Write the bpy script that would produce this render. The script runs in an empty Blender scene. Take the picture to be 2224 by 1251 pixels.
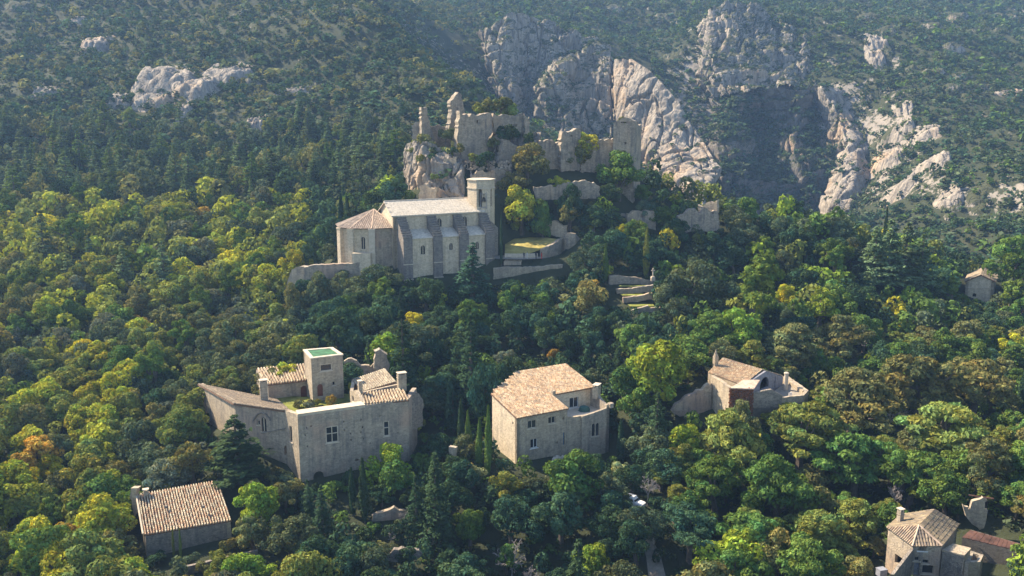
import bpy, bmesh, math, random
import numpy as np
from mathutils import Vector, Matrix
from mathutils.geometry import tessellate_polygon

# ------------------------------------------------------------------ camera
SC = bpy.context.scene
COL = SC.collection
F, CX, CY = 2000.0, 1112.0, 625.5          # focal length and centre in photo pixels (2224 x 1251)
PITCH = math.radians(11.2)
CAM = Vector((0.0, 0.0, 100.0))
cd = bpy.data.cameras.new('camera')
cd.sensor_width = 36.0
cd.lens = 36.0 * F / 2224.0
cd.clip_start, cd.clip_end = 1.0, 9000.0
cam = bpy.data.objects.new('camera', cd)
COL.objects.link(cam)
cam.location = CAM
cam.rotation_euler = (math.pi / 2 - PITCH, 0, 0)
SC.camera = cam

# ------------------------------------------------------------------ sky, sun, exposure
SUN_EL = math.radians(43.0)
SUN_BACK = math.radians(29.0)               # sun stands to the left and this far behind the village
sun_dir = Vector((-math.cos(SUN_BACK) * math.cos(SUN_EL), math.sin(SUN_BACK) * math.cos(SUN_EL), math.sin(SUN_EL)))
W = bpy.data.worlds.new('World')
SC.world = W
W.use_nodes = True
wn = W.node_tree
wn.nodes.clear()
sky = wn.nodes.new('ShaderNodeTexSky')
sky.sky_type = 'NISHITA'
sky.sun_disc = False
sky.sun_elevation = SUN_EL
sky.sun_rotation = math.atan2(sun_dir.x, sun_dir.y)
sky.air_density, sky.dust_density, sky.ozone_density = 1.0, 0.8, 1.5
bg = wn.nodes.new('ShaderNodeBackground')
bg.inputs['Strength'].default_value = 0.112
wo = wn.nodes.new('ShaderNodeOutputWorld')
wn.links.new(sky.outputs[0], bg.inputs[0])
wn.links.new(bg.outputs[0], wo.inputs[0])
sl = bpy.data.lights.new('sun', 'SUN')
sl.energy = 5.0
sl.angle = math.radians(0.6)
sl.color = (1.0, 0.84, 0.63)
so = bpy.data.objects.new('sun', sl)
COL.objects.link(so)
so.rotation_euler = sun_dir.to_track_quat('Z', 'Y').to_euler()
so.location = (-200, 200, 400)
SC.view_settings.view_transform = 'Standard'
SC.view_settings.look = 'None'
SC.view_settings.exposure = 1.5
SC.view_settings.gamma = 1.0
SC.view_settings.use_curve_mapping = False
SC.cycles.max_bounces = 6
SC.cycles.diffuse_bounces = 3
SC.cycles.glossy_bounces = 2
SC.cycles.transmission_bounces = 3
SC.cycles.transparent_max_bounces = 4
SC.cycles.volume_bounces = 0
SC.cycles.use_adaptive_sampling = True
SC.cycles.use_denoising = True

# ------------------------------------------------------------------ pixels and rays
SP, CP = math.sin(PITCH), math.cos(PITCH)
def ray(px, py):
    a, b = (px - CX) / F, (py - CY) / F
    return Vector((a, CP - b * SP, -SP - b * CP))
def P(px, py, D):                            # the point at world depth D on the ray of a pixel
    d = ray(px, py)
    return CAM + d * (D / d.y)
def PZ(px, py, z):                           # the point at height z on the ray of a pixel
    d = ray(px, py)
    return CAM + d * ((z - CAM.z) / d.z)
def pix(p):
    v = Vector(p) - CAM
    fw = v.y * CP - v.z * SP
    up = v.y * SP + v.z * CP
    return CX + F * v.x / fw, CY - F * up / fw
def pix_np(x, y, z):
    z = z - CAM.z
    fw = y * CP - z * SP
    up = y * SP + z * CP
    return CX + F * x / fw, CY - F * up / fw

# ------------------------------------------------------------------ numpy noise
def _h(ix, iy, iz, seed):
    n = (ix.astype(np.int64) * 374761393 + iy.astype(np.int64) * 668265263 + iz.astype(np.int64) * 2147483647 + seed * 974711) & 0xFFFFFFFF
    n = ((n ^ (n >> 13)) * 1274126177) & 0xFFFFFFFF
    n = ((n ^ (n >> 16)) * 2246822519) & 0xFFFFFFFF
    return ((n ^ (n >> 15)) & 0xFFFFFF) / float(0xFFFFFF)
def vnoise(x, y, z, seed=0):
    x, y, z = np.broadcast_arrays(np.asarray(x, float), np.asarray(y, float), np.asarray(z, float))
    ix, iy, iz = np.floor(x), np.floor(y), np.floor(z)
    fx, fy, fz = x - ix, y - iy, z - iz
    fx, fy, fz = [f * f * (3 - 2 * f) for f in (fx, fy, fz)]
    r = 0
    for dx in (0, 1):
        for dy in (0, 1):
            for dz in (0, 1):
                w = (fx if dx else 1 - fx) * (fy if dy else 1 - fy) * (fz if dz else 1 - fz)
                r = r + w * _h(ix + dx, iy + dy, iz + dz, seed)
    return r * 2 - 1
def fbm(x, y, z, seed=0, octaves=4, gain=0.5):
    r, a, t = 0, 1.0, 0
    for o in range(octaves):
        r = r + a * vnoise(x * 2 ** o, y * 2 ** o, z * 2 ** o, seed + o * 17)
        t += a
        a *= gain
    return r / t
def ridged(x, y, z, seed=0, octaves=4):
    r, a, t = 0, 1.0, 0
    for o in range(octaves):
        r = r + a * (1 - 2 * np.abs(vnoise(x * 2 ** o, y * 2 ** o, z * 2 ** o, seed + o * 31)))
        t += a
        a *= 0.5
    return r / t
def sstep(a, b, x):
    t = np.clip((x - a) / (b - a), 0, 1)
    return t * t * (3 - 2 * t)

# ------------------------------------------------------------------ materials
def new_mat(name):
    m = bpy.data.materials.new(name)
    m.use_nodes = True
    nt = m.node_tree
    nt.nodes.clear()
    out = nt.nodes.new('ShaderNodeOutputMaterial')
    return m, nt, out
def N(nt, t, **kw):
    n = nt.nodes.new(t)
    for k, v in kw.items():
        if k in n.inputs:
            n.inputs[k].default_value = v
        else:
            setattr(n, k, v)
    return n
def L(nt, a, b):
    nt.links.new(a, b)
def mixc(nt, fac, a, b, mode='MIX'):
    n = nt.nodes.new('ShaderNodeMix')
    n.data_type = 'RGBA'
    n.blend_type = mode
    for sock, v in ((n.inputs[0], fac), (n.inputs[6], a), (n.inputs[7], b)):
        if hasattr(v, 'is_linked'):
            nt.links.new(v, sock)
        elif isinstance(v, (tuple, list)):
            sock.default_value = (*v[:3], 1)
        else:
            sock.default_value = v
    return n.outputs[2]
def ramp(nt, src, stops):
    r = nt.nodes.new('ShaderNodeValToRGB')
    e = r.color_ramp.elements
    while len(e) > 1:
        e.remove(e[-1])
    e[0].position = stops[0][0]
    e[0].color = (*stops[0][1], 1) if isinstance(stops[0][1], tuple) else (stops[0][1],) * 3 + (1,)
    for p, c in stops[1:]:
        x = e.new(p)
        x.color = (*c, 1) if isinstance(c, tuple) else (c,) * 3 + (1,)
    nt.links.new(src, r.inputs[0])
    return r.outputs[0]
def pos_map(nt, scale):
    g = nt.nodes.new('ShaderNodeNewGeometry')
    m = nt.nodes.new('ShaderNodeMapping')
    m.inputs['Scale'].default_value = scale
    nt.links.new(g.outputs['Position'], m.inputs['Vector'])
    return m.outputs[0]
def noise(nt, vec, scale, detail=4, rough=0.55):
    n = nt.nodes.new('ShaderNodeTexNoise')
    n.inputs['Scale'].default_value = scale
    n.inputs['Detail'].default_value = detail
    n.inputs['Roughness'].default_value = rough
    nt.links.new(vec, n.inputs['Vector'])
    return n.outputs[0]
def finish(nt, out, col, rough=0.9, bump=None, strength=0.5, dist=0.1, spec=0.2):
    b = nt.nodes.new('ShaderNodeBsdfPrincipled')
    b.inputs['Roughness'].default_value = rough
    b.inputs['Specular IOR Level'].default_value = spec
    if isinstance(col, tuple):
        b.inputs['Base Color'].default_value = (*col, 1)
    else:
        nt.links.new(col, b.inputs['Base Color'])
    if bump is not None:
        bn = nt.nodes.new('ShaderNodeBump')
        bn.inputs['Strength'].default_value = strength
        bn.inputs['Distance'].default_value = dist
        nt.links.new(bump, bn.inputs['Height'])
        nt.links.new(bn.outputs[0], b.inputs['Normal'])
    nt.links.new(b.outputs[0], out.inputs[0])
    return b

def mat_stone(name, light, dark, stone=2.2, stain=0.55, stain_col=(0.13, 0.12, 0.115), patch=None, bump=0.6):
    """coursed rubble or ashlar: cells of uneven tone, run-off streaks and weather stains"""
    m, nt, out = new_mat(name)
    v = pos_map(nt, (1, 1, 1.9))
    vo = N(nt, 'ShaderNodeTexVoronoi', Scale=stone)
    L(nt, v, vo.inputs['Vector'])
    tone = ramp(nt, vo.outputs['Color'], [(0.0, 0.0), (1.0, 1.0)])
    base = mixc(nt, tone, dark, light)
    big = noise(nt, pos_map(nt, (1, 1, 0.8)), 0.5, 8, 0.72)
    bigr = ramp(nt, big, [(0.35, 0.0), (0.65, 0.55)])
    base = mixc(nt, bigr, base, light)
    spk = noise(nt, pos_map(nt, (1, 1, 1.6)), 1.6, 6, 0.75)
    base = mixc(nt, ramp(nt, spk, [(0.40, 0.55), (0.52, 0.0)]), base, tuple(c * 0.62 for c in dark))
    if patch:
        pn = noise(nt, pos_map(nt, (1, 1, 1)), 0.16, 3, 0.5)
        base = mixc(nt, ramp(nt, pn, [(0.52, 0.0), (0.64, 0.75)]), base, patch)
    streak = noise(nt, pos_map(nt, (1.3, 1.3, 0.12)), 1.0, 5, 0.7)
    blot = noise(nt, pos_map(nt, (0.5, 0.5, 0.45)), 1.0, 6, 0.7)
    mul = N(nt, 'ShaderNodeMath', operation='MULTIPLY')
    L(nt, ramp(nt, streak, [(0.38, 0.0), (0.60, 1.0)]), mul.inputs[0])
    L(nt, ramp(nt, blot, [(0.36, 0.0), (0.58, 1.0)]), mul.inputs[1])
    mm = N(nt, 'ShaderNodeMath', operation='MULTIPLY')
    L(nt, mul.outputs[0], mm.inputs[0])
    mm.inputs[1].default_value = stain
    base = mixc(nt, mm.outputs[0], base, stain_col)
    ve = N(nt, 'ShaderNodeTexVoronoi', Scale=stone, feature='DISTANCE_TO_EDGE')
    L(nt, v, ve.inputs['Vector'])
    joint = ramp(nt, ve.outputs[0], [(0.0, 0.0), (0.09, 1.0)])
    base = mixc(nt, ramp(nt, ve.outputs[0], [(0.0, 0.35), (0.07, 0.0)]), base, tuple(c * 0.5 for c in dark))
    fine = noise(nt, pos_map(nt, (1, 1, 1)), 6.0, 5, 0.7)
    ad = N(nt, 'ShaderNodeMath', operation='ADD')
    L(nt, joint, ad.inputs[0])
    L(nt, fine, ad.inputs[1])
    finish(nt, out, base, 0.92, ad.outputs[0], bump, 0.09)
    return m
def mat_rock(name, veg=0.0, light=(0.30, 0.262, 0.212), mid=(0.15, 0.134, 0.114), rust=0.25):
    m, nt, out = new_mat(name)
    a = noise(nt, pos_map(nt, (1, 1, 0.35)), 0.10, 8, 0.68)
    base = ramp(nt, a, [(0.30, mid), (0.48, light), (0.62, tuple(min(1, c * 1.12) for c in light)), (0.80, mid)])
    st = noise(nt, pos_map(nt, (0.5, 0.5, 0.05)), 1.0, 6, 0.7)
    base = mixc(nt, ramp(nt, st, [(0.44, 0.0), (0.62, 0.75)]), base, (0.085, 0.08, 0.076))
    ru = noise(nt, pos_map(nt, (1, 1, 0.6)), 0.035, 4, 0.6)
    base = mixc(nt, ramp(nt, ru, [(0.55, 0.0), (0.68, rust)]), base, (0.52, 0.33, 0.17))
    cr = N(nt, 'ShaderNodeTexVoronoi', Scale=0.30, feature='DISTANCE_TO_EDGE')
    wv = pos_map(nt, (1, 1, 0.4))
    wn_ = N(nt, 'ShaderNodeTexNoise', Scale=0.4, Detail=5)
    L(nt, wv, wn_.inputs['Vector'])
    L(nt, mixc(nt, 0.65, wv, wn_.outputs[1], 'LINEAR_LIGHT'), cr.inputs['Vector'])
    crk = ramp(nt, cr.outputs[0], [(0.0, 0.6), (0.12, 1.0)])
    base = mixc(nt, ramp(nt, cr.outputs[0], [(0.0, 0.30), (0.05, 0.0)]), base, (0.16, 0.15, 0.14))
    if veg > 0:
        g = nt.nodes.new('ShaderNodeNewGeometry')
        sx = nt.nodes.new('ShaderNodeSeparateXYZ')
        L(nt, g.outputs['True Normal'], sx.inputs[0])
        vn = noise(nt, pos_map(nt, (1, 1, 1)), 0.16, 6, 0.7)
        ad = N(nt, 'ShaderNodeMath', operation='ADD')
        L(nt, sx.outputs[2], ad.inputs[0])
        L(nt, vn, ad.inputs[1])
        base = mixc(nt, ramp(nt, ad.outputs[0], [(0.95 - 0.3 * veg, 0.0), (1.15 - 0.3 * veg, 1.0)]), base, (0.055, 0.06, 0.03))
    fine = noise(nt, pos_map(nt, (1, 1, 0.6)), 0.5, 9, 0.75)
    ad2 = N(nt, 'ShaderNodeMath', operation='ADD')
    L(nt, crk, ad2.inputs[0])
    L(nt, fine, ad2.inputs[1])
    finish(nt, out, base, 0.95, ad2.outputs[0], 0.9, 0.9)
    return m
def mat_ground():
    m, nt, out = new_mat('ground_scrub')
    at = N(nt, 'ShaderNodeAttribute', attribute_name='rock')
    n1 = noise(nt, pos_map(nt, (1, 1, 1)), 0.09, 8, 0.7)
    soil = ramp(nt, n1, [(0.30, (0.022, 0.029, 0.014)), (0.56, (0.036, 0.043, 0.020)), (0.74, (0.055, 0.055, 0.030)), (0.90, (0.10, 0.088, 0.060))])
    n2 = noise(nt, pos_map(nt, (1, 1, 0.5)), 0.22, 8, 0.72)
    rockc = ramp(nt, n2, [(0.3, (0.13, 0.117, 0.10)), (0.55, (0.25, 0.222, 0.185)), (0.75, (0.17, 0.152, 0.13))])
    ad = N(nt, 'ShaderNodeMath', operation='ADD')
    L(nt, at.outputs['Fac'], ad.inputs[0])
    n3 = noise(nt, pos_map(nt, (1, 1, 1)), 0.30, 6, 0.7)
    L(nt, n3, ad.inputs[1])
    base = mixc(nt, ramp(nt, ad.outputs[0], [(0.94, 0.0), (1.02, 1.0)]), soil, rockc)
    finish(nt, out, base, 0.97, n2, 0.8, 0.8)
    return m
def mat_leaf(name, use_object=True, trans=0.22):
    m, nt, out = new_mat(name)
    at = N(nt, 'ShaderNodeAttribute', attribute_name='tint')
    if use_object:
        oi = nt.nodes.new('ShaderNodeObjectInfo')
        colr = mixc(nt, 1.0, oi.outputs['Color'], at.outputs['Color'], 'MULTIPLY')
    else:
        colr = at.outputs['Color']
    d = nt.nodes.new('ShaderNodeBsdfDiffuse')
    t = nt.nodes.new('ShaderNodeBsdfTranslucent')
    L(nt, colr, d.inputs[0])
    L(nt, mixc(nt, 1.0, colr, (1.25, 1.15, 0.5), 'MULTIPLY'), t.inputs[0])
    mx = nt.nodes.new('ShaderNodeMixShader')
    mx.inputs[0].default_value = trans
    L(nt, d.outputs[0], mx.inputs[1])
    L(nt, t.outputs[0], mx.inputs[2])
    L(nt, mx.outputs[0], out.inputs[0])
    return m
def mat_plain(name, col, rough=0.7, var=0.25, scale=2.0, spec=0.3, metal=0.0):
    m, nt, out = new_mat(name)
    n = noise(nt, pos_map(nt, (1, 1, 1)), scale, 5, 0.65)
    c = mixc(nt, ramp(nt, n, [(0.3, 0.0), (0.7, 1.0)]), tuple(x * (1 - var) for x in col), tuple(min(1, x * (1 + var)) for x in col))
    b = finish(nt, out, c, rough, n, 0.2, 0.03, spec)
    b.inputs['Metallic'].default_value = metal
    return m
def mat_tile():
    m, nt, out = new_mat('clay_tiles')
    at = N(nt, 'ShaderNodeAttribute', attribute_name='tint')
    n = noise(nt, pos_map(nt, (1, 1, 1)), 0.7, 8, 0.78)
    c = mixc(nt, ramp(nt, n, [(0.46, 0.0), (0.64, 0.7)]), at.outputs['Color'], (0.17, 0.15, 0.125))
    n2 = noise(nt, pos_map(nt, (1, 1, 1)), 9.0, 4, 0.7)
    c = mixc(nt, ramp(nt, n2, [(0.35, 0.35), (0.6, 0.0)]), c, (0.12, 0.09, 0.07))
    finish(nt, out, c, 0.9, n2, 0.4, 0.02)
    return m
M = {
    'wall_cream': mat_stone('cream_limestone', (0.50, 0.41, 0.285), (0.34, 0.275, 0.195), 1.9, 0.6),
    'wall_grey': mat_stone('grey_limestone', (0.47, 0.39, 0.285), (0.30, 0.25, 0.185), 2.0, 0.7, patch=(0.45, 0.31, 0.22)),
    'wall_dark': mat_stone('dark_rubble', (0.25, 0.22, 0.18), (0.14, 0.125, 0.105), 2.4, 0.6),
    'wall_rubble': mat_stone('rough_rubble', (0.42, 0.355, 0.275), (0.19, 0.165, 0.135), 2.6, 0.6, bump=1.0),
    'ruin': mat_stone('ruin_stone', (0.47, 0.39, 0.285), (0.28, 0.235, 0.175), 1.3, 0.8, patch=(0.45, 0.34, 0.23), bump=1.0),
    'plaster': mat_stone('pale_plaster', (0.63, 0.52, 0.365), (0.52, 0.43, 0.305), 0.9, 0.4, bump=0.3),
    'butt': mat_stone('weathered_ashlar', (0.30, 0.262, 0.22), (0.18, 0.16, 0.14), 1.8, 0.7, bump=0.8),
    'slab_roof': mat_stone('limestone_slabs', (0.60, 0.53, 0.42), (0.51, 0.45, 0.355), 1.1, 0.3, bump=0.3),
    'rock': mat_rock('limestone_rock', 0.45),
    'rock_bare': mat_rock('bare_limestone', 0.0, rust=0.45),
    'rock_shade': mat_rock('shade_darkened_limestone', 0.6, (0.15, 0.138, 0.122), (0.08, 0.075, 0.07), 0.3),  # darker copy of the limestone, the gorge's shade put into its colour
    'ground': mat_ground(),
    'leaf': mat_leaf('foliage'),
    'leaf_far': mat_leaf('foliage_mass', False),
    'bark': mat_plain('bark', (0.10, 0.08, 0.062), 0.95, 0.4, 3.0),
    'bark_pale': mat_plain('pale_bare_bark', (0.26, 0.23, 0.21), 0.95, 0.25, 3.0),
    'tile': mat_tile(),
    'tile_plain': mat_plain('clay_tile_edge', (0.52, 0.38, 0.27), 0.9, 0.35, 1.5),
    'deck': mat_plain('roof_deck', (0.16, 0.095, 0.062), 0.95, 0.3),
    'glass': mat_plain('dark_glass', (0.018, 0.022, 0.028), 0.15, 0.2, 1.0, 0.5),
    'hole': mat_plain('dark_interior', (0.03, 0.027, 0.025), 1.0, 0.2, 1.0, 0.0),
    'wood_red': mat_plain('red_brown_wood', (0.14, 0.045, 0.025), 0.6, 0.3),
    'wood_grey': mat_plain('grey_wood', (0.20, 0.20, 0.215), 0.8, 0.3),
    'wood_blue': mat_plain('blue_paint', (0.08, 0.13, 0.20), 0.6, 0.2),
    'trim': mat_plain('dressed_stone', (0.46, 0.39, 0.295), 0.9, 0.18, 1.5),
    'white': mat_plain('white_paint', (0.62, 0.61, 0.58), 0.5, 0.06),
    'green_cover': mat_plain('green_roof_cover', (0.035, 0.115, 0.05), 0.85, 0.5, 0.9),
    'grass': mat_plain('lawn_grass', (0.16, 0.17, 0.045), 1.0, 0.55, 0.5, 0.0),
    'grass_dry': mat_plain('dry_lawn', (0.30, 0.25, 0.085), 1.0, 0.45, 0.35, 0.0),
    'path': mat_plain('pale_gravel', (0.25, 0.22, 0.175), 1.0, 0.25, 1.5, 0.0),
    'rust_iron': mat_plain('rusty_sheet', (0.075, 0.036, 0.026), 0.85, 0.6, 0.6),
    'bronze': mat_plain('dark_bronze', (0.06, 0.05, 0.035), 0.45, 0.3, 2.0, 0.5, 0.8),
    'cloth_dark': mat_plain('dark_cloth', (0.025, 0.027, 0.035), 0.9, 0.2),
    'cloth_red': mat_plain('red_cloth', (0.45, 0.03, 0.02), 0.9, 0.2),
    'cloth_pale': mat_plain('pale_cloth', (0.45, 0.43, 0.40), 0.9, 0.2),
    'skin': mat_plain('skin', (0.42, 0.24, 0.16), 0.7, 0.1),
    'hair': mat_plain('hair', (0.03, 0.02, 0.015), 0.8, 0.2),
    'rubber': mat_plain('rubber', (0.02, 0.02, 0.02), 0.8, 0.2),
    'tarp': mat_plain('blue_green_cover', (0.02, 0.07, 0.06), 0.6, 0.25),
    'ivy_red': mat_leaf('red_creeper'),
}

# ------------------------------------------------------------------ object helpers
def tag(o, label=None, cat=None, group=None, kind=None):
    if label: o['label'] = label
    if cat: o['category'] = cat
    if group: o['group'] = group
    if kind: o['kind'] = kind
    return o
def thing(name, label, cat, loc, group=None):
    o = bpy.data.objects.new(name, None)
    COL.objects.link(o)
    o.location = loc
    o.empty_display_size = 0.5
    return tag(o, label, cat, group, 'thing')
def root_loc(o):
    while o.parent is not None:
        o = o.parent
    return o.location
def obj(name, verts, faces, mat, parent=None, smooth=False, tint=None, loc=None):
    """one mesh object from world coordinates; children are stored relative to their thing"""
    off = Vector((0, 0, 0))
    if parent is not None:
        off = root_loc(parent)
    elif loc is not None:
        off = Vector(loc)
    me = bpy.data.meshes.new(name)
    V = np.asarray([tuple(v) for v in verts], dtype=float) if not isinstance(verts, np.ndarray) else verts.astype(float)
    V = V - np.array(off)
    if isinstance(faces, np.ndarray):
        k = faces.shape[1]
        me.vertices.add(len(V))
        me.vertices.foreach_set('co', V.ravel().astype(np.float32))
        me.loops.add(faces.size)
        me.loops.foreach_set('vertex_index', faces.ravel().astype(np.int32))
        me.polygons.add(len(faces))
        me.polygons.foreach_set('loop_start', np.arange(0, faces.size, k, dtype=np.int32))
        me.update(calc_edges=True)
    else:
        me.from_pydata([tuple(v) for v in V], [], [tuple(f) for f in faces])
        me.update()
    if tint is not None:
        ca = me.color_attributes.new('tint', 'FLOAT_COLOR', 'POINT')
        t4 = np.ones((len(V), 4), np.float32)
        t4[:, :3] = tint
        ca.data.foreach_set('color', t4.ravel())
    if smooth:
        me.polygons.foreach_set('use_smooth', np.ones(len(me.polygons), dtype=bool))
    if mat is not None:
        me.materials.append(M[mat] if isinstance(mat, str) else mat)
    o = bpy.data.objects.new(name, me)
    COL.objects.link(o)
    if parent is not None:
        o.parent = parent
    elif loc is not None:
        o.location = loc
    return o
class MB:
    def __init__(s):
        s.v, s.f = [], []
    def add(s, vs, fs):
        n = len(s.v)
        s.v += [tuple(v) for v in vs]
        s.f += [tuple(i + n for i in f) for f in fs]
        return s
    def hexa(s, b, t):                        # four bottom points, four top points, same turn
        return s.add(list(b) + list(t), [(3, 2, 1, 0), (4, 5, 6, 7), (0, 1, 5, 4), (1, 2, 6, 5), (2, 3, 7, 6), (3, 0, 4, 7)])
    def box(s, c, size, ang=0.0):
        ca, sa = math.cos(ang), math.sin(ang)
        hx, hy, hz = size[0] / 2, size[1] / 2, size[2] / 2
        q = [(-hx, -hy), (hx, -hy), (hx, hy), (-hx, hy)]
        pts = [(c[0] + x * ca - y * sa, c[1] + x * sa + y * ca) for x, y in q]
        return s.hexa([(x, y, c[2] - hz) for x, y in pts], [(x, y, c[2] + hz) for x, y in pts])
    def tube(s, pts, rads, n=5, cap=True):
        base = len(s.v)
        pts = [Vector(p) for p in pts]
        for i, p in enumerate(pts):
            d = (pts[min(i + 1, len(pts) - 1)] - pts[max(i - 1, 0)])
            d = d.normalized() if d.length > 1e-6 else Vector((0, 0, 1))
            x = d.orthogonal().normalized()
            y = d.cross(x)
            for k in range(n):
                a = 2 * math.pi * k / n
                s.v.append(tuple(p + (x * math.cos(a) + y * math.sin(a)) * rads[i]))
        for i in range(len(pts) - 1):
            for k in range(n):
                a, b = base + i * n + k, base + i * n + (k + 1) % n
                s.f.append((a, b, b + n, a + n))
        if cap:
            s.f.append(tuple(base + (len(pts) - 1) * n + k for k in range(n)))
            s.f.append(tuple(base + k for k in reversed(range(n))))
        return s
    def lathe(s, c, prof, n=12):
        base = len(s.v)
        for r, z in prof:
            for k in range(n):
                a = 2 * math.pi * k / n
                s.v.append((c[0] + r * math.cos(a), c[1] + r * math.sin(a), c[2] + z))
        for i in range(len(prof) - 1):
            for k in range(n):
                a, b = base + i * n + k, base + i * n + (k + 1) % n
                s.f.append((a, b, b + n, a + n))
        s.f.append(tuple(base + (len(prof) - 1) * n + k for k in range(n)))
        s.f.append(tuple(base + k for k in reversed(range(n))))
        return s
    def build(s, name, mat, parent=None, smooth=False, loc=None):
        return obj(name, s.v, s.f, mat, parent, smooth, None, loc)
RNG = random.Random(7)
# ------------------------------------------------------------------ terrain: heights from points seen in the photograph
def _c(px, py, D, h=0.0):
    p = P(px, py, D)
    return (p.x, p.y, p.z - h)
ctl = [_c(*a) for a in [
    (-300,1251,118,4),(0,1251,122,4),(400,1251,121,1),(800,1251,124,1),(1112,1251,124,3),(1500,1251,122,7),(1800,1251,116,4),(2224,1251,112,3),(2500,1251,110,3),
    (-200,1000,150,5),(0,1000,150,5),(200,1000,155,5),(350,1010,152,4),(-200,800,188,5),(0,800,188,5),(200,800,190,5),(400,780,188,5),
    (-200,600,240,6),(0,600,240,6),(200,600,240,6),(400,600,238,6),(560,620,232,6),(-200,450,290,7),(0,450,290,7),(200,450,285,7),(400,450,285,7),(600,450,285,7),(750,435,285,6),(840,415,288,6),
    (-200,300,370,5),(0,300,370,5),(200,300,375,4),(400,300,380,5),(600,300,380,5),(800,300,370,5),(890,310,345,5),
    (-200,150,450,3),(0,150,450,3),(300,150,460,2),(600,150,465,2),(800,150,450,2),(950,150,440,2),(1030,205,420,2),
    (-200,0,560,2),(0,0,560,2),(300,0,560,2),(600,0,550,2),(780,0,520,2),(850,40,500,2),
    (-200,-150,700),(0,-150,700),(400,-150,690),(700,-100,610),
    (1000,60,700,2),(900,0,800,2),(1150,-20,850,2),(1400,0,880,2),(1400,80,760,2),(1450,150,680,2),(1250,70,670,2),(1100,270,585,4),(1300,290,560,4),
    (1600,520,560),(1700,520,575),(1780,512,566),(1650,560,520),(1750,560,530),(1600,470,545,14),(1700,500,515,26),(1780,500,505,20),
    (1550,50,705,4),(1700,100,680,4),(1800,180,630,4),(1900,150,660,2),(1900,260,590,2),(1900,340,560,2),(1900,430,510,2),(2000,100,690,2),(2224,100,720,2),(2000,250,570,2),(2224,250,540,2),
    (2000,400,470,2),(2224,400,420,2),(2100,480,380,3),(2224,530,345,3),(2450,400,420,2),(2450,100,720,2),(2700,300,500,2),(1800,0,860,2),(2224,0,980,2),(2224,-100,1300),(1600,-100,1100),(1000,-150,1100),(2700,-50,900),
    # the spur with the village
    (440,965,152),(517,1012,150),(690,1072,145),(885,1002,153),(300,1130,136,2),(420,1218,127),(560,1180,131,1),(640,1120,139,1),(800,1150,135,1),
    (560,770,182,6),(700,700,192,7),(820,690,195,7),(1000,1110,138,4),(950,900,165,6),(1000,760,184,7),(1000,690,200,7),
    (1175,985,153),(1330,990,161,1),(1150,790,180,8),(1350,800,177,7),(1300,700,197,7),(1450,750,182,7),(1250,1150,133,6),(1390,1105,137),(1420,1200,127,1),
    (1600,880,164),(1500,950,156,5),(1700,1000,150,8),(1900,1000,147,8),(2100,1000,142,6),(1700,800,182,6),(1900,800,187,6),(2100,800,190,6),(2300,900,170,5),(2000,1251,116,4.5),(2150,1190,123,3),(1930,1160,127,4),(2060,1120,130,4),
    (880,612,221),(1060,602,229),(735,575,228),(720,650,222,4),(640,690,214,4),(600,570,245,5),(1150,562,232),(1150,532,240),(1240,560,233),(1240,640,214,5),(1380,665,210),(1350,612,222),(1430,612,224),
    (1500,600,226,6),(1650,600,226,6),(1650,500,246,6),(1850,600,230,6),(1850,500,252,6),(2050,700,217,5),(2000,570,250,6),(2130,668,246),(2250,650,240,5),(1700,440,256,7),(1900,480,258,7),(2050,550,258,6),(2200,580,255,6),
    (1010,372,255),(1150,345,262),(1280,372,258,1),(1360,392,256),(1200,455,243),(1300,435,248,1),(1450,450,254,4),(1550,480,250,1),(1180,490,240,1),(960,345,259),(1100,375,253),
    (1120,622,223),(1200,606,225),(1060,640,220,3),(880,440,266,3),(850,470,258,4)]]
ctl += [(-28,258,84.5),(-5,262,86),(25,264,86),(-20,268,84),(10,272,84),(-36,262,70),(-34,275,72)]
ctl += [(-20,300,74),(20,300,72),(60,295,62),(100,292,54),(150,288,46),(0,340,76),(60,350,58),(120,340,44),(-45,330,82),(-30,380,92),(20,430,78),(70,430,56),(130,420,32),(200,400,34),(180,330,34),(-30,520,96),(30,500,82),(90,500,54),
        (-120,60,12),(-60,60,12),(0,60,14),(60,60,18),(120,60,20),(-120,-60,-10),(0,-60,-6),(120,-60,0),(-250,100,8),(-250,250,40),(-300,-60,-10),(300,-60,0),(300,100,22),(300,250,40),
        (-700,-60,0),(800,-60,10),(-700,600,150),(800,600,110),(-700,1400,330),(0,1400,330),(800,1400,330)]
ctl = np.array(ctl)
c2 = 14.0 ** 2
def _phi(dx, dy):
    return np.sqrt(dx * dx + dy * dy + c2)
_K = _phi(ctl[:, None, 0] - ctl[None, :, 0], ctl[:, None, 1] - ctl[None, :, 1]) - 0.0
_n = len(ctl)
_A = np.zeros((_n + 3, _n + 3))
_A[:_n, :_n] = _K - np.eye(_n) * 1.2
_A[:_n, _n] = 1; _A[:_n, _n + 1] = ctl[:, 0] / 100; _A[:_n, _n + 2] = ctl[:, 1] / 100
_A[_n:, :_n] = _A[:_n, _n:].T
_w = np.linalg.solve(_A, np.r_[ctl[:, 2], 0, 0, 0])
def base_height(x, y):
    x = np.asarray(x, float); y = np.asarray(y, float)
    r = _w[_n] + _w[_n + 1] * x / 100 + _w[_n + 2] * y / 100
    for i in range(_n):
        r = r + _w[i] * _phi(x - ctl[i, 0], y - ctl[i, 1])
    return r
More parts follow.
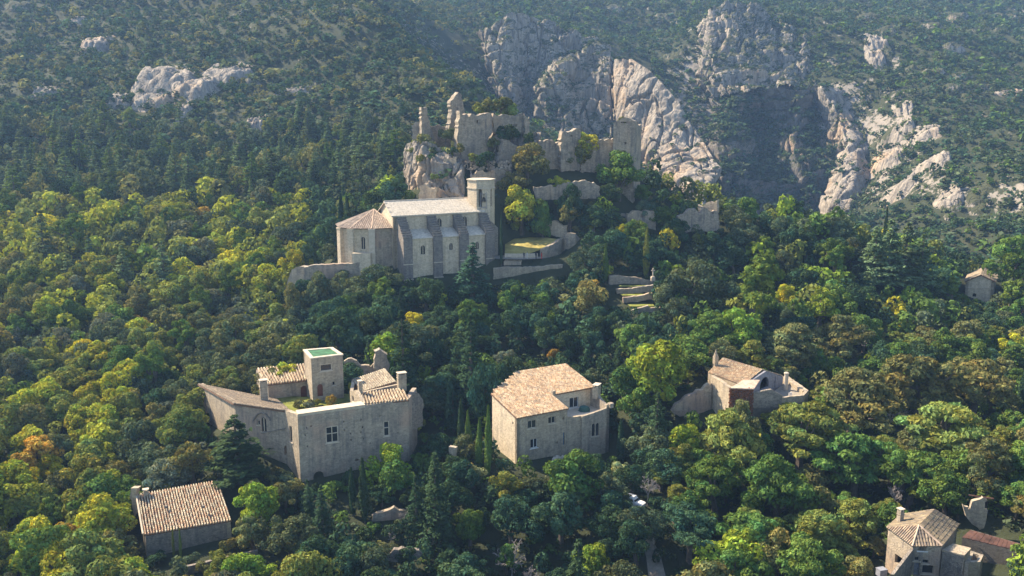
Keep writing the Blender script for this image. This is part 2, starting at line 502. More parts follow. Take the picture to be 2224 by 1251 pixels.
# level places that buildings and terraces stand on: (pixel x, pixel y, depth) of the middle, radius, height (None: as seen)
PADS = [(P(1165, 545, 237), 10.0, 62.3), (P(1130, 572, 232), 9.0, 61.8)]
GX0, GX1, GY0, GY1, GS = -620.0, 700.0, -60.0, 1240.0, 3.5
_gx = np.arange(GX0, GX1 + 0.1, GS)
_gy = np.arange(GY0, GY1 + 0.1, GS)
_X, _Y = np.meshgrid(_gx, _gy)
_Z = base_height(_X, _Y)
_far = sstep(300, 420, _Y)
_right = sstep(60, 130, _X) * sstep(330, 420, _Y)
_Z += (0.5 + 2.2 * _far) * fbm(_X / 28, _Y / 28, 0 * _X, 3, 4) + _far * 9 * fbm(_X / 120, _Y / 120, 0 * _X, 9, 3)
_rk = ridged(_X / 45 + 0.25 * _Y / 45, _Y / 60, 0 * _X, 21, 4)
_Z += _right * 7 * _rk
for (p, r, z) in PADS:
    d = np.hypot(_X - p.x, _Y - p.y)
    k = (1 - sstep(r * 0.7, r * 1.3, d)) * sstep(227.6, 229.4, _Y)
    _Z = _Z * (1 - k) + (z if z is not None else p.z) * k
# share of bare rock at the surface, from slope and from where the photograph shows bare ground
_gz0, _gz1 = np.gradient(_Z, GS)
_slope = np.hypot(_gz0, _gz1)
ROCK = 0.13 + 0.22 * sstep(0.55, 1.0, _slope) * _far + _right * (0.0 + 0.12 * sstep(0.15, 0.5, _rk)) + 0.06 * _far
ROCK += 0.10 * (1 - _far) * sstep(0.7, 1.1, _slope)
ROCK -= 0.30 * sstep(70, 95, _X) * (1 - sstep(185, 205, _X)) * sstep(330, 380, _Y) * (1 - sstep(560, 600, _Y))
def ground(x, y):
    x = np.asarray(x, float); y = np.asarray(y, float)
    fx = np.clip((x - GX0) / GS, 0, len(_gx) - 1.001); fy = np.clip((y - GY0) / GS, 0, len(_gy) - 1.001)
    i, j = fx.astype(int), fy.astype(int)
    u, v = fx - i, fy - j
    return (_Z[j, i] * (1 - u) + _Z[j, i + 1] * u) * (1 - v) + (_Z[j + 1, i] * (1 - u) + _Z[j + 1, i + 1] * u) * v
def g(x, y):
    return float(ground(x, y))
def hit(px, py, above=0.0, d0=80.0, d1=1200.0):
    """where the ray of a pixel meets a surface lying `above` metres over the ground"""
    t = np.concatenate([np.arange(d0, 320, 0.5), np.arange(320, d1, 2.0)])
    d = ray(px, py)
    k = t / d.y
    x, y, z = d.x * k, d.y * k, CAM.z + d.z * k
    below = z <= ground(x, y) + above
    if not below.any():
        return None
    i = int(np.argmax(below))
    return Vector((x[i], y[i], g(x[i], y[i])))
def build_terrain():
    ny, nx = _X.shape
    V = np.stack([_X.ravel(), _Y.ravel(), _Z.ravel()], 1)
    i = np.arange(ny * nx).reshape(ny, nx)
    Fq = np.stack([i[:-1, :-1].ravel(), i[:-1, 1:].ravel(), i[1:, 1:].ravel(), i[1:, :-1].ravel()], 1)
    o = obj('terrain', V, Fq, 'ground', smooth=True)
    a = o.data.attributes.new('rock', 'FLOAT', 'POINT')
    a.data.foreach_set('value', ROCK.ravel().astype(np.float32))
    tag(o, 'wooded limestone hillside with scrub, bare soil and pale rock', None, None, 'structure')
    return o
build_terrain()

# ------------------------------------------------------------------ cliffs: surfaces drawn from foot to rim, broken by flutes and cracks
SHRUB_SPOTS = []                              # ledges that carry bushes
def cliff(name, rows, mat, label, amp=3.0, nc=120, nr=90, seed=1, shrubs=0, flute=1.0, step=0.0, sc=1.0):
    pts = [[P(*q) for q in r] for r in rows]
    def resample(poly, n):
        d = [0]
        for a, b in zip(poly, poly[1:]):
            d.append(d[-1] + (b - a).length)
        t = np.linspace(0, d[-1], n)
        A = np.array([tuple(p) for p in poly])
        return np.stack([np.interp(t, d, A[:, k]) for k in range(3)], 1)
    R = np.stack([resample(r, nc) for r in pts])               # rows x nc x 3
    tt = np.linspace(0, len(rows) - 1, nr)
    i0 = np.clip(tt.astype(int), 0, len(rows) - 2)
    f = (tt - i0)[:, None, None]
    f = f * f * (3 - 2 * f) * 0.5 + f * 0.5
    G = R[i0] * (1 - f) + R[i0 + 1] * f
    du = np.gradient(G, axis=1); dv = np.gradient(G, axis=0)
    nrm = np.cross(dv, du)
    nrm /= np.linalg.norm(nrm, axis=2, keepdims=True) + 1e-9
    s = np.sign((nrm[..., 1:2]).mean())
    nrm *= -s                                                    # towards the open side
    x, y, z = G[..., 0], G[..., 1], G[..., 2]
    xs, ys, zs = x / sc, y / sc, z / sc
    wob = fbm(xs / 30, ys / 30, zs / 30, seed + 5, 3) * 8
    fl = 1.25 * ridged((xs + wob) / 24, (ys + wob) / 24, zs / 95, seed, 3) * flute
    cut = np.minimum(0, vnoise((xs + wob) / 11, (ys + wob) / 11, zs / 45, seed + 41) + 0.25) * 1.6
    for q_, (a_, b_) in enumerate(((7.0, 60.0), (13.0, 90.0))):
        fi = np.abs(vnoise((xs + wob) / a_, (ys + wob) / a_, zs / b_, seed + 51 + q_))
        cut = cut - 0.9 * (1 - sstep(0.0, 0.12, fi))
    cut = cut - 0.14 * (np.floor(zs / 6.5 + 0.9 * vnoise(xs / 14, ys / 14, zs / 14, seed + 61)) % 2)
    d = amp * (0.75 * fl + cut + 0.6 * fbm(xs / 9, ys / 9, zs / 9, seed + 3, 4) + 0.32 * ridged(xs / 4, ys / 4, zs / 7, seed + 9, 3))
    if step:
        led = (z / step + 0.8 * vnoise(x / 25, y / 25, z / 25, seed + 2)) % 1.0
        d += amp * 0.9 * (led - 0.5)
    e = np.minimum(np.linspace(0, 1, nc), np.linspace(1, 0, nc))[None, :]
    G2 = G + nrm * d[..., None]
    G2[..., 1] += np.where(e < 0.04, (0.04 - e) / 0.04 * 10, 0)
    V = G2.reshape(-1, 3)
    i = np.arange(nr * nc).reshape(nr, nc)
    Fq = np.stack([i[:-1, :-1].ravel(), i[1:, :-1].ravel(), i[1:, 1:].ravel(), i[:-1, 1:].ravel()], 1)
    if s < 0:
        Fq = Fq[:, ::-1]
    o = obj(name, V, np.ascontiguousarray(Fq), mat, smooth=False)
    tag(o, label, None, None, 'structure')
    if shrubs:
        r = np.random.default_rng(seed)
        du = np.gradient(G2, axis=1); dv = np.gradient(G2, axis=0)
        n2 = np.cross(dv, du); n2 /= np.linalg.norm(n2, axis=2, keepdims=True) + 1e-9
        if n2[..., 1].mean() > 0: n2 = -n2
        good = np.clip(n2[..., 2], 0, 1) + 0.5 * fbm(x / 25, y / 25, z / 25, seed + 77, 3) + 0.25
        good = good + 0.7 * (d < -0.35 * amp) + 0.5 * fbm(x / 18, y / 18, z / 18, seed + 71, 3)
        p = np.clip(good - 0.25, 0, None).ravel() ** 2
        idx = r.choice(len(p), size=shrubs, replace=True, p=p / p.sum())
        for q in idx:
            SHRUB_SPOTS.append((V[q, 0], V[q, 1], V[q, 2], r.uniform(0.9, 2.6)))
    return o
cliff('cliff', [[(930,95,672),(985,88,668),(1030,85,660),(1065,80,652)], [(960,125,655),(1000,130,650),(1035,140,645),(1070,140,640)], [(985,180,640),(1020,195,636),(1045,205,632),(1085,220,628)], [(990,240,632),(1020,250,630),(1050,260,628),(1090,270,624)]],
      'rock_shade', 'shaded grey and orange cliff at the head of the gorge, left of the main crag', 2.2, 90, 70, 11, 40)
cliff('cliff', [[(1040,75,638),(1058,62,631),(1095,38,631),(1160,40,637),(1240,70,635),(1330,100,627)],[(1050,105,619),(1068,100,608),(1095,100,611),(1140,105,625),(1220,118,622),(1330,125,610)],[(1070,165,603),(1088,168,593),(1112,170,594),(1140,165,614),(1205,170,605),(1320,150,601)],[(1085,225,589),(1100,228,581),(1122,228,583),(1145,225,597),(1205,240,588),(1310,220,588)],[(1090,300,576),(1105,300,570),(1125,300,570),(1150,300,578),(1205,320,573),(1310,300,574)]],
      'rock', 'tall pale limestone crag rising straight behind the castle ruin', 3.8, 190, 150, 5, 300, 1.3, 14)
cliff('cliff', [[(1185,165,594),(1210,135,582),(1240,122,583),(1290,118,584),(1335,125,576)],[(1168,205,580),(1182,195,568),(1215,190,566),(1270,190,575),(1335,185,566)],[(1172,250,569),(1190,250,556),(1222,245,555),(1270,250,565),(1335,250,556)],[(1190,300,555),(1208,300,547),(1235,300,547),(1270,300,555),(1335,300,544)],[(1190,360,545),(1208,360,539),(1235,360,537),(1270,360,543),(1335,360,534)]],
      'rock', 'middle limestone buttress with dark ledges between the crag and the bright fin', 3.0, 150, 130, 8, 190, 1.3, 11)
cliff('cliff', [[(1330,145,588),(1340,130,566),(1372,128,554),(1415,158,542),(1475,225,524),(1525,305,502),(1572,388,476)], [(1330,185,579),(1338,180,557),(1365,190,545),(1402,225,533),(1455,285,515),(1505,345,493),(1562,405,467)], [(1332,240,571),(1342,240,549),(1368,245,537),(1396,280,525),(1435,330,507),(1490,370,485),(1552,415,459)], [(1340,290,562),(1356,300,540),(1378,310,528),(1398,335,516),(1425,365,498),(1480,395,476),(1545,425,450)], [(1345,420,552),(1360,430,530),(1382,440,518),(1402,450,506),(1430,460,488),(1482,470,466),(1545,480,440)]],
      'rock_bare', 'bright sunlit limestone fin that slants down to the right behind the castle tower', 2.4, 170, 150, 14, 60, 1.3)
cliff('cliff', [[(1525,60,720),(1550,22,708),(1605,8,712),(1690,45,722),(1790,95,705),(1850,130,690)], [(1520,110,690),(1545,92,672),(1600,82,672),(1690,112,678),(1795,142,664),(1850,170,655)], [(1512,160,665),(1535,150,646),(1600,150,642),(1690,165,644),(1785,185,638),(1840,205,640)], [(1545,215,640),(1575,208,624),(1620,204,618),(1700,188,618),(1780,198,616),(1840,225,620)]],
      'rock', 'steep rock slope studded with white crags at the right side of the gorge', 4.2, 190, 120, 23, 420, 1.4, 16)
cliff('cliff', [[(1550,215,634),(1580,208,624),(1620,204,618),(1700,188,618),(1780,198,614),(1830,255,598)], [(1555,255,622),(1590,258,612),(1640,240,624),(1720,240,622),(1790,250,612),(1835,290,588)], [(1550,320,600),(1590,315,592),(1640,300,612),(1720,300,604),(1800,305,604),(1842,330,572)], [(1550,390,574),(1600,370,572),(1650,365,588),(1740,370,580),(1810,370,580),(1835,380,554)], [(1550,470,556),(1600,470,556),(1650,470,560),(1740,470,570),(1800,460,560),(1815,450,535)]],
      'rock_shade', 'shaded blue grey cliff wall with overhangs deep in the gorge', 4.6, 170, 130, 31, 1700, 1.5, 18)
cliff('cliff', [[(1770,195,620),(1782,186,611),(1800,190,611),(1835,205,622)], [(1806,262,606),(1822,256,592),(1842,262,590),(1890,275,602)], [(1826,320,580),(1842,318,563),(1862,322,560),(1905,335,572)], [(1818,380,556),(1834,378,542),(1856,380,538),(1902,390,548)], [(1798,440,540),(1815,436,524),(1846,440,520),(1900,445,530)], [(1795,500,530),(1815,500,515),(1846,500,512),(1900,500,520)]],
      'rock_bare', 'pale rock rib that closes the gorge on its right side', 2.2, 70, 150, 41, 80, 1.2)
# the crag that carries the castle, left of and below its walls
cliff('castle_rock', [[(880,318,268),(893,312,259),(920,308,255),(955,320,254),(985,335,252),(1010,350,251)], [(880,350,266),(890,345,256),(915,345,252),(950,355,250),(985,362,249),(1012,375,248)], [(882,385,264),(892,382,254),(918,385,250),(950,390,248),(985,395,247),(1014,400,246)], [(886,420,262),(896,415,252),(920,425,248),(952,432,246),(985,440,245),(1016,445,244)], [(886,470,258),(896,470,250),(920,475,246),(952,480,244),(985,480,243),(1016,480,242)]],
      'rock_bare', 'pale craggy rock face under the left end of the castle ruin', 1.2, 120, 110, 52, 10, 1.0, 0, 0.36)

def crag_mesh(x0, y0, rx, ry, lift, seed, nu=44, nv=34):
    """a rock mass breaking out of the slope: steep towards the valley, running back into the hill"""
    u, v = np.meshgrid(np.linspace(-1.15, 1.15, nu), np.linspace(-1.15, 1.15, nv))
    x, y = x0 + u * rx, y0 + v * ry
    edge = 0.28 * fbm(u * 1.7 + seed, v * 1.7, 0 * u, seed, 3)
    r = np.hypot(u, v * 0.95) + edge
    rise = sstep(-1.0, -0.55, v + edge * 0.8) * (1 - sstep(-0.35, 1.0, v))
    m = 1 - sstep(0.62, 1.0, r)
    h = lift * rise * m * (1 + 0.5 * ridged(x / (rx * 0.35), y / (rx * 0.5), 0 * u, seed + 3, 4)) + 0.22 * lift * m * fbm(x / (rx * 0.12), y / (rx * 0.12), 0 * u, seed + 7, 3)
    z = ground(x, y) + h - 0.8 * (1 - sstep(0.0, 0.12, m))
    V = np.stack([x.ravel(), y.ravel(), z.ravel()], 1)
    i = np.arange(nu * nv).reshape(nv, nu)
    return V, np.stack([i[:-1, :-1].ravel(), i[:-1, 1:].ravel(), i[1:, 1:].ravel(), i[1:, :-1].ravel()], 1)
def outcrop(px, py, w, h, seed, label, mat='rock_bare'):
    q = hit(px, py + h * 0.1)
    if q is None: return
    s = q.y / F
    rx = w * s / 2 * 1.25
    V, Fq = crag_mesh(q.x, q.y, rx, max(h * s * 1.15, rx * 0.5), h * s * 0.32, seed)
    o = obj('rock_outcrop', V, Fq, mat)
    tag(o, label, None, 'limestone outcrops', 'structure')
    r = random.Random(seed)
    for _ in range(int(rx * 1.6)):
        t = r.random() * 6.28; e = r.uniform(0.3, 1.1)
        x0, y0 = q.x + math.cos(t) * rx * e, q.y + math.sin(t) * rx * 0.6 * e
        SHRUB_SPOTS.append((x0, y0, g(x0, y0) + (0.3 * h * s if e < 0.7 else 0), r.uniform(0.6, 1.6)))
def small_crags():
    r = random.Random(77)
    Vs, Fs, n = [], [], 0
    spots = [(r.uniform(1560, 2224), r.uniform(20, 470)) for _ in range(80)] + [(r.uniform(0, 760), r.uniform(10, 300)) for _ in range(16)] + [(r.uniform(1050, 1560), r.uniform(0, 130)) for _ in range(14)]
    for k, (px, py) in enumerate(spots):
        if 1560 < px < 1850 and py > 190: continue
        q = hit(px, py)
        if q is None or q.y < 320: continue
        s = q.y / F
        w = r.uniform(10, 34) * s
        V, Fq = crag_mesh(q.x, q.y, w * 0.9, w * r.uniform(0.6, 1.3), w * r.uniform(0.15, 0.38), 300 + k, 18, 16)
        Vs.append(V); Fs.append(Fq + n); n += len(V)
    o = obj('crags', np.concatenate(Vs), np.concatenate(Fs), 'rock')
    tag(o, 'small white limestone crags scattered over the far slopes', None, None, 'stuff')
small_crags()
for k, a in enumerate([(370,172,120,80,'broad pale outcrop on the left hill, the largest there'),(430,190,90,70,'outcrop touching the right flank of the broad left hill outcrop'),(495,165,100,55,'second pale outcrop on the left hill, right of the broad one'),(335,215,80,40,'low outcrop under the broad one on the left hill'),
        (215,95,60,45,'small white outcrop high on the left hill'),(175,45,40,20,'tiny outcrop near the top left of the hill'),(560,272,45,60,'lone pale boulder face among the cedars'),(100,205,45,35,'small outcrop at the far left of the hill'),(260,215,55,30,'flat outcrop left below the broad one'),(640,195,70,22,'thin ledge of rock right of the left hill outcrops'),(405,240,30,45,'narrow rock below the broad outcrop'),
        (1830,292,30,22,'small crag on the right slope beside the gorge rib'),(1960,235,26,40,'tall white pinnacle in the middle of the right slope'),(1955,275,40,45,'white rock below the pinnacle on the right slope'),(1925,355,40,60,'white crag near the foot of the right slope'),(2010,290,70,40,'wide crag on the right slope above the boulder'),(2022,360,60,75,'big rounded boulder on the right slope'),(1950,415,60,50,'crag at the lower left of the right slope'),
        (1900,90,40,40,'small crag high on the right slope'),(1900,125,30,40,'narrow white crag high on the right slope'),(2190,205,60,20,'thin ledge at the right edge of the slope'),(2060,435,45,35,'low crag above the cedar group at the right'),
        (655,640,60,50,'pale rock knob below the apse wall'),(632,625,30,60,'smooth rounded rock at the corner below the apse wall'),(610,690,50,24,'flat pale rock ledge left below the church'),(890,5,40,30,'bright rock at the top edge of the left hill'),(1300,150,30,30,'small crag on top of the middle buttress'),(1340,190,18,30,'tooth of rock left of the bright fin')]):
    outcrop(*a[:4], 100 + k * 7, a[4])
# ------------------------------------------------------------------ builders for walls, roofs, windows
JIT = random.Random(3)
def wall_frame(a, b):
    a, b = Vector((a[0], a[1], 0)), Vector((b[0], b[1], 0))
    u = (b - a).normalized()
    n = Vector((u.y, -u.x, 0))               # outward when a -> b runs left to right seen from outside
    return a, u, n, (b - a).length
def on_wall(px, py, a, u, n, off=0.0):
    """pixel -> (distance along the wall, height) on the wall's plane moved outward by off"""
    d = ray(px, py)
    k = ((a + n * off) - Vector((CAM.x, CAM.y, 0))).dot(n) / d.dot(n)
    p = CAM + d * k
    return (p - a).dot(u), p.z
def prism(outline, holes, a, u, n, thick, depth, through=()):
    """a wall plate: outline and holes in (along, height); holes are pockets `depth` deep"""
    def w(s, z, o):
        p = a + u * s + n * o
        return (p.x, p.y, z)
    mb = MB()
    polys = [outline] + holes
    flat = [p for pl in polys for p in pl]
    tris = tessellate_polygon([[Vector((s, z, 0)) for s, z in pl] for pl in polys])
    fv = [w(s, z, 0) for s, z in flat]
    fs = []
    for t in tris:
        p0, p1, p2 = (Vector((*flat[i], 0)) for i in t)
        fs.append(t if (p1 - p0).cross(p2 - p0).z > 0 else t[::-1])
    mb.add(fv, fs)
    def area(pl):
        return sum(p[0] * q[1] - q[0] * p[1] for p, q in zip(pl, pl[1:] + pl[:1]))
    o = outline if area(outline) > 0 else outline[::-1]
    m = len(o)
    bp = [o] + [holes[i] for i in through]
    bf = [p for pl in bp for p in pl]
    tb = tessellate_polygon([[Vector((s, z, 0)) for s, z in pl] for pl in bp])
    mb.add([w(s, z, -thick) for s, z in bf], [t[::-1] if (Vector((*bf[t[1]], 0)) - Vector((*bf[t[0]], 0))).cross(Vector((*bf[t[2]], 0)) - Vector((*bf[t[0]], 0))).z > 0 else t for t in tb])
    mb.add([w(s, z, 0) for s, z in o] + [w(s, z, -thick) for s, z in o], [((i + 1) % m, i, i + m, (i + 1) % m + m) for i in range(m)])
    for hi, h in enumerate(holes):
        h = h if area(h) > 0 else h[::-1]
        k = len(h)
        dd = thick if hi in through else depth
        mb.add([w(s, z, 0) for s, z in h] + [w(s, z, -dd) for s, z in h], [(i, (i + 1) % k, (i + 1) % k + k, i + k) for i in range(k)] + ([] if hi in through else [tuple(range(k, 2 * k))]))
    return mb
def arch_pts(s0, s1, z0, z1, kind):
    if kind == 'rect':
        return [(s0, z0), (s1, z0), (s1, z1), (s0, z1)]
    c, r = (s0 + s1) / 2, (s1 - s0) / 2
    hh = min(r * (1.3 if kind == 'point' else 1.0), (z1 - z0) * 0.7)
    pts = [(s0, z0), (s1, z0)]
    for k in range(9):
        t = math.pi * k / 8
        pts.append((c + r * math.cos(t), z1 - hh + hh * (math.sin(t) ** (0.8 if kind == 'point' else 1))))
    return pts
def fill(parent, a, u, n, q, kind, what, pts):
    s0, s1, z0, z1 = q
    def w(s, z, o):
        p = a + u * s + n * o
        return (p.x, p.y, z)
    def bar(mb, sa, sb, za, zb, oa, ob):
        mb.hexa([w(sa, za, ob), w(sb, za, ob), w(sb, za, oa), w(sa, za, oa)], [w(sa, zb, ob), w(sb, zb, ob), w(sb, zb, oa), w(sa, zb, oa)])
    if what == 'hole':
        return
    if what in ('door', 'bluedoor', 'greydoor'):
        m = {'door': 'wood_red', 'bluedoor': 'wood_blue', 'greydoor': 'wood_grey'}[what]
        mb = MB()
        k = len(pts)
        mb.add([w(s, z, -0.20) for s, z in pts] + [w(s, z, -0.28) for s, z in pts], [tuple(range(k))] + [(i, i + k, (i + 1) % k + k, (i + 1) % k) for i in range(k)])
        d = mb.build('door', m, parent)
        nb = max(3, int((s1 - s0) / 0.22))
        h = MB()
        bar(h, s0 + 0.06, s1 - 0.06, z0 + (z1 - z0) * 0.25, z0 + (z1 - z0) * 0.25 + 0.1, -0.2, -0.17)
        h.build('ledge_board', m, d); h = MB()
        bar(h, s0 + 0.06, s1 - 0.06, z0 + (z1 - z0) * 0.62, z0 + (z1 - z0) * 0.62 + 0.1, -0.2, -0.17)
        h.build('ledge_board', m, d)
        h = MB()
        bar(h, s1 - 0.18, s1 - 0.12, z0 + (z1 - z0) * 0.45, z0 + (z1 - z0) * 0.45 + 0.14, -0.2, -0.13)
        h.build('handle', 'bronze', d)
        return
    fr = MB()
    t = 0.07
    stone = what in ('mullion4', 'mullion2', 'stone', 'lancet')
    o0, o1 = (-0.16, -0.02) if stone else (-0.22, -0.15)
    t = 0.13 if stone else 0.08
    if kind == 'rect':
        bar(fr, s0, s0 + t, z0, z1, o0, o1); bar(fr, s1 - t, s1, z0, z1, o0, o1)
        bar(fr, s0 + t, s1 - t, z0, z0 + t, o0, o1 - 0.004); bar(fr, s0 + t, s1 - t, z1 - t, z1, o0, o1 - 0.004)
    c = (s0 + s1) / 2
    if what in ('mullion4', 'twin', 'casement', 'lancet'):
        bar(fr, c - t / 2, c + t / 2, z0 + t, z1 - t, o0, o1 - 0.008)
    if what in ('mullion4', 'mullion2'):
        zc = z0 + (z1 - z0) * 0.56
        bar(fr, s0 + t, s1 - t, zc - t / 2, zc + t / 2, o0, o1 - 0.012)
    bar(fr, s0 - 0.18, s1 + 0.18, z0 - 0.16, z0 - 0.003, -0.10, 0.10)
    wd = fr.build('window', 'trim' if stone else ('white' if what == 'casement' else 'trim'), parent)
    k = len(pts)
    obj('pane', [w(s, z, -0.24) for s, z in pts] + [w(s, z, -0.27) for s, z in pts], [tuple(range(k))] + [(i, i + k, (i + 1) % k + k, (i + 1) % k) for i in range(k)], 'glass', wd)
def wall(parent, a, b, zb, top, mat, openings=(), thick=0.5, name='wall', label=None, rough=0.0, depth=0.32):
    """a standing wall from plan point a to b; top: list of (share along, height)"""
    A, u, n, ln = wall_frame(a, b)
    j = JIT.uniform(0.001, 0.008)
    tp = [(t * ln, z + j) for t, z in top]
    if rough:
        r2 = []
        for (s0, z0), (s1, z1) in zip(tp, tp[1:]):
            k = max(1, int((s1 - s0) / 0.7))
            for i in range(k):
                f = i / k
                r2.append((s0 + (s1 - s0) * f, z0 + (z1 - z0) * f + JIT.uniform(-rough, rough)))
        tp = r2 + [tp[-1]]
    outline = [(0, zb), (ln, zb)] + tp[::-1]
    holes, todo = [], []
    for (kind, x0, y0, x1, y1, what) in openings:
        ym, xm = (y0 + y1) / 2, (x0 + x1) / 2
        s0, _ = on_wall(x0, ym, A, u, n); s1, _ = on_wall(x1, ym, A, u, n)
        _, z1 = on_wall(xm, y0, A, u, n); _, z0 = on_wall(xm, y1, A, u, n)
        s0, s1 = max(min(s0, s1), 0.08), min(max(s0, s1), ln - 0.08)
        z0 = max(z0, zb + 0.05)
        if s1 - s0 < 0.05 or z1 - z0 < 0.05: continue
        pts = arch_pts(s0, s1, z0, z1, kind)
        holes.append(pts)
        todo.append(((s0, s1, z0, z1), kind, what, pts))
    thr = [i for i, t in enumerate(todo) if t[2] == 'hole' and t[0][1] - t[0][0] > 0.45]
    o = prism(outline, holes, A, u, n, thick, depth, thr).build(name, mat, parent)
    if label: o['label'] = label
    for q, kind, what, pts in todo:
        fill(parent, A, u, n, q, kind, what, pts)
    return o
TILE_COLS = [(0.46, 0.29, 0.19), (0.52, 0.37, 0.25), (0.56, 0.46, 0.34), (0.42, 0.26, 0.17), (0.35, 0.28, 0.21), (0.58, 0.49, 0.38), (0.27, 0.20, 0.155)]
def roof(parent, e0, e1, r1, r0, cols=TILE_COLS, pitch=0.36, length=0.5, thick=0.16, seed=1, keep=None, name='roof', proud=0.11, shade=1.0, cover=0.42, vary=1.0):
    """a tiled slope: eave from e0 to e1, upper edge from r0 to r1; a deck with barrel tiles laid over it"""
    e0, e1, r1, r0 = (Vector(p) for p in (e0, e1, r1, r0))
    nrm = (e1 - e0).cross(r0 - e0).normalized()
    if nrm.z < 0: nrm = -nrm
    rng = random.Random(seed)
    ph = rng.uniform(0, 6.28)
    def at(s, t):
        sag = 0.10 * math.sin(math.pi * min(max(s, 0), 1)) * math.sin(math.pi * min(max(t, 0), 1)) + 0.035 * math.sin(7 * s + ph) * math.sin(5 * t + ph) * (1 - abs(2 * t - 1))
        return (e0 * (1 - s) + e1 * s) * (1 - t) + (r0 * (1 - s) + r1 * s) * t - nrm * sag
    mb = MB()
    if keep is None:
        top = [e0, e1, r1, r0]
        mb.hexa([p - nrm * (thick + 0.16) for p in top], [p - nrm * 0.15 for p in top])
    else:
        for (sa, sb, ta, tb) in keep:
            top = [at(sa, ta), at(sb, ta), at(sb, tb), at(sa, tb)]
            mb.hexa([p - nrm * (thick + 0.16) for p in top], [p - nrm * 0.12 for p in top])
    rf = mb.build(name, 'deck', parent)
    W_ = ((e1 - e0).length + (r1 - r0).length) / 2
    H_ = ((r0 - e0).length + (r1 - e1).length) / 2
    nc, nr = max(2, int(W_ / pitch)), max(2, int(H_ / length))
    verts, faces, tint = [], [], []
    for i in range(nc):
        s = (i + 0.5) / nc
        hw = cover / nc
        colshift = rng.uniform(0.9, 1.1)
        for j in range(nr):
            tm = (j + 0.5) / nr
            if keep is not None and not any(sa <= s <= sb and ta <= tm <= tb for sa, sb, ta, tb in keep):
                continue
            t0, t1 = j / nr - 0.012, (j + 1) / nr + 0.06 / nr * 2
            t1 = min(t1, 1.0)
            ds = rng.uniform(-0.10, 0.10) / nc
            lift = rng.uniform(0.0, 0.035)
            c = rng.choice(cols); c = (c[0] * 0.86, c[1] * 0.865, c[2] * 0.77)
            k = (1 + vary * (rng.uniform(0.78, 1.15) - 1)) * colshift * shade
            base = len(verts)
            for t, hh, ww in ((t0, proud + lift, 1.0), (t1, proud * 0.72, 0.84)):
                for a in (-1.0, -0.55, 0.55, 1.0):
                    p = at(s + ds + hw * a * ww, t) + nrm * (-0.03 if abs(a) == 1 else hh)
                    verts.append(tuple(p)); tint.append(tuple(min(1, x * k) for x in c))
            for q in range(3):
                faces.append((base + q, base + q + 1, base + q + 5, base + q + 4))
            faces.append((base + 3, base + 2, base + 1, base))
    t = obj('roof_tiles', verts, faces, 'tile', rf, tint=np.array(tint))
    t['kind'] = 'stuff'
    return rf
def tri_roof(parent, e0, e1, apex, cols, pitch=0.38, length=0.5, seed=1, thick=0.15, name='roof', proud=0.12, cover=0.40, vary=0.8):
    """a three-cornered slope: tile rows run straight down to the eave and stop at the hips"""
    e0, e1, ap = Vector(e0), Vector(e1), Vector(apex)
    ed = e1 - e0
    sa = (ap - e0).dot(ed) / ed.length_squared
    foot = e0 + ed * sa
    up = ap - foot
    nrm = ed.cross(up).normalized()
    if nrm.z < 0: nrm = -nrm
    mb = MB()
    mb.add([e0, e1, ap, e0 - nrm * thick, e1 - nrm * thick, ap - nrm * thick], [(0, 1, 2), (5, 4, 3), (0, 3, 4, 1), (1, 4, 5, 2), (2, 5, 3, 0)])
    rf = mb.build(name, 'deck', parent)
    rng = random.Random(seed)
    nc, nr = max(2, int(ed.length / pitch)), max(2, int(up.length / length))
    verts, faces, tint = [], [], []
    for i in range(nc):
        s = (i + 0.5) / nc
        hw = cover / nc
        tm = (s / sa if s < sa else (1 - s) / (1 - sa)) if 0.001 < sa < 0.999 else (1 - s if sa <= 0.001 else s)
        for j in range(nr):
            t0, t1 = j / nr - 0.012, min((j + 1.1) / nr, tm)
            if t0 > tm - 0.02: break
            c = rng.choice(cols); k = 1 + vary * (rng.uniform(0.78, 1.15) - 1); lift = rng.uniform(0, 0.03); ds = rng.uniform(-0.08, 0.08) / nc
            b = len(verts)
            for t, hh, ww in ((t0, proud + lift, 1.0), (t1, proud * 0.75, 0.85)):
                for a in (-1.0, -0.55, 0.55, 1.0):
                    verts.append(tuple(e0 + ed * (s + ds + hw * a * ww) + up * t + nrm * (0.012 if abs(a) == 1 else hh))); tint.append(tuple(min(1, x * k) for x in c))
            for q in range(3): faces.append((b + q, b + q + 1, b + q + 5, b + q + 4))
            faces.append((b + 3, b + 2, b + 1, b))
    t = obj('roof_tiles', verts, faces, 'tile', rf, tint=np.array(tint)); t['kind'] = 'stuff'
    mb = MB(); mb.tube([e1 + nrm * 0.08, ap + nrm * 0.08], [0.15, 0.13], 5); mb.build('hip_tile', 'tile_plain', rf)
    return rf
def chimney(parent, base, h, w, d, ang, mat='wall_cream', cap=True, name='chimney'):
    mb = MB()
    x, y, z = base
    mb.box((x, y, z + h / 2), (w, d, h), ang)
    mb.box((x, y, z + h * 0.78), (w + 0.14, d + 0.14, 0.12), ang)
    c = mb.build(name, mat, parent)
    if cap:
        m2 = MB()
        ca, sa = math.cos(ang), math.sin(ang)
        for sx in (-1, 1):
            for sy in (-1, 1):
                ox, oy = sx * (w / 2 - 0.1), sy * (d / 2 - 0.1)
                m2.box((x + ox * ca - oy * sa, y + ox * sa + oy * ca, z + h + 0.15), (0.14, 0.14, 0.3), ang)
        m2.box((x, y, z + h + 0.35), (w + 0.2, d + 0.2, 0.1), ang)
        m2.build('chimney_cap', 'trim', c)
    return c
def xy(p): return (p[0], p[1])
def at_depth(px, D): return Vector(((px - CX) / F * D / 1.0, D, 0))   # replaced by exact rays where heights matter
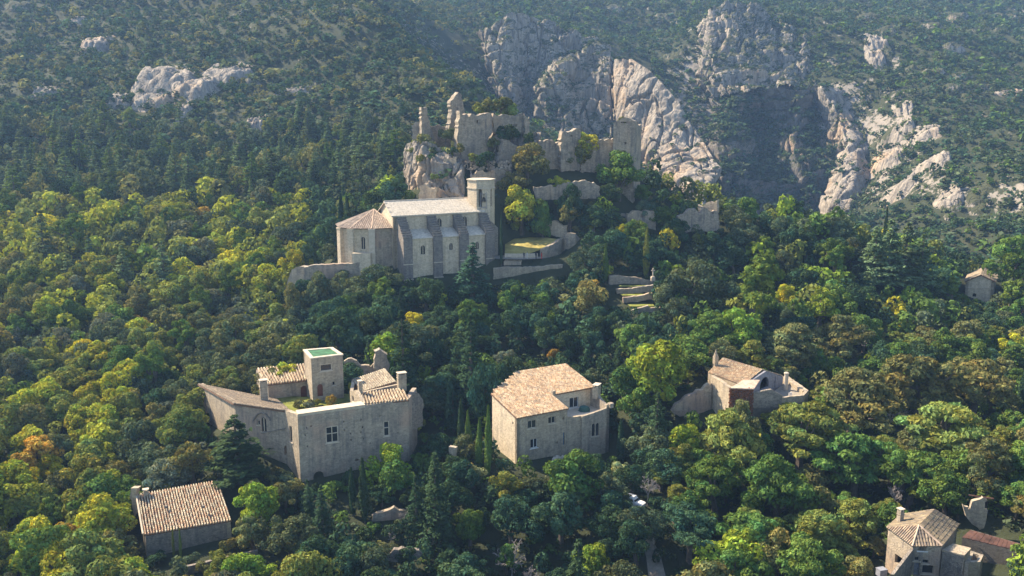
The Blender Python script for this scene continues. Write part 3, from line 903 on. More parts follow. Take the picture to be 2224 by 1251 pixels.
def plan(px, py, D):
    p = P(px, py, D)
    return (p.x, p.y)
class Fr:
    """a building's own axes: u along the front, v away from it"""
    def __init__(s, o, deg):
        s.o = Vector((o[0], o[1], 0))
        t = math.radians(deg)
        s.t = t
        s.u = Vector((math.cos(t), math.sin(t), 0)); s.v = Vector((-math.sin(t), math.cos(t), 0))
    def p(s, u, v, z=0.0):
        q = s.o + s.u * u + s.v * v
        return Vector((q.x, q.y, z))
    def uz(s, px, py, v=0.0):
        return on_wall(px, py, s.p(0, v), s.u, Vector((s.u.y, -s.u.x, 0)))
def ruin(parent, outline_px, D, deg, thick, mat='ruin', holes=(), name='wall', rough=0.26, jag=1.0, label=None):
    """a broken wall: its outline as seen, set on an upright plane through depth D (at the outline's middle), `deg` from square-on"""
    mx = sum(p[0] for p in outline_px) / len(outline_px)
    c = at_depth(mx, D)
    t = math.radians(deg)
    u = Vector((math.cos(t), math.sin(t), 0)); n = Vector((u.y, -u.x, 0))
    pts = [on_wall(px, py, c, u, n) for px, py in outline_px]
    ar = sum(p[0] * q[1] - q[0] * p[1] for p, q in zip(pts, pts[1:] + pts[:1]))
    if ar < 0: pts = pts[::-1]
    fine = []
    for (s0, z0), (s1, z1) in zip(pts, pts[1:] + pts[:1]):
        k = max(1, int(math.hypot(s1 - s0, z1 - z0) / 0.6))
        for i in range(k):
            f = i / k
            j = rough if (i or True) else 0
            fine.append((s0 + (s1 - s0) * f + JIT.uniform(-j, j), z0 + (z1 - z0) * f + JIT.uniform(-j, j)))
    # broken tops: stones missing along the upper edges
    m_ = len(fine)
    lo_, hi_ = min(p[1] for p in fine), max(p[1] for p in fine)
    if jag and hi_ - lo_ > 2.0:
        drop = 0.0
        for i in range(m_):
            if fine[(i + 1) % m_][0] < fine[i - 1][0] - 0.2 and fine[i][1] > lo_ + (hi_ - lo_) * 0.4:
                if JIT.random() < 0.5: drop = JIT.choice([0, 0, 0.25, 0.5, 0.8, 1.2]) * jag
                fine[i] = (fine[i][0], fine[i][1] - drop)
    hs = []
    for (kind, x0, y0, x1, y1) in holes:
        s0, _ = on_wall(x0, (y0 + y1) / 2, c, u, n); s1, _ = on_wall(x1, (y0 + y1) / 2, c, u, n)
        _, z1 = on_wall((x0 + x1) / 2, y0, c, u, n); _, z0 = on_wall((x0 + x1) / 2, y1, c, u, n)
        hs.append(arch_pts(min(s0, s1), max(s0, s1), z0, z1, kind))
    mb = prism(fine, hs, c, u, n, thick, min(0.8, thick * 0.7))
    # weathered relief
    V = np.array(mb.v)
    d = 0.12 * fbm(V[:, 0] / 1.3, V[:, 1] / 1.3, V[:, 2] / 1.3, 5, 3)
    V[:, 0] += n.x * d; V[:, 1] += n.y * d
    mb.v = [tuple(v) for v in V]
    o = mb.build(name, mat, parent)
    if label: o['label'] = label
    return o
def rubble(name, spots, size, mat, label, parent=None, seed=1, cat=None):
    rng = random.Random(seed)
    mb = MB()
    for (x, y, z) in spots:
        s = size * rng.uniform(0.5, 1.4)
        b = len(mb.v)
        ring = []
        for k in range(6):
            a = k / 6 * 6.28 + rng.uniform(-0.3, 0.3)
            ring.append((x + math.cos(a) * s * rng.uniform(0.7, 1.2), y + math.sin(a) * s * rng.uniform(0.7, 1.2), z + rng.uniform(-0.1, 0.1) * s - 0.1))
        top = [(x + (p[0] - x) * 0.6, y + (p[1] - y) * 0.6, z + s * rng.uniform(0.5, 0.9)) for p in ring]
        mb.add(ring + top, [tuple(range(6, 12))] + [(i, (i + 1) % 6, (i + 1) % 6 + 6, i + 6) for i in range(6)])
    o = mb.build(name, mat, parent)
    o['kind'] = 'stuff'
    if label: o['label'] = label
    return o
# ------------------------------------------------------------------ the church
CF = Fr((-26.0, 221.0), 25.0)
def build_church():
    f = CF
    zb, ze, zr, zc, zt = 54.0, 73.5, 76.3, 68.1, 69.9
    T = thing('church', 'pale stone church with slab roof, buttresses, apse and bell tower below the castle', 'church', f.p(11, 5, 57.0))
    q = lambda u, v: xy(f.p(u, v))
    # nave
    UL, UR = -1.2, 23.0
    wall(T, q(UL, 5), q(UR, 5), 60, [(0, ze), (1, ze)], 'plaster', [('point', 949.5, 474.5, 959, 492.5, 'lancet'), ('point', 1005.5, 470, 1014, 491, 'lancet')], 0.8, depth=0.5)
    wall(T, q(UL, 16), q(UL, 5), 56, [(0, ze), (0.5, zr + 0.25), (1, ze)], 'plaster', thick=0.8, label='sunlit gable wall at the apse end')
    wall(T, q(UR, 5), q(UR, 16), 56, [(0, ze), (0.5, zr), (1, ze)], 'wall_grey', thick=0.8)
    wall(T, q(UR, 16), q(UL, 16), 56, [(0, ze), (1, ze)], 'wall_grey', thick=0.8)
    # slab roof, two slopes laid in long courses of stone slabs
    rf = MB()
    for s in (-1, 1):
        e0, e1 = f.p(UL - 0.5, 10.5 + s * 6.0, ze - 0.06), f.p(UR + 0.3, 10.5 + s * 6.0, ze - 0.06)
        r0, r1 = f.p(UL - 0.5, 10.5, zr + 0.18), f.p(UR + 0.3, 10.5, zr + 0.18)
        top = [e0, e1, r1, r0] if s < 0 else [e1, e0, r0, r1]
        rf.hexa([p - Vector((0, 0, 0.22)) for p in top], top)
    R = rf.build('roof', 'slab_roof', T)
    slab = None
    rng = random.Random(5)
    nrow, ncol = 7, 17
    tilt = math.atan2(zr + 0.24 - ze, 6.0)
    for i in range(nrow):
        for j in range(ncol):
            u = UL - 0.3 + (j + 0.5 + (0.25 if i % 2 else -0.25)) * (UR - UL) / ncol
            v = 10.5 - 6.0 + (i + 0.5) * 6.0 / nrow
            z = ze - 0.06 + (v - 4.5) * math.tan(tilt)
            if slab is None:
                w, d, h = (UR - UL) / ncol - 0.06, 6.0 / nrow / math.cos(tilt) + 0.08, 0.07
                vs = [(x * w / 2, y * d / 2, zz * h) for zz in (0, 1) for x, y in ((-1, -1), (1, -1), (1, 1), (-1, 1))]
                me = bpy.data.meshes.new('slab')
                me.from_pydata(vs, [], [(3, 2, 1, 0), (4, 5, 6, 7), (0, 1, 5, 4), (1, 2, 6, 5), (2, 3, 7, 6), (3, 0, 4, 7)])
                me.materials.append(M['slab_roof'])
                slab = me
            o = bpy.data.objects.new('slab', slab)
            COL.objects.link(o)
            o.parent = R
            o.location = f.p(u, v, z + 0.02 + rng.uniform(0, 0.03)) - T.location
            o.rotation_euler = (Matrix.Rotation(f.t, 3, 'Z') @ Matrix.Rotation(tilt + rng.uniform(-0.01, 0.02), 3, 'X')).to_euler()
    rc = MB()
    rc.tube([f.p(UL - 0.5, 10.5, zr + 0.27), f.p(UR + 0.3, 10.5, zr + 0.27)], [0.2, 0.2], 6)
    rc.build('ridge_stone', 'trim', R)
    eb = MB()
    p0, p1 = f.p(UL - 0.3, 4.86, ze - 0.3), f.p(UR, 4.86, ze - 0.3)
    eb.tube([p0, p1], [0.17, 0.17], 4)
    eb.build('cornice', 'trim', T)
    # buttresses with sloping backs, chapels between them
    spans = [(880, 943), (1090, 1150), (1271, 1331), (1450, 1508)]
    us = []
    for x0, x1 in spans:
        px0, px1 = 600 + 0.3147 * x0, 600 + 0.3147 * x1
        us.append((f.uz(px0, 560)[0], f.uz(px1, 560)[0]))
    for k, (u0, u1) in enumerate(us):
        mb = MB()
        q4 = lambda z0, z1, v0, v1: None
        zb0 = 55.0
        # shaft
        mb.hexa([f.p(u0, 0, zb0), f.p(u1, 0, zb0), f.p(u1, 5.2, zb0), f.p(u0, 5.2, zb0)], [f.p(u0, 0, zc + 0.2), f.p(u1, 0, zc + 0.2), f.p(u1, 5.2, zc + 0.2), f.p(u0, 5.2, zc + 0.2)])
        # sloped upper part
        mb.add([f.p(u0, 0, zc + 0.205), f.p(u1, 0, zc + 0.205), f.p(u1, 4.99, zc + 0.205), f.p(u0, 4.99, zc + 0.205), f.p(u0, 4.99, ze - 0.45), f.p(u1, 4.99, ze - 0.45)],
               [(0, 1, 5, 4), (1, 2, 5), (0, 4, 3), (3, 2, 1, 0), (2, 3, 4, 5)])
        b = mb.build('buttress', 'butt', T)
        # stepped coping stones on the slope
        n = 9
        for i in range(n):
            t = (i + 0.5) / n
            v, z = t * 4.95, zc + 0.2 + t * (ze - 0.65 - zc)
            cm = MB()
            cm.box(f.p((u0 + u1) / 2, v, z + 0.10), (u1 - u0 + 0.12 + rng.uniform(-0.05, 0.05), 0.52, 0.26 + rng.uniform(0, 0.08)), f.t)
            cm.build('coping_stone', 'butt', b)
        sb = MB()
        sb.box(f.p((u0 + u1) / 2, -0.02, 62.0), (u1 - u0 + 0.16, 0.16, 0.22), f.t)
        sb.build('string_course', 'trim', b)
        sb = MB(); sb.box(f.p((u0 + u1) / 2, -0.02, 58.2), (u1 - u0 + 0.16, 0.16, 0.22), f.t)
        sb.build('string_course', 'trim', b)
    wins = [[('point', 914, 533, 923.5, 552.5, 'lancet')], [('point', 976, 528, 983.5, 542.5, 'lancet')], [('point', 1033, 525, 1040, 541, 'lancet')]]
    for k in range(3):
        u0, u1 = us[k][1], us[k + 1][0]
        wall(T, q(u0 - 0.02, 0.8), q(u1 + 0.02, 0.8), 55.0, [(0, zc), (1, zc)], 'plaster', wins[k], 0.6, name='chapel_wall', depth=0.42)
        mb = MB()
        top = [f.p(u0, 0.5, zc + 0.12), f.p(u1, 0.5, zc + 0.12), f.p(u1, 4.97, zt), f.p(u0, 4.97, zt)]
        mb.hexa([p - Vector((0, 0, 0.2)) for p in top], top)
        mb.build('chapel_roof', 'slab_roof', T)
        sb = MB()
        sb.box(f.p((u0 + u1) / 2, 0.74, 61.9), (u1 - u0 - 0.02, 0.14, 0.18), f.t)
        sb.build('string_course', 'trim', T)
        sb = MB(); sb.box(f.p((u0 + u1) / 2, 0.74, 58.1), (u1 - u0 - 0.02, 0.14, 0.18), f.t)
        sb.build('string_course', 'trim', T)
    # left end: plain wall with raking top from the nave gable down to the first buttress
    wall(T, q(us[0][0] + 0.05, 5.0), q(us[0][0] + 0.05, 0.1), 55.0, [(0, ze - 0.5), (1, zc + 0.1)], 'plaster', thick=0.4)
    # west end wall beyond the last buttress
    mb = MB()
    uE = us[3][1]
    mb.hexa([f.p(uE, 2.2, 57), f.p(uE + 1.9, 2.2, 57), f.p(uE + 1.9, 12, 57), f.p(uE, 12, 57)], [f.p(uE, 2.2, 71.2), f.p(uE + 1.9, 2.2, 69.4), f.p(uE + 1.9, 12, 69.4), f.p(uE, 12, 71.2)])
    mb.build('west_pier', 'wall_rubble', T)
    # apse: many-sided, with a clay tile roof
    V = [(-28.9, 226.6), (-34.5, 224.6), (-39.4, 225.0), (-42.4, 227.3), (-44.0, 232.5), (-41.0, 238.0), (-35.5, 240.0)]
    za = 70.4
    for k in range(len(V) - 1):
        a, b = V[k + 1], V[k]
        op = []
        if k == 1:
            op = [('point', 785, 514.5, 793, 541, 'lancet')]
        wall(T, a, b, 56.0, [(0, za), (1, za)], 'wall_grey' if k == 0 else 'plaster', op, 0.6, name='apse_wall', depth=0.4)
    for k in (1, 2, 3):
        x, y = V[k]
        d = Vector((x + 36, y - 233, 0)).normalized()
        mb = MB()
        mb.box((x + d.x * 0.25, y + d.y * 0.25, 63.0), (1.3, 1.5, 14.0), math.atan2(d.y, d.x))
        mb.box((x + d.x * 0.25, y + d.y * 0.25, za - 0.2), (1.5, 1.7, 0.35), math.atan2(d.y, d.x))
        mb.build('apse_pier', 'plaster' if k > 1 else 'trim', T)
    apex = Vector((-35.2, 234.0, 74.1))
    cen = Vector((-36, 232.5, 0))
    grow = lambda p: Vector((cen.x + (p[0] - cen.x) * 1.09, cen.y + (p[1] - cen.y) * 1.09, za + 0.05))
    grey = [(0.42, 0.33, 0.25), (0.36, 0.28, 0.21), (0.47, 0.38, 0.29), (0.31, 0.245, 0.19)]
    for k in range(len(V) - 1):
        ap = apex + Vector((0, 0, 0.0))
        e0, e1 = grow(V[k + 1]), grow(V[k])
        tri_roof(T, e0, e1, ap, grey, 0.46, 0.6, 40 + k, name='apse_roof')
    # small lean-to in front of the apse
    wall(T, plan(764, 550, 222.5), plan(804, 550, 222.0), 57, [(0, 64.6), (1, 64.6)], 'plaster', thick=3.0, name='lean_to')
    # bell tower: six-sided, with tall bell openings
    c = f.p(23.6, 8.0)
    R6, zt0, zt1 = 3.55, 62.0, 81.3
    base_ang = math.radians(-90 + 13)          # direction of the face with the bell
    vs = [(c.x + R6 * math.cos(base_ang + math.radians(60 * k - 30)), c.y + R6 * math.sin(base_ang + math.radians(60 * k - 30))) for k in range(6)]
    for k in range(6):
        op = []
        if k == 0:
            op = [('arch', 1033, 410, 1047.5, 450, 'hole')]
        if k == 1:
            op = [('arch', 1062, 409, 1068.5, 449, 'hole')]
        wall(T, vs[k], vs[(k + 1) % 6], zt0, [(0, zt1), (1, zt1)], 'plaster', op, 0.7, name='tower_wall', depth=0.62)
    for zz, rr, hh in ((zt1 + 0.12, R6 + 0.28, 0.24), (79.3, R6 + 0.22, 0.28)):
        mb = MB()
        ring = [(c.x + rr * math.cos(base_ang + math.radians(60 * k - 30)), c.y + rr * math.sin(base_ang + math.radians(60 * k - 30))) for k in range(6)]
        mb.add([(x, y, zz - hh / 2) for x, y in ring] + [(x, y, zz + hh / 2) for x, y in ring], [tuple(range(6, 12)), tuple(range(5, -1, -1))] + [(i, (i + 1) % 6, (i + 1) % 6 + 6, i + 6) for i in range(6)])
        mb.build('tower_cornice', 'trim', T)
    fc = Vector(((vs[0][0] + vs[1][0]) / 2, (vs[0][1] + vs[1][1]) / 2, 0))
    bl = MB()
    bl.lathe((fc.x + 0.12, fc.y - 0.1, 76.0), [(0.62, 0.0), (0.56, 0.12), (0.42, 0.5), (0.36, 0.85), (0.18, 1.05), (0.05, 1.12)], 12)
    bl.lathe((fc.x + 0.12, fc.y - 0.1, 77.1), [(0.06, 0), (0.06, 0.8)], 6)
    bl.build('bell', 'bronze', T, True)
    fm = MB()
    for sx in (-0.72, 0.72):
        d = Vector((math.cos(base_ang + math.pi / 2), math.sin(base_ang + math.pi / 2), 0)) * sx
        fm.box((fc.x + d.x, fc.y + d.y + 0.02, 76.2), (0.14, 0.14, 4.4), base_ang + math.pi / 2)
    fm.box((fc.x, fc.y, 77.9), (1.5, 0.16, 0.16), base_ang + math.pi / 2)
    fm.box((fc.x, fc.y, 74.5), (1.5, 0.16, 0.16), base_ang + math.pi / 2)
    fm.build('bell_frame', 'wood_grey', T)
    rod = MB()
    rod.tube([(c.x - 2.6, c.y + 1, zt1), (c.x - 2.6, c.y + 1, zt1 + 2.2)], [0.09, 0.05], 5)
    rod.build('lightning_rod', 'wood_grey', T)
build_church()

# ------------------------------------------------------------------ the castle ruin on its rock
def z2(x, y): return (860 + 0.26978 * x, 180 + 0.26978 * y)
def zz(pts): return [z2(*p) for p in pts]
def z8(x, y): return (1060 + 0.26978 * x, 440 + 0.26978 * y)
def z8s(pts): return [z8(*p) for p in pts]
def build_castle():
    T = thing('castle_ruin', 'roofless castle ruin with broken walls and square tower on the rock above the church', 'castle', (0, 260, 82))
    def hz(*a): return [(k, *z2(x0, y0), *z2(x1, y1)) for k, x0, y0, x1, y1 in a]
    ruin(T, zz([(130, 330), (165, 318), (200, 310), (205, 400), (205, 520), (132, 520)]), 264, -20, 2.4, 'ruin', label='low broken wall at the far left end')
    ruin(T, zz([(205, 198), (225, 192), (246, 202), (256, 262), (272, 310), (290, 392), (330, 450), (330, 540), (200, 540)]), 262, 28, 1.6, 'ruin', jag=0, label='thin spike of wall left of the pinnacle')
    ruin(T, zz([(270, 345), (345, 335), (420, 330), (440, 400), (440, 520), (270, 520)]), 266, 5, 1.5, 'wall_rubble')
    ruin(T, zz([(440, 140), (462, 128), (478, 102), (502, 80), (524, 88), (534, 140), (556, 222), (556, 420), (500, 470), (425, 440), (428, 330), (446, 300)]), 263, 34, 2.0, 'ruin', hz(('rect', 488, 196, 497, 215)), jag=0, label='tall pinnacle of wall, highest point of the ruin')
    ruin(T, zz([(514, 222), (555, 222), (590, 236), (640, 238), (700, 233), (770, 236), (776, 300), (772, 400), (750, 440), (742, 560), (700, 625), (560, 640), (488, 600), (494, 430)]), 258, 22, 3.0, 'ruin', hz(('rect', 648, 300, 660, 326), ('rect', 540, 330, 546, 338), ('rect', 690, 380, 696, 388)), label='large smooth wall of the main keep')
    ruin(T, zz([(780, 270), (790, 250), (860, 244), (940, 248), (1020, 246), (1026, 300), (1030, 400), (985, 412), (930, 404), (860, 410), (785, 402)]), 262, 14, 2.6, 'ruin', hz(('rect', 940, 335, 975, 352), ('rect', 852, 330, 860, 338)), label='upper block of wall right of the keep')
    ruin(T, zz([(1034, 256), (1050, 250), (1070, 256), (1074, 330), (1080, 430), (1036, 430)]), 262, 10, 1.2, 'ruin')
    ruin(T, zz([(745, 470), (790, 430), (850, 405), (880, 430), (870, 500), (820, 540), (760, 560)]), 261, -30, 1.4, 'wall_cream', label='inner wall fragment catching the sun')
    ruin(T, zz([(870, 430), (930, 470), (1000, 520), (1060, 560), (1060, 680), (820, 660), (840, 560)]), 258, 25, 2.0, 'ruin')
    ruin(T, zz([(985, 540), (1020, 500), (1080, 474), (1160, 458), (1168, 660), (1000, 680)]), 259.5, 16, 1.6, 'ruin')
    ruin(T, zz([(1150, 455), (1230, 462), (1330, 470), (1345, 560), (1350, 730), (1190, 700), (1160, 560)]), 257, 12, 2.2, 'ruin', hz(('rect', 1200, 520, 1206, 528)))
    ruin(T, zz([(1328, 400), (1345, 372), (1400, 366), (1482, 366), (1490, 450), (1486, 700), (1330, 720)]), 256, 18, 2.4, 'ruin', hz(('rect', 1400, 420, 1420, 432)), label='roofless block in the middle of the curtain wall')
    ruin(T, zz([(1486, 468), (1560, 456), (1640, 464), (1755, 452), (1755, 720), (1486, 720)]), 257, 4, 1.6, 'ruin', label='low curtain wall left of the tower')
    # square tower at the right
    a = Vector((*plan(*z2(1750, 400), 254.5), 0)); b = Vector((*plan(*z2(1922, 400), 251.5), 0)); c2_ = Vector((*plan(*z2(1976, 400), 258.5), 0))
    zt = lambda x, y, D: P(*z2(x, y), D).z
    top = [(0, zt(1750, 318, 254.5)), (0.2, zt(1780, 300, 254)), (0.45, zt(1830, 280, 253)), (0.7, zt(1870, 280, 252.4)), (1, zt(1920, 308, 251.5))]
    wall(T, xy(a), xy(b), 66, top, 'ruin', [('rect', *z2(1840, 478), *z2(1856, 494), 'hole'), ('rect', *z2(1815, 545), *z2(1850, 580), 'hole'), ('rect', *z2(1886, 410), *z2(1900, 424), 'hole'), ('rect', *z2(1810, 312), *z2(1868, 326), 'hole')], 1.4, 'tower_wall', 'front of the square tower', 0.14, 0.8)
    wall(T, xy(b), xy(c2_), 66, [(0, top[-1][1]), (0.6, top[-1][1] - 1.2), (1, zt(1975, 332, 258.5))], 'ruin', [], 1.4, 'tower_wall', None, 0.14)
    d4 = a + (c2_ - b)
    wall(T, xy(c2_), xy(d4), 66, [(0, top[-1][1] - 1.8), (0.5, top[2][1] - 0.4), (1, top[0][1] - 0.6)], 'ruin', [], 1.2, 'tower_wall', None, 0.2)
    wall(T, xy(d4), xy(a), 66, [(0, top[0][1] - 0.6), (1, top[0][1])], 'ruin', [], 1.2, 'tower_wall', None, 0.14)
    # lower terrace below the keep
    ruin(T, zz([(610, 712), (650, 700), (720, 694), (800, 690), (802, 1010), (610, 1010)]), 250, 14, 2.0, 'wall_cream', hz(), label='square retaining block right behind the bell tower')
    ruin(T, zz([(800, 690), (850, 694), (900, 688), (932, 668), (930, 1000), (800, 1010)]), 251, 40, 1.6, 'ruin')
    ruin(T, zz([(386, 590), (486, 586), (490, 680), (440, 720), (388, 660)]), 250, -6, 1.4, 'wall_cream', label='small plastered wall set into the rock face')
    ruin(T, zz([(188, 826), (250, 806), (322, 832), (322, 980), (188, 980)]), 244, -14, 1.6, 'wall_cream', hz(), label='square stump of wall left of the bell tower')
    ruin(T, zz([(322, 834), (370, 850), (430, 880), (490, 930), (490, 980), (322, 980)]), 246, 22, 1.2, 'wall_grey')
    rng = random.Random(4)
    sp = []
    for k in range(150):
        x, y = rng.uniform(500, 930), rng.uniform(635, 700)
        h = hit(*z2(x, y))
        p = P(*z2(x, y), 251.5 + (690 - y) * 0.02)
        sp.append(tuple(p))
    rubble('rubble', sp, 0.42, 'ruin', None, T, 3)
    # floor and fallen rock inside the keep, filling the breach
    mb = MB()
    n = 26
    for i in range(n):
        x = 735 + (1165 - 735) * i / (n - 1)
        for j in range(10):
            y = 400 + 28 * j
            p = P(*z2(x, y), 264.5 - j * 0.75 + 1.3 * math.sin(i * 1.7 + j) * 0.6 + rng.uniform(-0.5, 0.5))
            mb.v.append((p.x, p.y, p.z + rng.uniform(-0.25, 0.25)))
    for i in range(n - 1):
        for j in range(9):
            mb.f.append((i * 10 + j, i * 10 + j + 1, (i + 1) * 10 + j + 1, (i + 1) * 10 + j))
    o = mb.build('fallen_masonry', 'wall_rubble', T)
    o['label'] = 'collapsed dark rubble in the breach of the keep'
    # plateau fill behind the walls
    return T
build_castle()
# ------------------------------------------------------------------ the manor with its courtyard
def z3(x, y): return (400 + 0.27972 * x, 730 + 0.27972 * y)
def zat(px, py, D): return P(px, py, D).z
def build_manor():
    T = thing('manor_house', 'fortified stone manor with courtyard, green topped square tower and mullioned windows', 'house', (*plan(700, 1000, 150), 36.5))
    A = plan(649, 960, 147.0); B = plan(888.5, 960, 154.8); R = plan(621.5, 960, 150.8)
    zf = [(0, zat(649, 901, 147.0)), (0.62, zat(797, 880, 151.8)), (0.63, zat(797, 880, 151.8)), (1, zat(888, 868, 154.8))]
    ztop = zf[0][1]
    holes = [(950,713),(940,770),(958,855),(1240,665),(1243,728),(1292,757),(1297,805),(1385,707),(1372,745),(1395,793),(1445,832),(1520,620),(1660,748),(1373,650),(985,700)]
    op = [('rect', *z3(1100, 700), *z3(1196, 826), 'mullion4'), ('rect', *z3(1548, 660), *z3(1592, 776), 'mullion2'), ('arch', *z3(1003, 1050), *z3(1086, 1125), 'hole'), ('rect', *z3(1328, 955), *z3(1356, 970), 'hole')]
    op += [('rect', *z3(x - 5, y - 6), *z3(x + 5, y + 6), 'hole') for x, y in holes]
    wall(T, A, B, 31, zf, 'wall_grey', op, 1.0, 'wall', 'long main facade with weather stains and small square holes', depth=0.55)
    wall(T, R, A, 31, [(0, ztop - 0.5), (1, ztop)], 'wall_cream', [('rect', *z3(818, 700), *z3(838, 820), 'window')], 0.8, 'wall', 'short return wall, sunlit at the top')
    C = plan(905, 860, 163.0)
    wall(T, B, C, 34, [(0, zf[-1][1]), (1, zf[-1][1] - 0.4)], 'wall_grey', [], 0.8)
    # wall-top walk behind the facade
    Av, Bv = Vector((*A, 0)), Vector((*B, 0))
    uF = (Bv - Av).normalized(); nF = Vector((-uF.y, uF.x, 0))
    mb = MB()
    m0 = Av + uF * 0.05; m1 = Av + (Bv - Av) * 0.6
    w = 1.7
    mb.hexa([(m0.x, m0.y, ztop - 0.3), (m1.x, m1.y, ztop - 0.3), (m1.x + nF.x * w, m1.y + nF.y * w, ztop - 0.3), (m0.x + nF.x * w, m0.y + nF.y * w, ztop - 0.3)],
            [(m0.x - nF.x * 0.1, m0.y - nF.y * 0.1, zf[0][1] + 0.16), (m1.x - nF.x * 0.1, m1.y - nF.y * 0.1, zf[1][1] + 0.16), (m1.x + nF.x * w, m1.y + nF.y * w, zf[1][1] + 0.3), (m0.x + nF.x * w, m0.y + nF.y * w, ztop + 0.3)])
    mb.build('wall_coping', 'trim', T)
    # left wing
    Fp = plan(432.5, 838, 170.0); Lp = plan(510.5, 880, 154.5); Q = P(575, 858, 166.0)
    zF, zL, zR = zat(432.5, 834, 170.0), zat(510.5, 875.5, 154.5), zat(638, 894, 150.4)
    wall(T, Fp, Lp, 36, [(0, zF), (1, zL)], 'wall_cream', [('rect', *z3(148, 566), *z3(160, 610), 'window')], 0.8, 'wall', 'sunlit end wall of the left wing')
    Rw = (R[0] + 0.9, R[1] - 0.2)
    wall(T, Lp, Rw, 33, [(0, zL), (1, zR)], 'wall_grey', [('point', *z3(600, 632), *z3(638, 742), 'lancet'), ('rect', *z3(568, 655), *z3(588, 690), 'window'), ('arch', *z3(590, 980), *z3(650, 1085), 'door'), ('arch', *z3(775, 850), *z3(822, 925), 'hole')], 0.7, 'wall', 'shaded front of the left wing with a hood-moulded window')
    # hood mould over the pointed window
    a_, u_, n_, ln_ = wall_frame(Lp, Rw)
    pts = []
    for k in range(11):
        t = k / 10
        x = 538 + (672 - 538) * t
        y = 655 - 62 * math.sin(math.pi * t) ** 0.75 if 0 < t < 1 else 655
        s, z = on_wall(*z3(x, y), a_, u_, n_)
        p = a_ + u_ * s + n_ * 0.12
        pts.append((p.x, p.y, z))
    mb = MB(); mb.tube(pts, [0.13] * 11, 5); mb.build('hood_mould', 'butt', T)
    s0, zz_ = on_wall(*z3(600, 752), a_, u_, n_); s1, zz2 = on_wall(*z3(790, 715), a_, u_, n_)
    p0, p1 = a_ + u_ * s0 + n_ * 0.06, a_ + u_ * s1 + n_ * 0.06
    mb = MB(); mb.tube([(p0.x, p0.y, zz_), (p1.x, p1.y, zz2)], [0.11, 0.11], 4); mb.build('string_course', 'butt', T)
    dull = [(0.30, 0.235, 0.185), (0.26, 0.205, 0.165), (0.34, 0.27, 0.21), (0.22, 0.18, 0.15)]
    e0 = Vector((*Lp, zL + 0.1)) + Vector((-0.2, -0.3, 0)); e1 = Vector((*Rw, zR + 0.1)) + Vector((0.4, -0.3, 0))
    r0 = Vector((*Fp, zF + 0.1)) + Vector((-0.3, 0.1, 0))
    roof(T, e0, e1, Vector((Q.x + 3.2, Q.y - 3.0, Q.z + 0.1)), r0, dull, 0.40, 0.55, 0.2, 3)
    wall(T, (Q.x + 3.0, Q.y - 3.0), (Fp[0] + 0.9, Fp[1] - 0.5), 40, [(0, Q.z - 0.1), (1, zF - 0.1)], 'wall_grey', [], 0.6)
    cb = P(*z3(622, 505), 160.0)
    chimney(T, (cb.x, cb.y, cb.z - 0.6), 4.3, 1.35, 1.0, math.radians(20), 'wall_cream')
    # back wing with tiled roof
    a1 = plan(*z3(652, 420), 164.5); b1 = plan(*z3(980, 420), 168.0)
    zE0, zE1 = zat(*z3(650, 374), 164.5), zat(*z3(972, 338), 168.0)
    wall(T, a1, b1, 44, [(0, zE0), (1, zE1)], 'wall_grey', [('arch', *z3(905, 386), *z3(955, 486), 'door')], 0.6)
    a2 = plan(*z3(560, 300), 170.5)
    zr0, zr1 = zat(*z3(566, 250), 171.5), zat(*z3(930, 215), 175.0)
    wall(T, a2, a1, 42, [(0, zr0 - 0.15), (1, zE0)], 'wall_cream', [], 0.6)
    r0 = P(*z3(562, 250), 171.5); r1 = P(*z3(935, 214), 175.0)
    roof(T, P(*z3(640, 374), 164.0), P(*z3(976, 336), 167.6), r1, r0, [(0.55, 0.44, 0.32), (0.50, 0.37, 0.26), (0.58, 0.49, 0.37), (0.44, 0.33, 0.24)], 0.52, 0.6, 0.2, 5, proud=0.20, cover=0.32, vary=0.5)
    wall(T, plan(935 * 0.27972 + 400, 800, 175.0), a2, 42, [(0, zr1 - 0.2), (1, zr0 - 0.2)], 'wall_grey', [], 0.5)
    # square tower with a green cover on its flat top
    tA, tB, tC, tD = z3(928, 110), z3(1150, 92), z3(1230, 146), z3(985, 176)
    zt = 54.5
    pts = [PZ(*q, zt) for q in (tD, tC, tB, tA)]
    D_, C_, B_, A_ = pts
    wall(T, xy(D_), xy(C_), 44, [(0, zt), (1, zt)], 'wall_cream', [('arch', *z3(1034, 372), *z3(1078, 468), 'door'), ('rect', *z3(1150, 352), *z3(1173, 383), 'window'), ('rect', *z3(1056, 216), *z3(1146, 270), 'stone')], 0.6, 'tower_wall')
    wall(T, xy(A_), xy(D_), 44, [(0, zt), (1, zt)], 'wall_cream', [], 0.6, 'tower_wall')
    wall(T, xy(C_), xy(B_), 44, [(0, zt), (1, zt)], 'wall_grey', [], 0.6, 'tower_wall')
    wall(T, xy(B_), xy(A_), 44, [(0, zt), (1, zt)], 'wall_grey', [], 0.6, 'tower_wall')
    cen = (A_ + B_ + C_ + D_) / 4
    ins = [cen + (p - cen) * 0.80 for p in (D_, C_, B_, A_)]
    out = [cen + (p - cen) * 1.05 for p in (D_, C_, B_, A_)]
    mb = MB()
    for i in range(4):
        j = (i + 1) % 4
        o0, o1, i1, i0 = out[i], out[j], ins[j], ins[i]
        mb.hexa([(p.x, p.y, zt - 0.05) for p in (o0, o1, i1, i0)], [(p.x, p.y, zt + 0.16) for p in (o0, o1, i1, i0)])
    mb.build('parapet', 'trim', T)
    mb = MB()
    mb.hexa([(p.x, p.y, zt - 0.35) for p in ins], [(p.x, p.y, zt + 0.05) for p in ins])
    mb.build('tower_top', 'green_cover', T)['label'] = 'bright green cover on the tower top'
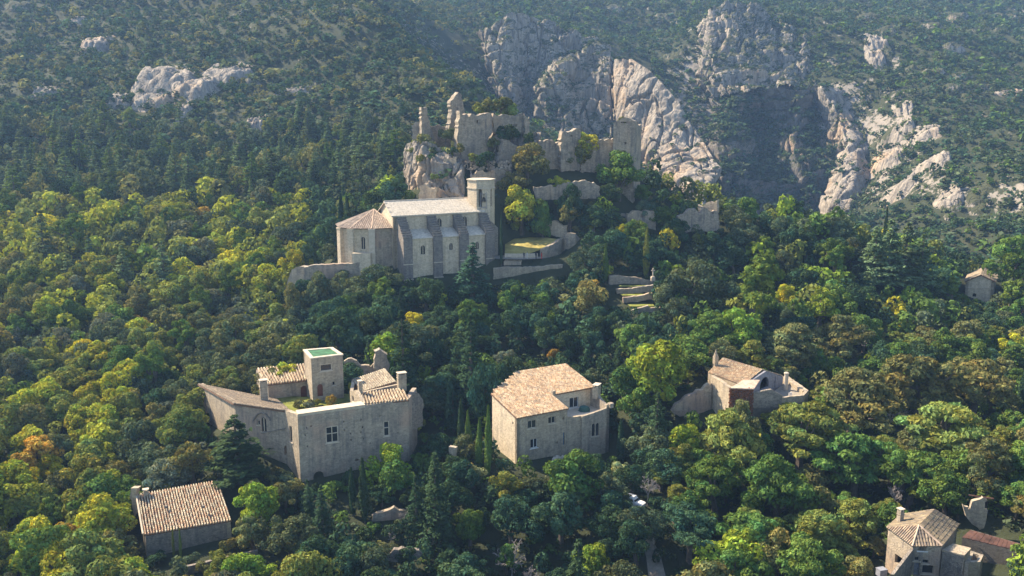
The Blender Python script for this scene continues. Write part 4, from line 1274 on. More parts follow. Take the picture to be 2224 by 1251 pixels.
    # right wing: two roofs
    pale = [(0.46, 0.40, 0.32), (0.42, 0.355, 0.28), (0.50, 0.43, 0.345), (0.38, 0.32, 0.255)]
    roof(T, P(*z3(1384, 428), 159.5), P(*z3(1642, 352), 164.0), P(*z3(1556, 250), 170.0), P(*z3(1302, 336), 165.0), pale, 0.42, 0.55, 0.2, 8)
    warm = [(0.56, 0.45, 0.33), (0.50, 0.38, 0.27), (0.60, 0.51, 0.39), (0.46, 0.35, 0.25)]
    roof(T, P(*z3(1392, 527), 152.0), P(*z3(1748, 492), 154.6), P(*z3(1702, 402), 159.8), P(*z3(1366, 440), 157.2), warm, 0.50, 0.6, 0.2, 9, proud=0.20, cover=0.32, vary=0.5)
    g0 = plan(*z3(1288, 480), 159.8); g1 = plan(*z3(1388, 520), 152.2)
    wall(T, g0, g1, 44, [(0, zat(*z3(1290, 432), 159.8)), (0.45, zat(*z3(1340, 418), 156.5)), (1, zat(*z3(1388, 524), 152.2))], 'wall_cream', [('rect', *z3(1306, 466), *z3(1318, 508), 'window')], 0.6)
    g2 = plan(*z3(1302, 350), 165.2)
    wall(T, g2, g0, 44, [(0, zat(*z3(1302, 338), 165.2)), (1, zat(*z3(1290, 432), 159.8))], 'wall_cream', [], 0.6)
    g3 = plan(*z3(1560, 300), 170.4)
    wall(T, g3, g2, 44, [(0, zat(*z3(1556, 254), 170.2)), (1, zat(*z3(1302, 340), 165.2))], 'wall_grey', [], 0.5)
    g4 = plan(*z3(1650, 380), 164.5)
    wall(T, g4, g3, 44, [(0, zat(*z3(1646, 356), 164.5)), (1, zat(*z3(1556, 254), 170.2))], 'wall_grey', [], 0.5)
    mid0, mid1 = plan(*z3(1372, 430), 158.0), plan(*z3(1700, 390), 161.0)
    wall(T, mid0, mid1, 44, [(0, zat(*z3(1384, 432), 158.6)), (1, zat(*z3(1660, 360), 161.6))], 'wall_cream', [], 0.5)
    cb = P(*z3(1368, 440), 157.0); chimney(T, (cb.x, cb.y, cb.z - 0.3), 2.2, 0.7, 0.7, math.radians(25), 'wall_cream')
    cb = P(*z3(1690, 400), 160.0); chimney(T, (cb.x, cb.y, cb.z - 0.5), 3.0, 1.5, 1.0, math.radians(25), 'wall_cream')
    # courtyard ground
    mb = MB()
    cy = [P(*z3(640, 480), 163), P(*z3(980, 480), 166), P(*z3(1250, 450), 168), P(*z3(1300, 520), 160)]
    z_ = zat(*z3(1055, 470), 166.0)
    poly = [plan(575, 870, 160.5), plan(640, 895, 153.4), plan(770, 875, 157), plan(790, 860, 160.5), plan(770, 840, 167), plan(748, 850, 168), plan(660, 860, 166), plan(580, 860, 168)]
    mb.add([(x, y, z_ - 0.05) for x, y in poly] + [(x, y, z_ - 6) for x, y in poly], [tuple(range(8))] + [(i, i + 8, (i + 1) % 8 + 8, (i + 1) % 8) for i in range(8)])
    mb.build('courtyard', 'grass', T)
    return T, z_
MANOR, COURT_Z = build_manor()
_o = thing('retaining_wall', 'old wall with a broken pillar behind the manor tower', 'wall', (*plan(800, 800, 176), 48))
ruin(_o, [z3(*p) for p in [(1240, 190), (1300, 175), (1340, 172), (1480, 195), (1480, 290), (1240, 300)]], 176, 5, 0.8, 'wall_grey')
ruin(_o, [z3(*p) for p in [(1478, 95), (1520, 88), (1575, 120), (1590, 200), (1600, 300), (1480, 300)]], 175, 12, 1.6, 'wall_grey', name='pillar')
_o = thing('boundary_wall', 'rough stone wall at the right corner of the manor', 'wall', (*plan(905, 900, 160), 42))
ruin(_o, [z3(*p) for p in [(1760, 440), (1790, 430), (1830, 450), (1858, 500), (1858, 700), (1760, 740)]], 160, 50, 0.9, 'wall_rubble')

# ------------------------------------------------------------------ the house with the roof terrace
def z4(x, y): return (1040 + 0.20783 * x, 750 + 0.20783 * y)
def build_terrace_house():
    f = Fr((0.83, 152.0), 29.5)
    zE, sl = 47.1, 0.19
    T = thing('terrace_house', 'stone house with wide clay roof and corner roof terrace, right of the manor', 'house', f.p(9, 4, 41))
    q = lambda u, v: xy(f.p(u, v))
    Z = lambda v: zE + sl * v
    U1, UT, V1, VT, V2 = 8.4, 10.4, 9.0, 5.4, 15.0
    UR = 19.6
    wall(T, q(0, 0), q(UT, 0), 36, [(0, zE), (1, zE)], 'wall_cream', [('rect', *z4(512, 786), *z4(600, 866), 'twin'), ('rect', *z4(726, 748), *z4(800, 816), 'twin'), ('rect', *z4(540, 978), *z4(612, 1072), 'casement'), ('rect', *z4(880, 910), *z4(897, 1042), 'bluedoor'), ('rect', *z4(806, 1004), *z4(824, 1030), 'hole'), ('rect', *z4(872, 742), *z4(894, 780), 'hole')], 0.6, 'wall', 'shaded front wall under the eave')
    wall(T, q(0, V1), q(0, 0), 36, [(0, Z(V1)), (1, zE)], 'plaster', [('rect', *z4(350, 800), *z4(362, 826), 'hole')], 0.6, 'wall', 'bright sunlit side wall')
    zP = 45.2
    wall(T, q(UT, 0.35), q(13.6, 0.35), 34, [(0, zP + 0.1), (0.4, zP - 0.25), (1, zP - 0.3)], 'wall_cream', [], 0.6)
    wall(T, q(13.6, 0), q(UR, 0), 34, [(0, zP - 0.3), (0.2, zP - 0.2), (0.6, zP + 0.1), (1, zP + 0.5)], 'wall_grey', [('arch', *z4(1182, 818), *z4(1212, 950), 'window'), ('arch', *z4(1224, 812), *z4(1254, 945), 'window')], 0.5, 'wall', 'weathered terrace wall with a twin arched window')
    wall(T, q(UR, 0), q(UR, V2), 36, [(0, zP + 1.0), (0.06, zP + 0.9), (0.36, Z(VT) - 0.1), (1, Z(V2) - 0.1)], 'wall_grey', [], 0.6)
    wall(T, q(UT, VT), q(UR, VT), 43, [(0, Z(VT) - 0.1), (1, Z(VT) - 0.1)], 'plaster', [('rect', *z4(948, 545), *z4(1040, 650), 'casement')], 0.4, 'wall', 'terrace back wall with glazed doors')
    wall(T, q(UT, 0.4), q(UT, VT), 43, [(0, zE - 0.05), (1, Z(VT) - 0.1)], 'plaster', [], 0.3)
    wall(T, q(U1 + 0.3, V2), q(0.3, V1), 40, [(0, Z(V2) - 0.35), (1, Z(V1) - 0.35)], 'wall_cream', [], 0.5)
    wall(T, q(UR, V2), q(U1, V2), 40, [(0, Z(V2) - 0.1), (1, Z(V2) - 0.1)], 'wall_grey', [], 0.6)
    mb = MB()
    pts = [(UT, 0.5), (UR - 0.3, 0.3), (UR - 0.3, VT), (UT, VT)]
    mb.hexa([f.p(u, v, 44.2) for u, v in pts], [f.p(u, v, 44.55) for u, v in pts])
    mb.build('terrace_floor', 'trim', T)
    H = V2 + 0.5
    us, vs = UR + 0.3, 15.3
    e0, e1 = f.p(-0.25, -0.4, zE - 0.4 * sl + 0.16), f.p(us, -0.4, zE - 0.4 * sl + 0.16)
    r0, r1 = f.p(-0.25, vs, Z(vs) + 0.16), f.p(us, vs, Z(vs) + 0.16)
    su = lambda u: (u + 0.25) / (us + 0.25)
    sv = lambda v: (v + 0.4) / (vs + 0.4)
    cols = [(0.52, 0.35, 0.23), (0.57, 0.42, 0.29), (0.47, 0.31, 0.20), (0.60, 0.48, 0.36), (0.40, 0.27, 0.19), (0.54, 0.40, 0.30)]
    roof(T, e0, e1, r1, r0, cols, 0.34, 0.46, 0.16, 21, keep=[(0, su(U1), 0, sv(V1))] + [(su(U1 * (i + 0.5) / 6), su(U1), sv(V1 + i), sv(V1 + i + 1)) for i in range(6)] + [(su(U1), su(UT + 0.1), 0, 1), (su(UT + 0.1), 1, sv(VT - 0.35), 1)])
    # scrolled chimney block on the right wall
    cb = f.p(UR - 0.4, 3.6, 46.6)
    c = chimney(T, (cb.x, cb.y, cb.z), 2.2, 1.7, 1.0, f.t + 0.6, 'wall_cream')
    cb = f.p(UR + 0.2, -0.1, zP + 0.4)
    chimney(T, (cb.x, cb.y, cb.z), 0.9, 0.8, 0.8, f.t, 'wall_grey', False, 'corner_pier')
    cb = f.p(10.6, 5.0, Z(5.0)); chimney(T, (cb.x, cb.y, cb.z - 0.1), 0.9, 0.6, 0.5, f.t, 'wall_cream', False)
    # covered table on the terrace
    k = thing('garden_table', 'blue green covered table on the roof terrace', 'table', f.p(16.2, 3.2, 44.55))
    mb = MB()
    c0 = f.p(16.2, 3.2, 44.55)
    ring = []
    for i in range(12):
        a = i / 12 * 6.283
        ring.append((math.cos(a), math.sin(a)))
    prof = [(1.25, 0.0), (1.15, 0.5), (1.0, 0.95), (0.7, 1.15), (0.2, 1.3)]
    for r, z in prof:
        for i, (x, y) in enumerate(ring):
            kk = r * (1 + 0.10 * math.sin(i * 2.4 + z * 3))
            mb.v.append((c0.x + x * kk * 0.85, c0.y + y * kk * 0.6, c0.z + z * 0.85))
    for r in range(4):
        for i in range(12):
            mb.f.append((r * 12 + i, r * 12 + (i + 1) % 12, (r + 1) * 12 + (i + 1) % 12, (r + 1) * 12 + i))
    mb.f.append(tuple(48 + i for i in range(12)))
    mb.build('cover', 'tarp', k)
    rng = random.Random(8)
    sp = []
    for i in range(40):
        p = hit(rng.uniform(1180, 1235), rng.uniform(972, 985))
        p = f.p(rng.uniform(6.5, 12), rng.uniform(-3.2, -1.2))
        sp.append((p.x, p.y, g(p.x, p.y) + 0.1))
    rubble('rubble', sp, 0.5, 'trim', 'pale heap of stones at the foot of the terrace house', None, 5)
build_terrace_house()

# ------------------------------------------------------------------ the low house at the bottom left
def z6(x, y): return (260 + 0.18382 * x, 1010 + 0.18382 * y)
def build_low_house():
    T = thing('low_house', 'low rubble house with striped clay tile roof at the bottom left', 'house', (*plan(400, 1200, 130), 32.5))
    BL, BR, TR, TL = P(*z6(288, 822), 128.0), P(*z6(1322, 640), 133.0), P(*z6(1160, 180), 142.5), P(*z6(205, 345), 137.0)
    BR.z = BL.z; zt = (TL.z + TR.z) / 2; 
    cols = [(0.60, 0.47, 0.34), (0.54, 0.36, 0.25), (0.62, 0.53, 0.41), (0.47, 0.30, 0.21), (0.64, 0.55, 0.44)]
    roof(T, BL, BR, TR, TL, cols, 0.40, 0.5, 0.18, 31, proud=0.20, cover=0.30, vary=0.45)
    ins = lambda p, c, k: c + (p - c) * k
    c = (BL + BR + TL + TR) / 4
    bl, br, tr, tl = (ins(p, c, 0.975) for p in (BL, BR, TR, TL))
    zb = 28.5
    wall(T, xy(bl), xy(br), zb, [(0, BL.z - 0.2), (1, BR.z - 0.2)], 'wall_rubble', [], 0.6, 'wall', 'rubble front wall below the eave')
    wall(T, xy(tl), xy(bl), zb, [(0, tl.z - 0.2), (1, bl.z - 0.2)], 'wall_cream', [], 0.6)
    wall(T, xy(br), xy(tr), zb, [(0, br.z - 0.2), (1, tr.z - 0.2)], 'wall_cream', [], 0.6)
    wall(T, xy(tr), xy(tl), zb, [(0, tr.z - 0.25), (1, tl.z - 0.25)], 'wall_rubble', [], 0.6)
    cb = P(*z6(312, 372), 137.0); chimney(T, (cb.x, cb.y, cb.z - 0.4), 1.3, 0.75, 0.6, math.radians(23), 'wall_cream')
    for (x, y) in ((548, 500), (990, 498)):
        p = P(*z6(x, y), 134.0)
        mb = MB()
        mb.box((p.x, p.y, p.z + 0.1), (0.4, 0.4, 0.35), math.radians(23))
        mb.build('roof_vent', 'wall_dark', T)
    # raised tile edge on the left verge
    mb = MB(); mb.tube([BL + Vector((-0.15, 0, 0.12)), TL + Vector((-0.15, 0, 0.12))], [0.14, 0.14], 5); mb.build('verge_tile', 'trim', T)
    # garden wall in front, stones left of the house
    o = thing('garden_wall', 'low shaded garden wall in front of the low rubble house', 'wall', (*plan(480, 1225, 124), 31))
    a, b = plan(378, 1235, 123.0), plan(560, 1190, 127.5)
    wall(o, a, b, 27, [(0, zat(380, 1237, 123.0)), (1, zat(560, 1196, 127.5))], 'wall_rubble', [], 0.5, rough=0.05)
    o = thing('garden_wall', 'pale broken wall at the left end of the low house', 'wall', (*plan(290, 1090, 136), 34))
    ruin(o, [z6(*p) for p in [(120, 380), (148, 285), (200, 268), (196, 360), (222, 420), (222, 580), (130, 650), (150, 520)]], 135.0, -15, 0.9, 'wall_cream', jag=0.5)
build_low_house()

# ------------------------------------------------------------------ the gabled house on the right of the slope
def z5(x, y): return (1430 + 0.16637 * x, 740 + 0.16637 * y)
def build_gabled_house():
    T = thing('gabled_house', 'half ruined house with gable, arched opening and red creeper on the right slope', 'house', (*plan(1600, 860, 166), 46))
    ridgeB, ridgeF = P(*z5(838, 215), 178.0), P(*z5(1362, 385), 169.5)
    eL0, eL1 = P(*z5(648, 432), 171.0), P(*z5(1112, 560), 162.5)
    ridgeF.z = ridgeB.z = (ridgeF.z + ridgeB.z) / 2
    eL0.z = eL1.z = (eL0.z + eL1.z) / 2
    eR1 = P(*z5(1628, 462), 174.5); eR0 = ridgeB + (eR1 - ridgeF)
    cols = [(0.58, 0.40, 0.26), (0.62, 0.46, 0.31), (0.52, 0.34, 0.22), (0.64, 0.52, 0.38), (0.48, 0.33, 0.23)]
    roof(T, eL0, eL1, ridgeF, ridgeB, cols, 0.36, 0.48, 0.16, 51)
    roof(T, eR1, eR0, ridgeB, ridgeF, cols, 0.36, 0.48, 0.16, 52)
    a, b = xy(eL1), xy(eR1)
    A, u, n, ln = wall_frame(a, b)
    ta = (ridgeF - Vector((*a, ridgeF.z))).dot(u) / ln
    wall(T, a, b, 42, [(0, eL1.z - 0.15), (min(0.9, max(0.1, ta)), ridgeF.z - 0.15), (1, eR1.z - 0.15)], 'wood_grey', [('arch', *z5(1328, 478), *z5(1440, 622), 'hole'), ('rect', *z5(1470, 480), *z5(1530, 620), 'greydoor')], 0.4, 'gable_wall', 'grey boarded gable with a dark arched opening')
    wall(T, xy(eL0), a, 40, [(0, eL0.z - 0.15), (1, eL1.z - 0.15)], 'wall_cream', [('rect', *z5(762, 505), *z5(805, 560), 'window')], 0.6, 'wall', 'sunlit side wall')
    wall(T, xy(eR0), xy(eL0), 42, [(0, eR0.z - 0.15), (0.5, ridgeB.z - 0.15), (1, eL0.z - 0.15)], 'wall_grey', [], 0.5)
    wall(T, b, xy(eR0), 42, [(0, eR1.z - 0.15), (1, eR0.z - 0.15)], 'wall_grey', [], 0.5)
    # lower front court: rounded front, creeper, low roof edges
    c0 = plan(*z5(680, 600), 168.0); c1 = plan(*z5(930, 620), 160.5); c2 = plan(*z5(1240, 660), 160.0); c3 = plan(*z5(1620, 740), 160.5); c4 = plan(*z5(1900, 720), 164.0); c5 = plan(*z5(1960, 660), 168.0); c6 = plan(*z5(1690, 470), 178.0)
    zc = zat(*z5(930, 612), 160.5)
    wall(T, c0, c1, 38, [(0, zat(*z5(668, 452), 168.0)), (1, zc)], 'wall_cream', [], 0.7, 'wall', None, 0.08)
    mb = MB()
    pts = [xy(eL1), c1, c2]
    mb.add([(eL1.x, eL1.y, zc + 0.9), (c1[0], c1[1] - 0.4, zc + 0.1), (c2[0], c2[1] - 0.3, zc + 0.05), (*plan(*z5(1320, 590), 163.5), zc + 0.55), (eL1.x, eL1.y, zc + 0.7), (c1[0], c1[1] - 0.4, zc - 0.1), (c2[0], c2[1] - 0.3, zc - 0.15), (*plan(*z5(1320, 590), 163.5), zc + 0.35)],
           [(0, 1, 2, 3), (7, 6, 5, 4), (0, 4, 5, 1), (1, 5, 6, 2), (2, 6, 7, 3), (3, 7, 4, 0)])
    mb.build('lean_to_roof', 'tile_plain', T)
    wall(T, c1, c2, 38, [(0, zc - 0.1), (1, zc - 0.15)], 'wall_rubble', [], 0.6)
    zc2 = zat(*z5(1500, 632), 160.5)
    wall(T, c2, c3, 38, [(0, zat(*z5(1245, 682), 160)), (0.6, zat(*z5(1500, 634), 160.3)), (1, zat(*z5(1640, 720), 160.5))], 'wall_rubble', [], 0.5)
    wall(T, c3, c4, 38, [(0, zat(*z5(1660, 742), 160.5)), (1, zat(*z5(1880, 712), 164.0))], 'wall_cream', [], 0.5, rough=0.06)
    wall(T, c4, c5, 38, [(0, zat(*z5(1890, 712), 164.0)), (1, zat(*z5(1950, 645), 168.0))], 'wall_cream', [], 0.6, rough=0.06)
    wall(T, c5, c6, 40, [(0, zat(*z5(1950, 645), 168.0)), (1, zat(*z5(1700, 462), 178.0))], 'wall_cream', [], 1.2, 'wall', 'sunlit yard wall running back to the right', 0.08)
    fl = MB()
    zf = zat(*z5(1650, 690), 164.5) - 1.3
    poly = [c2, c3, c4, c5, c6, b]
    fl.add([(x, y, zf) for x, y in poly] + [(x, y, zf - 3) for x, y in poly], [tuple(range(6))] + [(i, i + 6, (i + 1) % 6 + 6, (i + 1) % 6) for i in range(6)])
    fl.build('yard', 'path', T)
    p = P(*z5(1660, 640), 171.0)
    mb = MB(); mb.lathe((p.x, p.y, zf - 0.2), [(0.42, 0), (0.40, 3.4), (0.5, 3.42), (0.5, 3.6), (0.2, 3.75)], 10); mb.build('chimney', 'trim', T)
    cb = P(*z5(742, 345), 174.0)
    mb = MB(); mb.box((cb.x, cb.y, cb.z + 1.0), (0.85, 0.7, 2.6), 0.5); mb.box((cb.x, cb.y, cb.z + 2.4), (0.6, 0.5, 0.5), 0.5)
    mb.add([(cb.x - .25, cb.y - .2, cb.z + 2.62), (cb.x + .25, cb.y - .2, cb.z + 2.62), (cb.x + .25, cb.y + .2, cb.z + 2.62), (cb.x - .25, cb.y + .2, cb.z + 2.62), (cb.x, cb.y, cb.z + 3.7)], [(0, 1, 4), (1, 2, 4), (2, 3, 4), (3, 0, 4)])
    mb.build('chimney', 'wall_cream', T)
    # things left in the yard
    q = P(*z5(1725, 690), 165.0)
    t2 = thing('garden_chair', 'white garden chair in the yard of the gabled house', 'chair', (q.x, q.y, zf))
    mb = MB(); mb.box((q.x, q.y, zf + 0.45), (0.7, 0.6, 0.08), 0.4); mb.build('seat', 'white', t2)
    mb = MB(); mb.box((q.x + 0.05, q.y + 0.3, zf + 0.85), (0.7, 0.08, 0.8), 0.4); mb.build('backrest', 'white', t2)
    for sx in (-.28, .28):
        for sy in (-.22, .22):
            mb = MB(); mb.box((q.x + sx, q.y + sy, zf + 0.2), (0.07, 0.07, 0.41), 0.4); mb.build('leg', 'white', t2)
    w = thing('ruined_wall', 'broken wall falling away to the left of the gabled house', 'wall', (*plan(1510, 880, 163), 42))
    ruin(w, [z5(*p) for p in [(190, 850), (290, 780), (420, 680), (560, 600), (660, 556), (700, 640), (700, 900), (400, 1000), (200, 960)]], 166, 8, 1.0, 'wall_grey')
    return c1, c2, zc
_c1, _c2, _zc = build_gabled_house()

# ------------------------------------------------------------------ the hipped house at the bottom right
def z7(x, y): return (1860 + 0.17670 * x, 1030 + 0.17670 * y)
def build_hipped_house():
    T = thing('hipped_house', 'grey stone house with mossy hipped tile roof at the bottom right', 'house', (*plan(2010, 1240, 116), 38))
    apex = P(*z7(966, 430), 126.0); rid = P(*z7(772, 628), 121.0)
    zr = (apex.z + rid.z) / 2; rid = PZ(*z7(772, 628), zr); apex = PZ(*z7(966, 430), zr)
    ze = zr - 1.9
    eR1, eR0 = PZ(*z7(1264, 612), ze), PZ(*z7(1052, 880), ze)
    eL1, eL0 = PZ(*z7(560, 492), ze), PZ(*z7(372, 652), ze)
    eF = PZ(*z7(690, 885), ze - 0.3)
    cols = [(0.30, 0.235, 0.165), (0.36, 0.28, 0.19), (0.26, 0.20, 0.15), (0.40, 0.31, 0.21), (0.22, 0.175, 0.135)]
    roof(T, eR0, eR1, apex, rid, cols, 0.36, 0.5, 0.16, 61)
    tri_roof(T, eF, eR0, rid, cols, 0.36, 0.5, 62)
    tri_roof(T, eL0, eF, rid, cols, 0.36, 0.5, 63)
    roof(T, eL1, eL0, rid, apex, cols, 0.36, 0.5, 0.16, 64)
    c = (eR1 + eR0 + eL1 + eL0) / 4
    ins = lambda p: c + (p - c) * 0.95
    L0, F0, R0, R1, L1 = ins(eL0), ins(eF), ins(eR0), ins(eR1), ins(eL1)
    zb = 32
    wall(T, xy(L0), xy(F0), zb, [(0, ze - 0.15), (1, ze - 0.4)], 'wall_grey', [('rect', *z7(470, 1000), *z7(560, 1110), 'hole')], 0.5)
    wall(T, xy(F0), xy(R0), zb, [(0, ze - 0.4), (1, ze - 0.15)], 'wall_grey', [('rect', *z7(762, 842), *z7(866, 942), 'casement'), ('rect', *z7(704, 1015), *z7(776, 1068), 'window'), ('rect', *z7(810, 1050), *z7(890, 1100), 'window'), ('rect', *z7(696, 1080), *z7(772, 1240), 'greydoor'), ('rect', *z7(806, 1120), *z7(950, 1225), 'window')], 0.5, 'wall', 'front wall with dark windows')
    wall(T, xy(R0), xy(R1), zb, [(0, ze - 0.15), (1, ze - 0.15)], 'wall_grey', [], 0.5)
    wall(T, xy(L1), xy(L0), zb, [(0, ze - 0.15), (1, ze - 0.15)], 'wall_rubble', [], 0.5)
    wall(T, xy(R1), xy(L1), zb, [(0, ze - 0.15), (1, ze - 0.15)], 'wall_rubble', [], 0.5)
    p = PZ(*z7(535, 560), ze + 0.6); chimney(T, (p.x, p.y, ze - 0.2), 2.2, 0.7, 0.7, 0.4, 'wall_grey')
    # buttress wall running down to the left front
    b0, b1 = PZ(*z7(690, 905), ze - 0.8), P(*z7(440, 1230), 112.0)
    mb = MB(); d = Vector((0.25, 0.12, 0))
    mb.hexa([(b1.x - .25, b1.y, 30), (b1.x + .25, b1.y, 30), (b0.x + .25, b0.y, 30), (b0.x - .25, b0.y, 30)], [(b1.x - .25, b1.y, b1.z), (b1.x + .25, b1.y, b1.z), (b0.x + .25, b0.y, b0.z), (b0.x - .25, b0.y, b0.z)])
    mb.build('raking_buttress', 'wall_rubble', T)
    # annex with flat slab roof, round bread oven well
    za = ze - 0.9
    q = [PZ(*z7(1048, 930), za), PZ(*z7(1330, 995), za), PZ(*z7(1412, 905), za), PZ(*z7(1185, 850), za)]
    mb = MB(); mb.hexa([p - Vector((0, 0, 0.2)) for p in q], q); mb.build('annex_roof', 'wall_cream', T)
    cq = sum((p for p in q), Vector()) / 4
    w = [cq + (p - cq) * 0.96 for p in q]
    wall(T, xy(w[0]), xy(w[1]), zb, [(0, za - 0.21), (1, za - 0.21)], 'wall_rubble', [], 0.5, 'annex_wall')
    wall(T, xy(w[1]), xy(w[2]), zb, [(0, za - 0.21), (1, za - 0.21)], 'wall_grey', [], 0.5, 'annex_wall')
    q2 = [PZ(*z7(1335, 1085), za - 1.2), PZ(*z7(1525, 1075), za - 1.2), PZ(*z7(1562, 990), za - 1.2), PZ(*z7(1400, 940), za - 1.2)]
    for i in range(4):
        wall(T, xy(q2[i]), xy(q2[(i + 1) % 4]), zb, [(0, za - 1.2), (1, za - 1.2 + 0.01 * i)], 'wall_grey', [], 0.5, 'annex_wall')
    o = thing('metal_shed', 'long rusty metal roofed shed behind the hipped house at the right edge', 'shed', (*plan(2150, 1170, 124), 38))
    zs = zat(*z7(1500, 780), 124.5)
    r = [PZ(*z7(1300, 775), zs - 0.3), PZ(*z7(1820, 905), zs - 0.3), PZ(*z7(2060, 960), zs - 0.3), PZ(*z7(2060, 870), zs + 0.2), PZ(*z7(1820, 800), zs + 0.2), PZ(*z7(1400, 685), zs + 0.2)]
    nb = 14
    for i in range(nb):
        t0, t1 = i / nb, (i + 0.94) / nb
        e = lambda t: r[0] + (r[2] - r[0]) * t
        k = lambda t: r[5] + (r[3] - r[5]) * t
        mb = MB(); top = [e(t0), e(t1), k(t1), k(t0)]; dz = Vector((0, 0, 0.02 + 0.03 * (i % 2)))
        mb.hexa([p - Vector((0, 0, 0.06)) + dz for p in top], [p + dz for p in top]); mb.build('roof_sheet', 'rust_iron', o)
    for a_, b_ in ((0, 2), (5, 3)):
        wall(o, xy(r[a_]), xy(r[b_]), zs - 4.5, [(0, r[a_].z - 0.08), (1, r[b_].z - 0.08)], 'wall_dark', [], 0.3)
    o = thing('ruined_house', 'roofless corner of a ruined house among dark trees at the lower right', 'ruin', (*plan(2130, 1140, 130), 40))
    ruin(o, [z7(*p) for p in [(1320, 350), (1400, 345), (1440, 290), (1560, 265), (1600, 280), (1600, 600), (1520, 690), (1440, 620), (1330, 480)]], 130.5, -12, 0.7, 'wall_cream', [('rect', *z7(1330, 400), *z7(1372, 455))])
    ruin(o, [z7(*p) for p in [(1590, 270), (1640, 160), (1690, 165), (1705, 230), (1690, 370), (1640, 480), (1560, 640), (1530, 690), (1540, 480)]], 129.5, 46, 0.8, 'wall_cream')
    mb = MB(); a_, b_ = P(*z7(1380, 255), 131.0), P(*z7(1690, 300), 129.0); mb.tube([a_, b_], [0.13, 0.13], 5); mb.build('roof_beam', 'rust_iron', o)
    o = thing('ruined_wall', 'fragment of a grey ruin half hidden in trees at the right edge', 'wall', (*plan(2200, 930, 165), 40))
    ruin(o, [(2170, 905), (2185, 912), (2205, 912), (2240, 925), (2240, 960), (2170, 960)], 165, -10, 0.8, 'wall_rubble', [('rect', 2195, 930, 2206, 940)])
    o = thing('wooden_crate', 'pale blue grey crate left of the hipped house', 'crate', (*plan(1915, 1236, 115), 35))
    q_ = P(*z7(310, 1170), 114.5)
    mb = MB(); mb.box((q_.x, q_.y, q_.z - 0.4), (1.1, 0.9, 0.9), 0.3); mb.build('box', 'wood_grey', o)
    mb = MB(); mb.box((q_.x, q_.y, q_.z + 0.1), (1.2, 1.0, 0.08), 0.3); mb.build('lid', 'wood_grey', o)
build_hipped_house()

# ------------------------------------------------------------------ the chapel at the right
def build_chapel():
    T = thing('chapel', 'small chapel with gabled front and round window among trees at the right', 'chapel', (*plan(2125, 650, 248), 46))
    a, b = plan(2095, 640, 250.5), plan(2157, 640, 247.0)
    A, u, n, ln = wall_frame(a, b)
    zl, zp, zr = zat(2095, 612, 250.5), zat(2127, 596, 249), zat(2157, 611, 247)
    wall(T, a, b, 42, [(0, zl), (0.5, zp), (1, zr)], 'plaster', [('arch', 2112, 637, 2120, 645, 'hole')], 0.7, 'wall', 'pale gable front')
    back = Vector((-u.y, u.x, 0)) * 13
    a2, b2 = (a[0] + back.x, a[1] + back.y), (b[0] + back.x, b[1] + back.y)
    wall(T, b, b2, 42, [(0, zr), (1, zr)], 'wall_grey', [], 0.7)
    wall(T, a2, a, 42, [(0, zl), (1, zl)], 'wall_cream', [], 0.7)
    wall(T, b2, a2, 42, [(0, zr), (0.5, zp), (1, zl)], 'wall_grey', [], 0.7)
    m = (Vector((*a, 0)) + Vector((*b, 0))) / 2
    f0 = Vector((m.x, m.y, zp + 0.15)) - back * 0.03; f1 = f0 + back * 1.03
    for s, (p, z) in ((0, (a, zl)), (1, (b, zr))):
        e = Vector((*p, z + 0.1)) - back * 0.03 + u * (-0.4 if s == 0 else 0.4)
        e2 = e + back * 1.03
        if s == 0: roof(T, e2, e, f0, f1, [(0.40, 0.31, 0.23), (0.46, 0.37, 0.28)], 0.45, 0.6, 0.18, 71)
        else: roof(T, e, e2, f1, f0, [(0.40, 0.31, 0.23), (0.46, 0.37, 0.28)], 0.45, 0.6, 0.18, 72)
    mb = MB(); s0, z0 = on_wall(2096, 627, A, u, n); 
    p0, p1 = A + u * 0.1 + n * 0.08, A + u * (ln - 0.1) + n * 0.08
    mb.tube([(p0.x, p0.y, zl - 1.7), (p1.x, p1.y, zr - 1.9)], [0.12, 0.12], 4); mb.build('string_course', 'trim', T)
build_chapel()

# ------------------------------------------------------------------ terraces and ruined walls right of the church
def W_(name, label, outline, D, deg, thick, mat='ruin', holes=(), cat='wall'):
    mx = sum(p[0] for p in outline) / len(outline); my = max(p[1] for p in outline)
    o = thing(name, label, cat, P(mx, my, D))
    ruin(o, outline, D, deg, thick, mat, holes, rough=0.10 if 'terrace' in name else 0.26, jag=0 if 'terrace' in name else 0.6)
    return o
W_('terrace_wall', 'long retaining wall below the church terrace', z8s([(45, 530), (150, 524), (300, 522), (430, 516), (560, 500), (600, 500), (600, 680), (420, 730), (200, 740), (40, 730)]), 228.0, 4, 1.4, 'wall_cream')
def chain(name, label, pts, zb, mat, thick=0.9, rough=0.12):
    """a wall that bends: each point gives the pixel of its top edge and its depth"""
    q = [P(*p) for p in pts]
    o = thing(name, label, 'wall', (q[0].x, q[0].y, zb))
    for a, b in zip(q, q[1:]):
        wall(o, xy(a), xy(b), zb, [(0, a.z), (1, b.z)], mat, [], thick, rough=rough)
    return o
chain('terrace_wall', 'curved wall around the dry lawn beside the church', [(1176, 543, 231.8), (1190, 536, 232.6), (1206, 527, 234.2), (1218, 520, 236.4), (1224, 517, 239.5)], 55, 'ruin')
chain('terrace_wall', 'taller round wall at the right end of the church terrace', [(1224, 510, 238.6), (1234, 505, 237.6), (1250, 508, 237.4), (1262, 520, 238.6), (1267, 531, 241.5)], 52, 'ruin', 1.2)
W_('terrace_wall', 'broken sunlit wall above the dry lawn', z8s([(470, 160), (540, 142), (598, 186), (636, 182), (636, 300), (598, 300), (540, 270), (470, 250)]), 243, -18, 1.2, 'wall_cream')
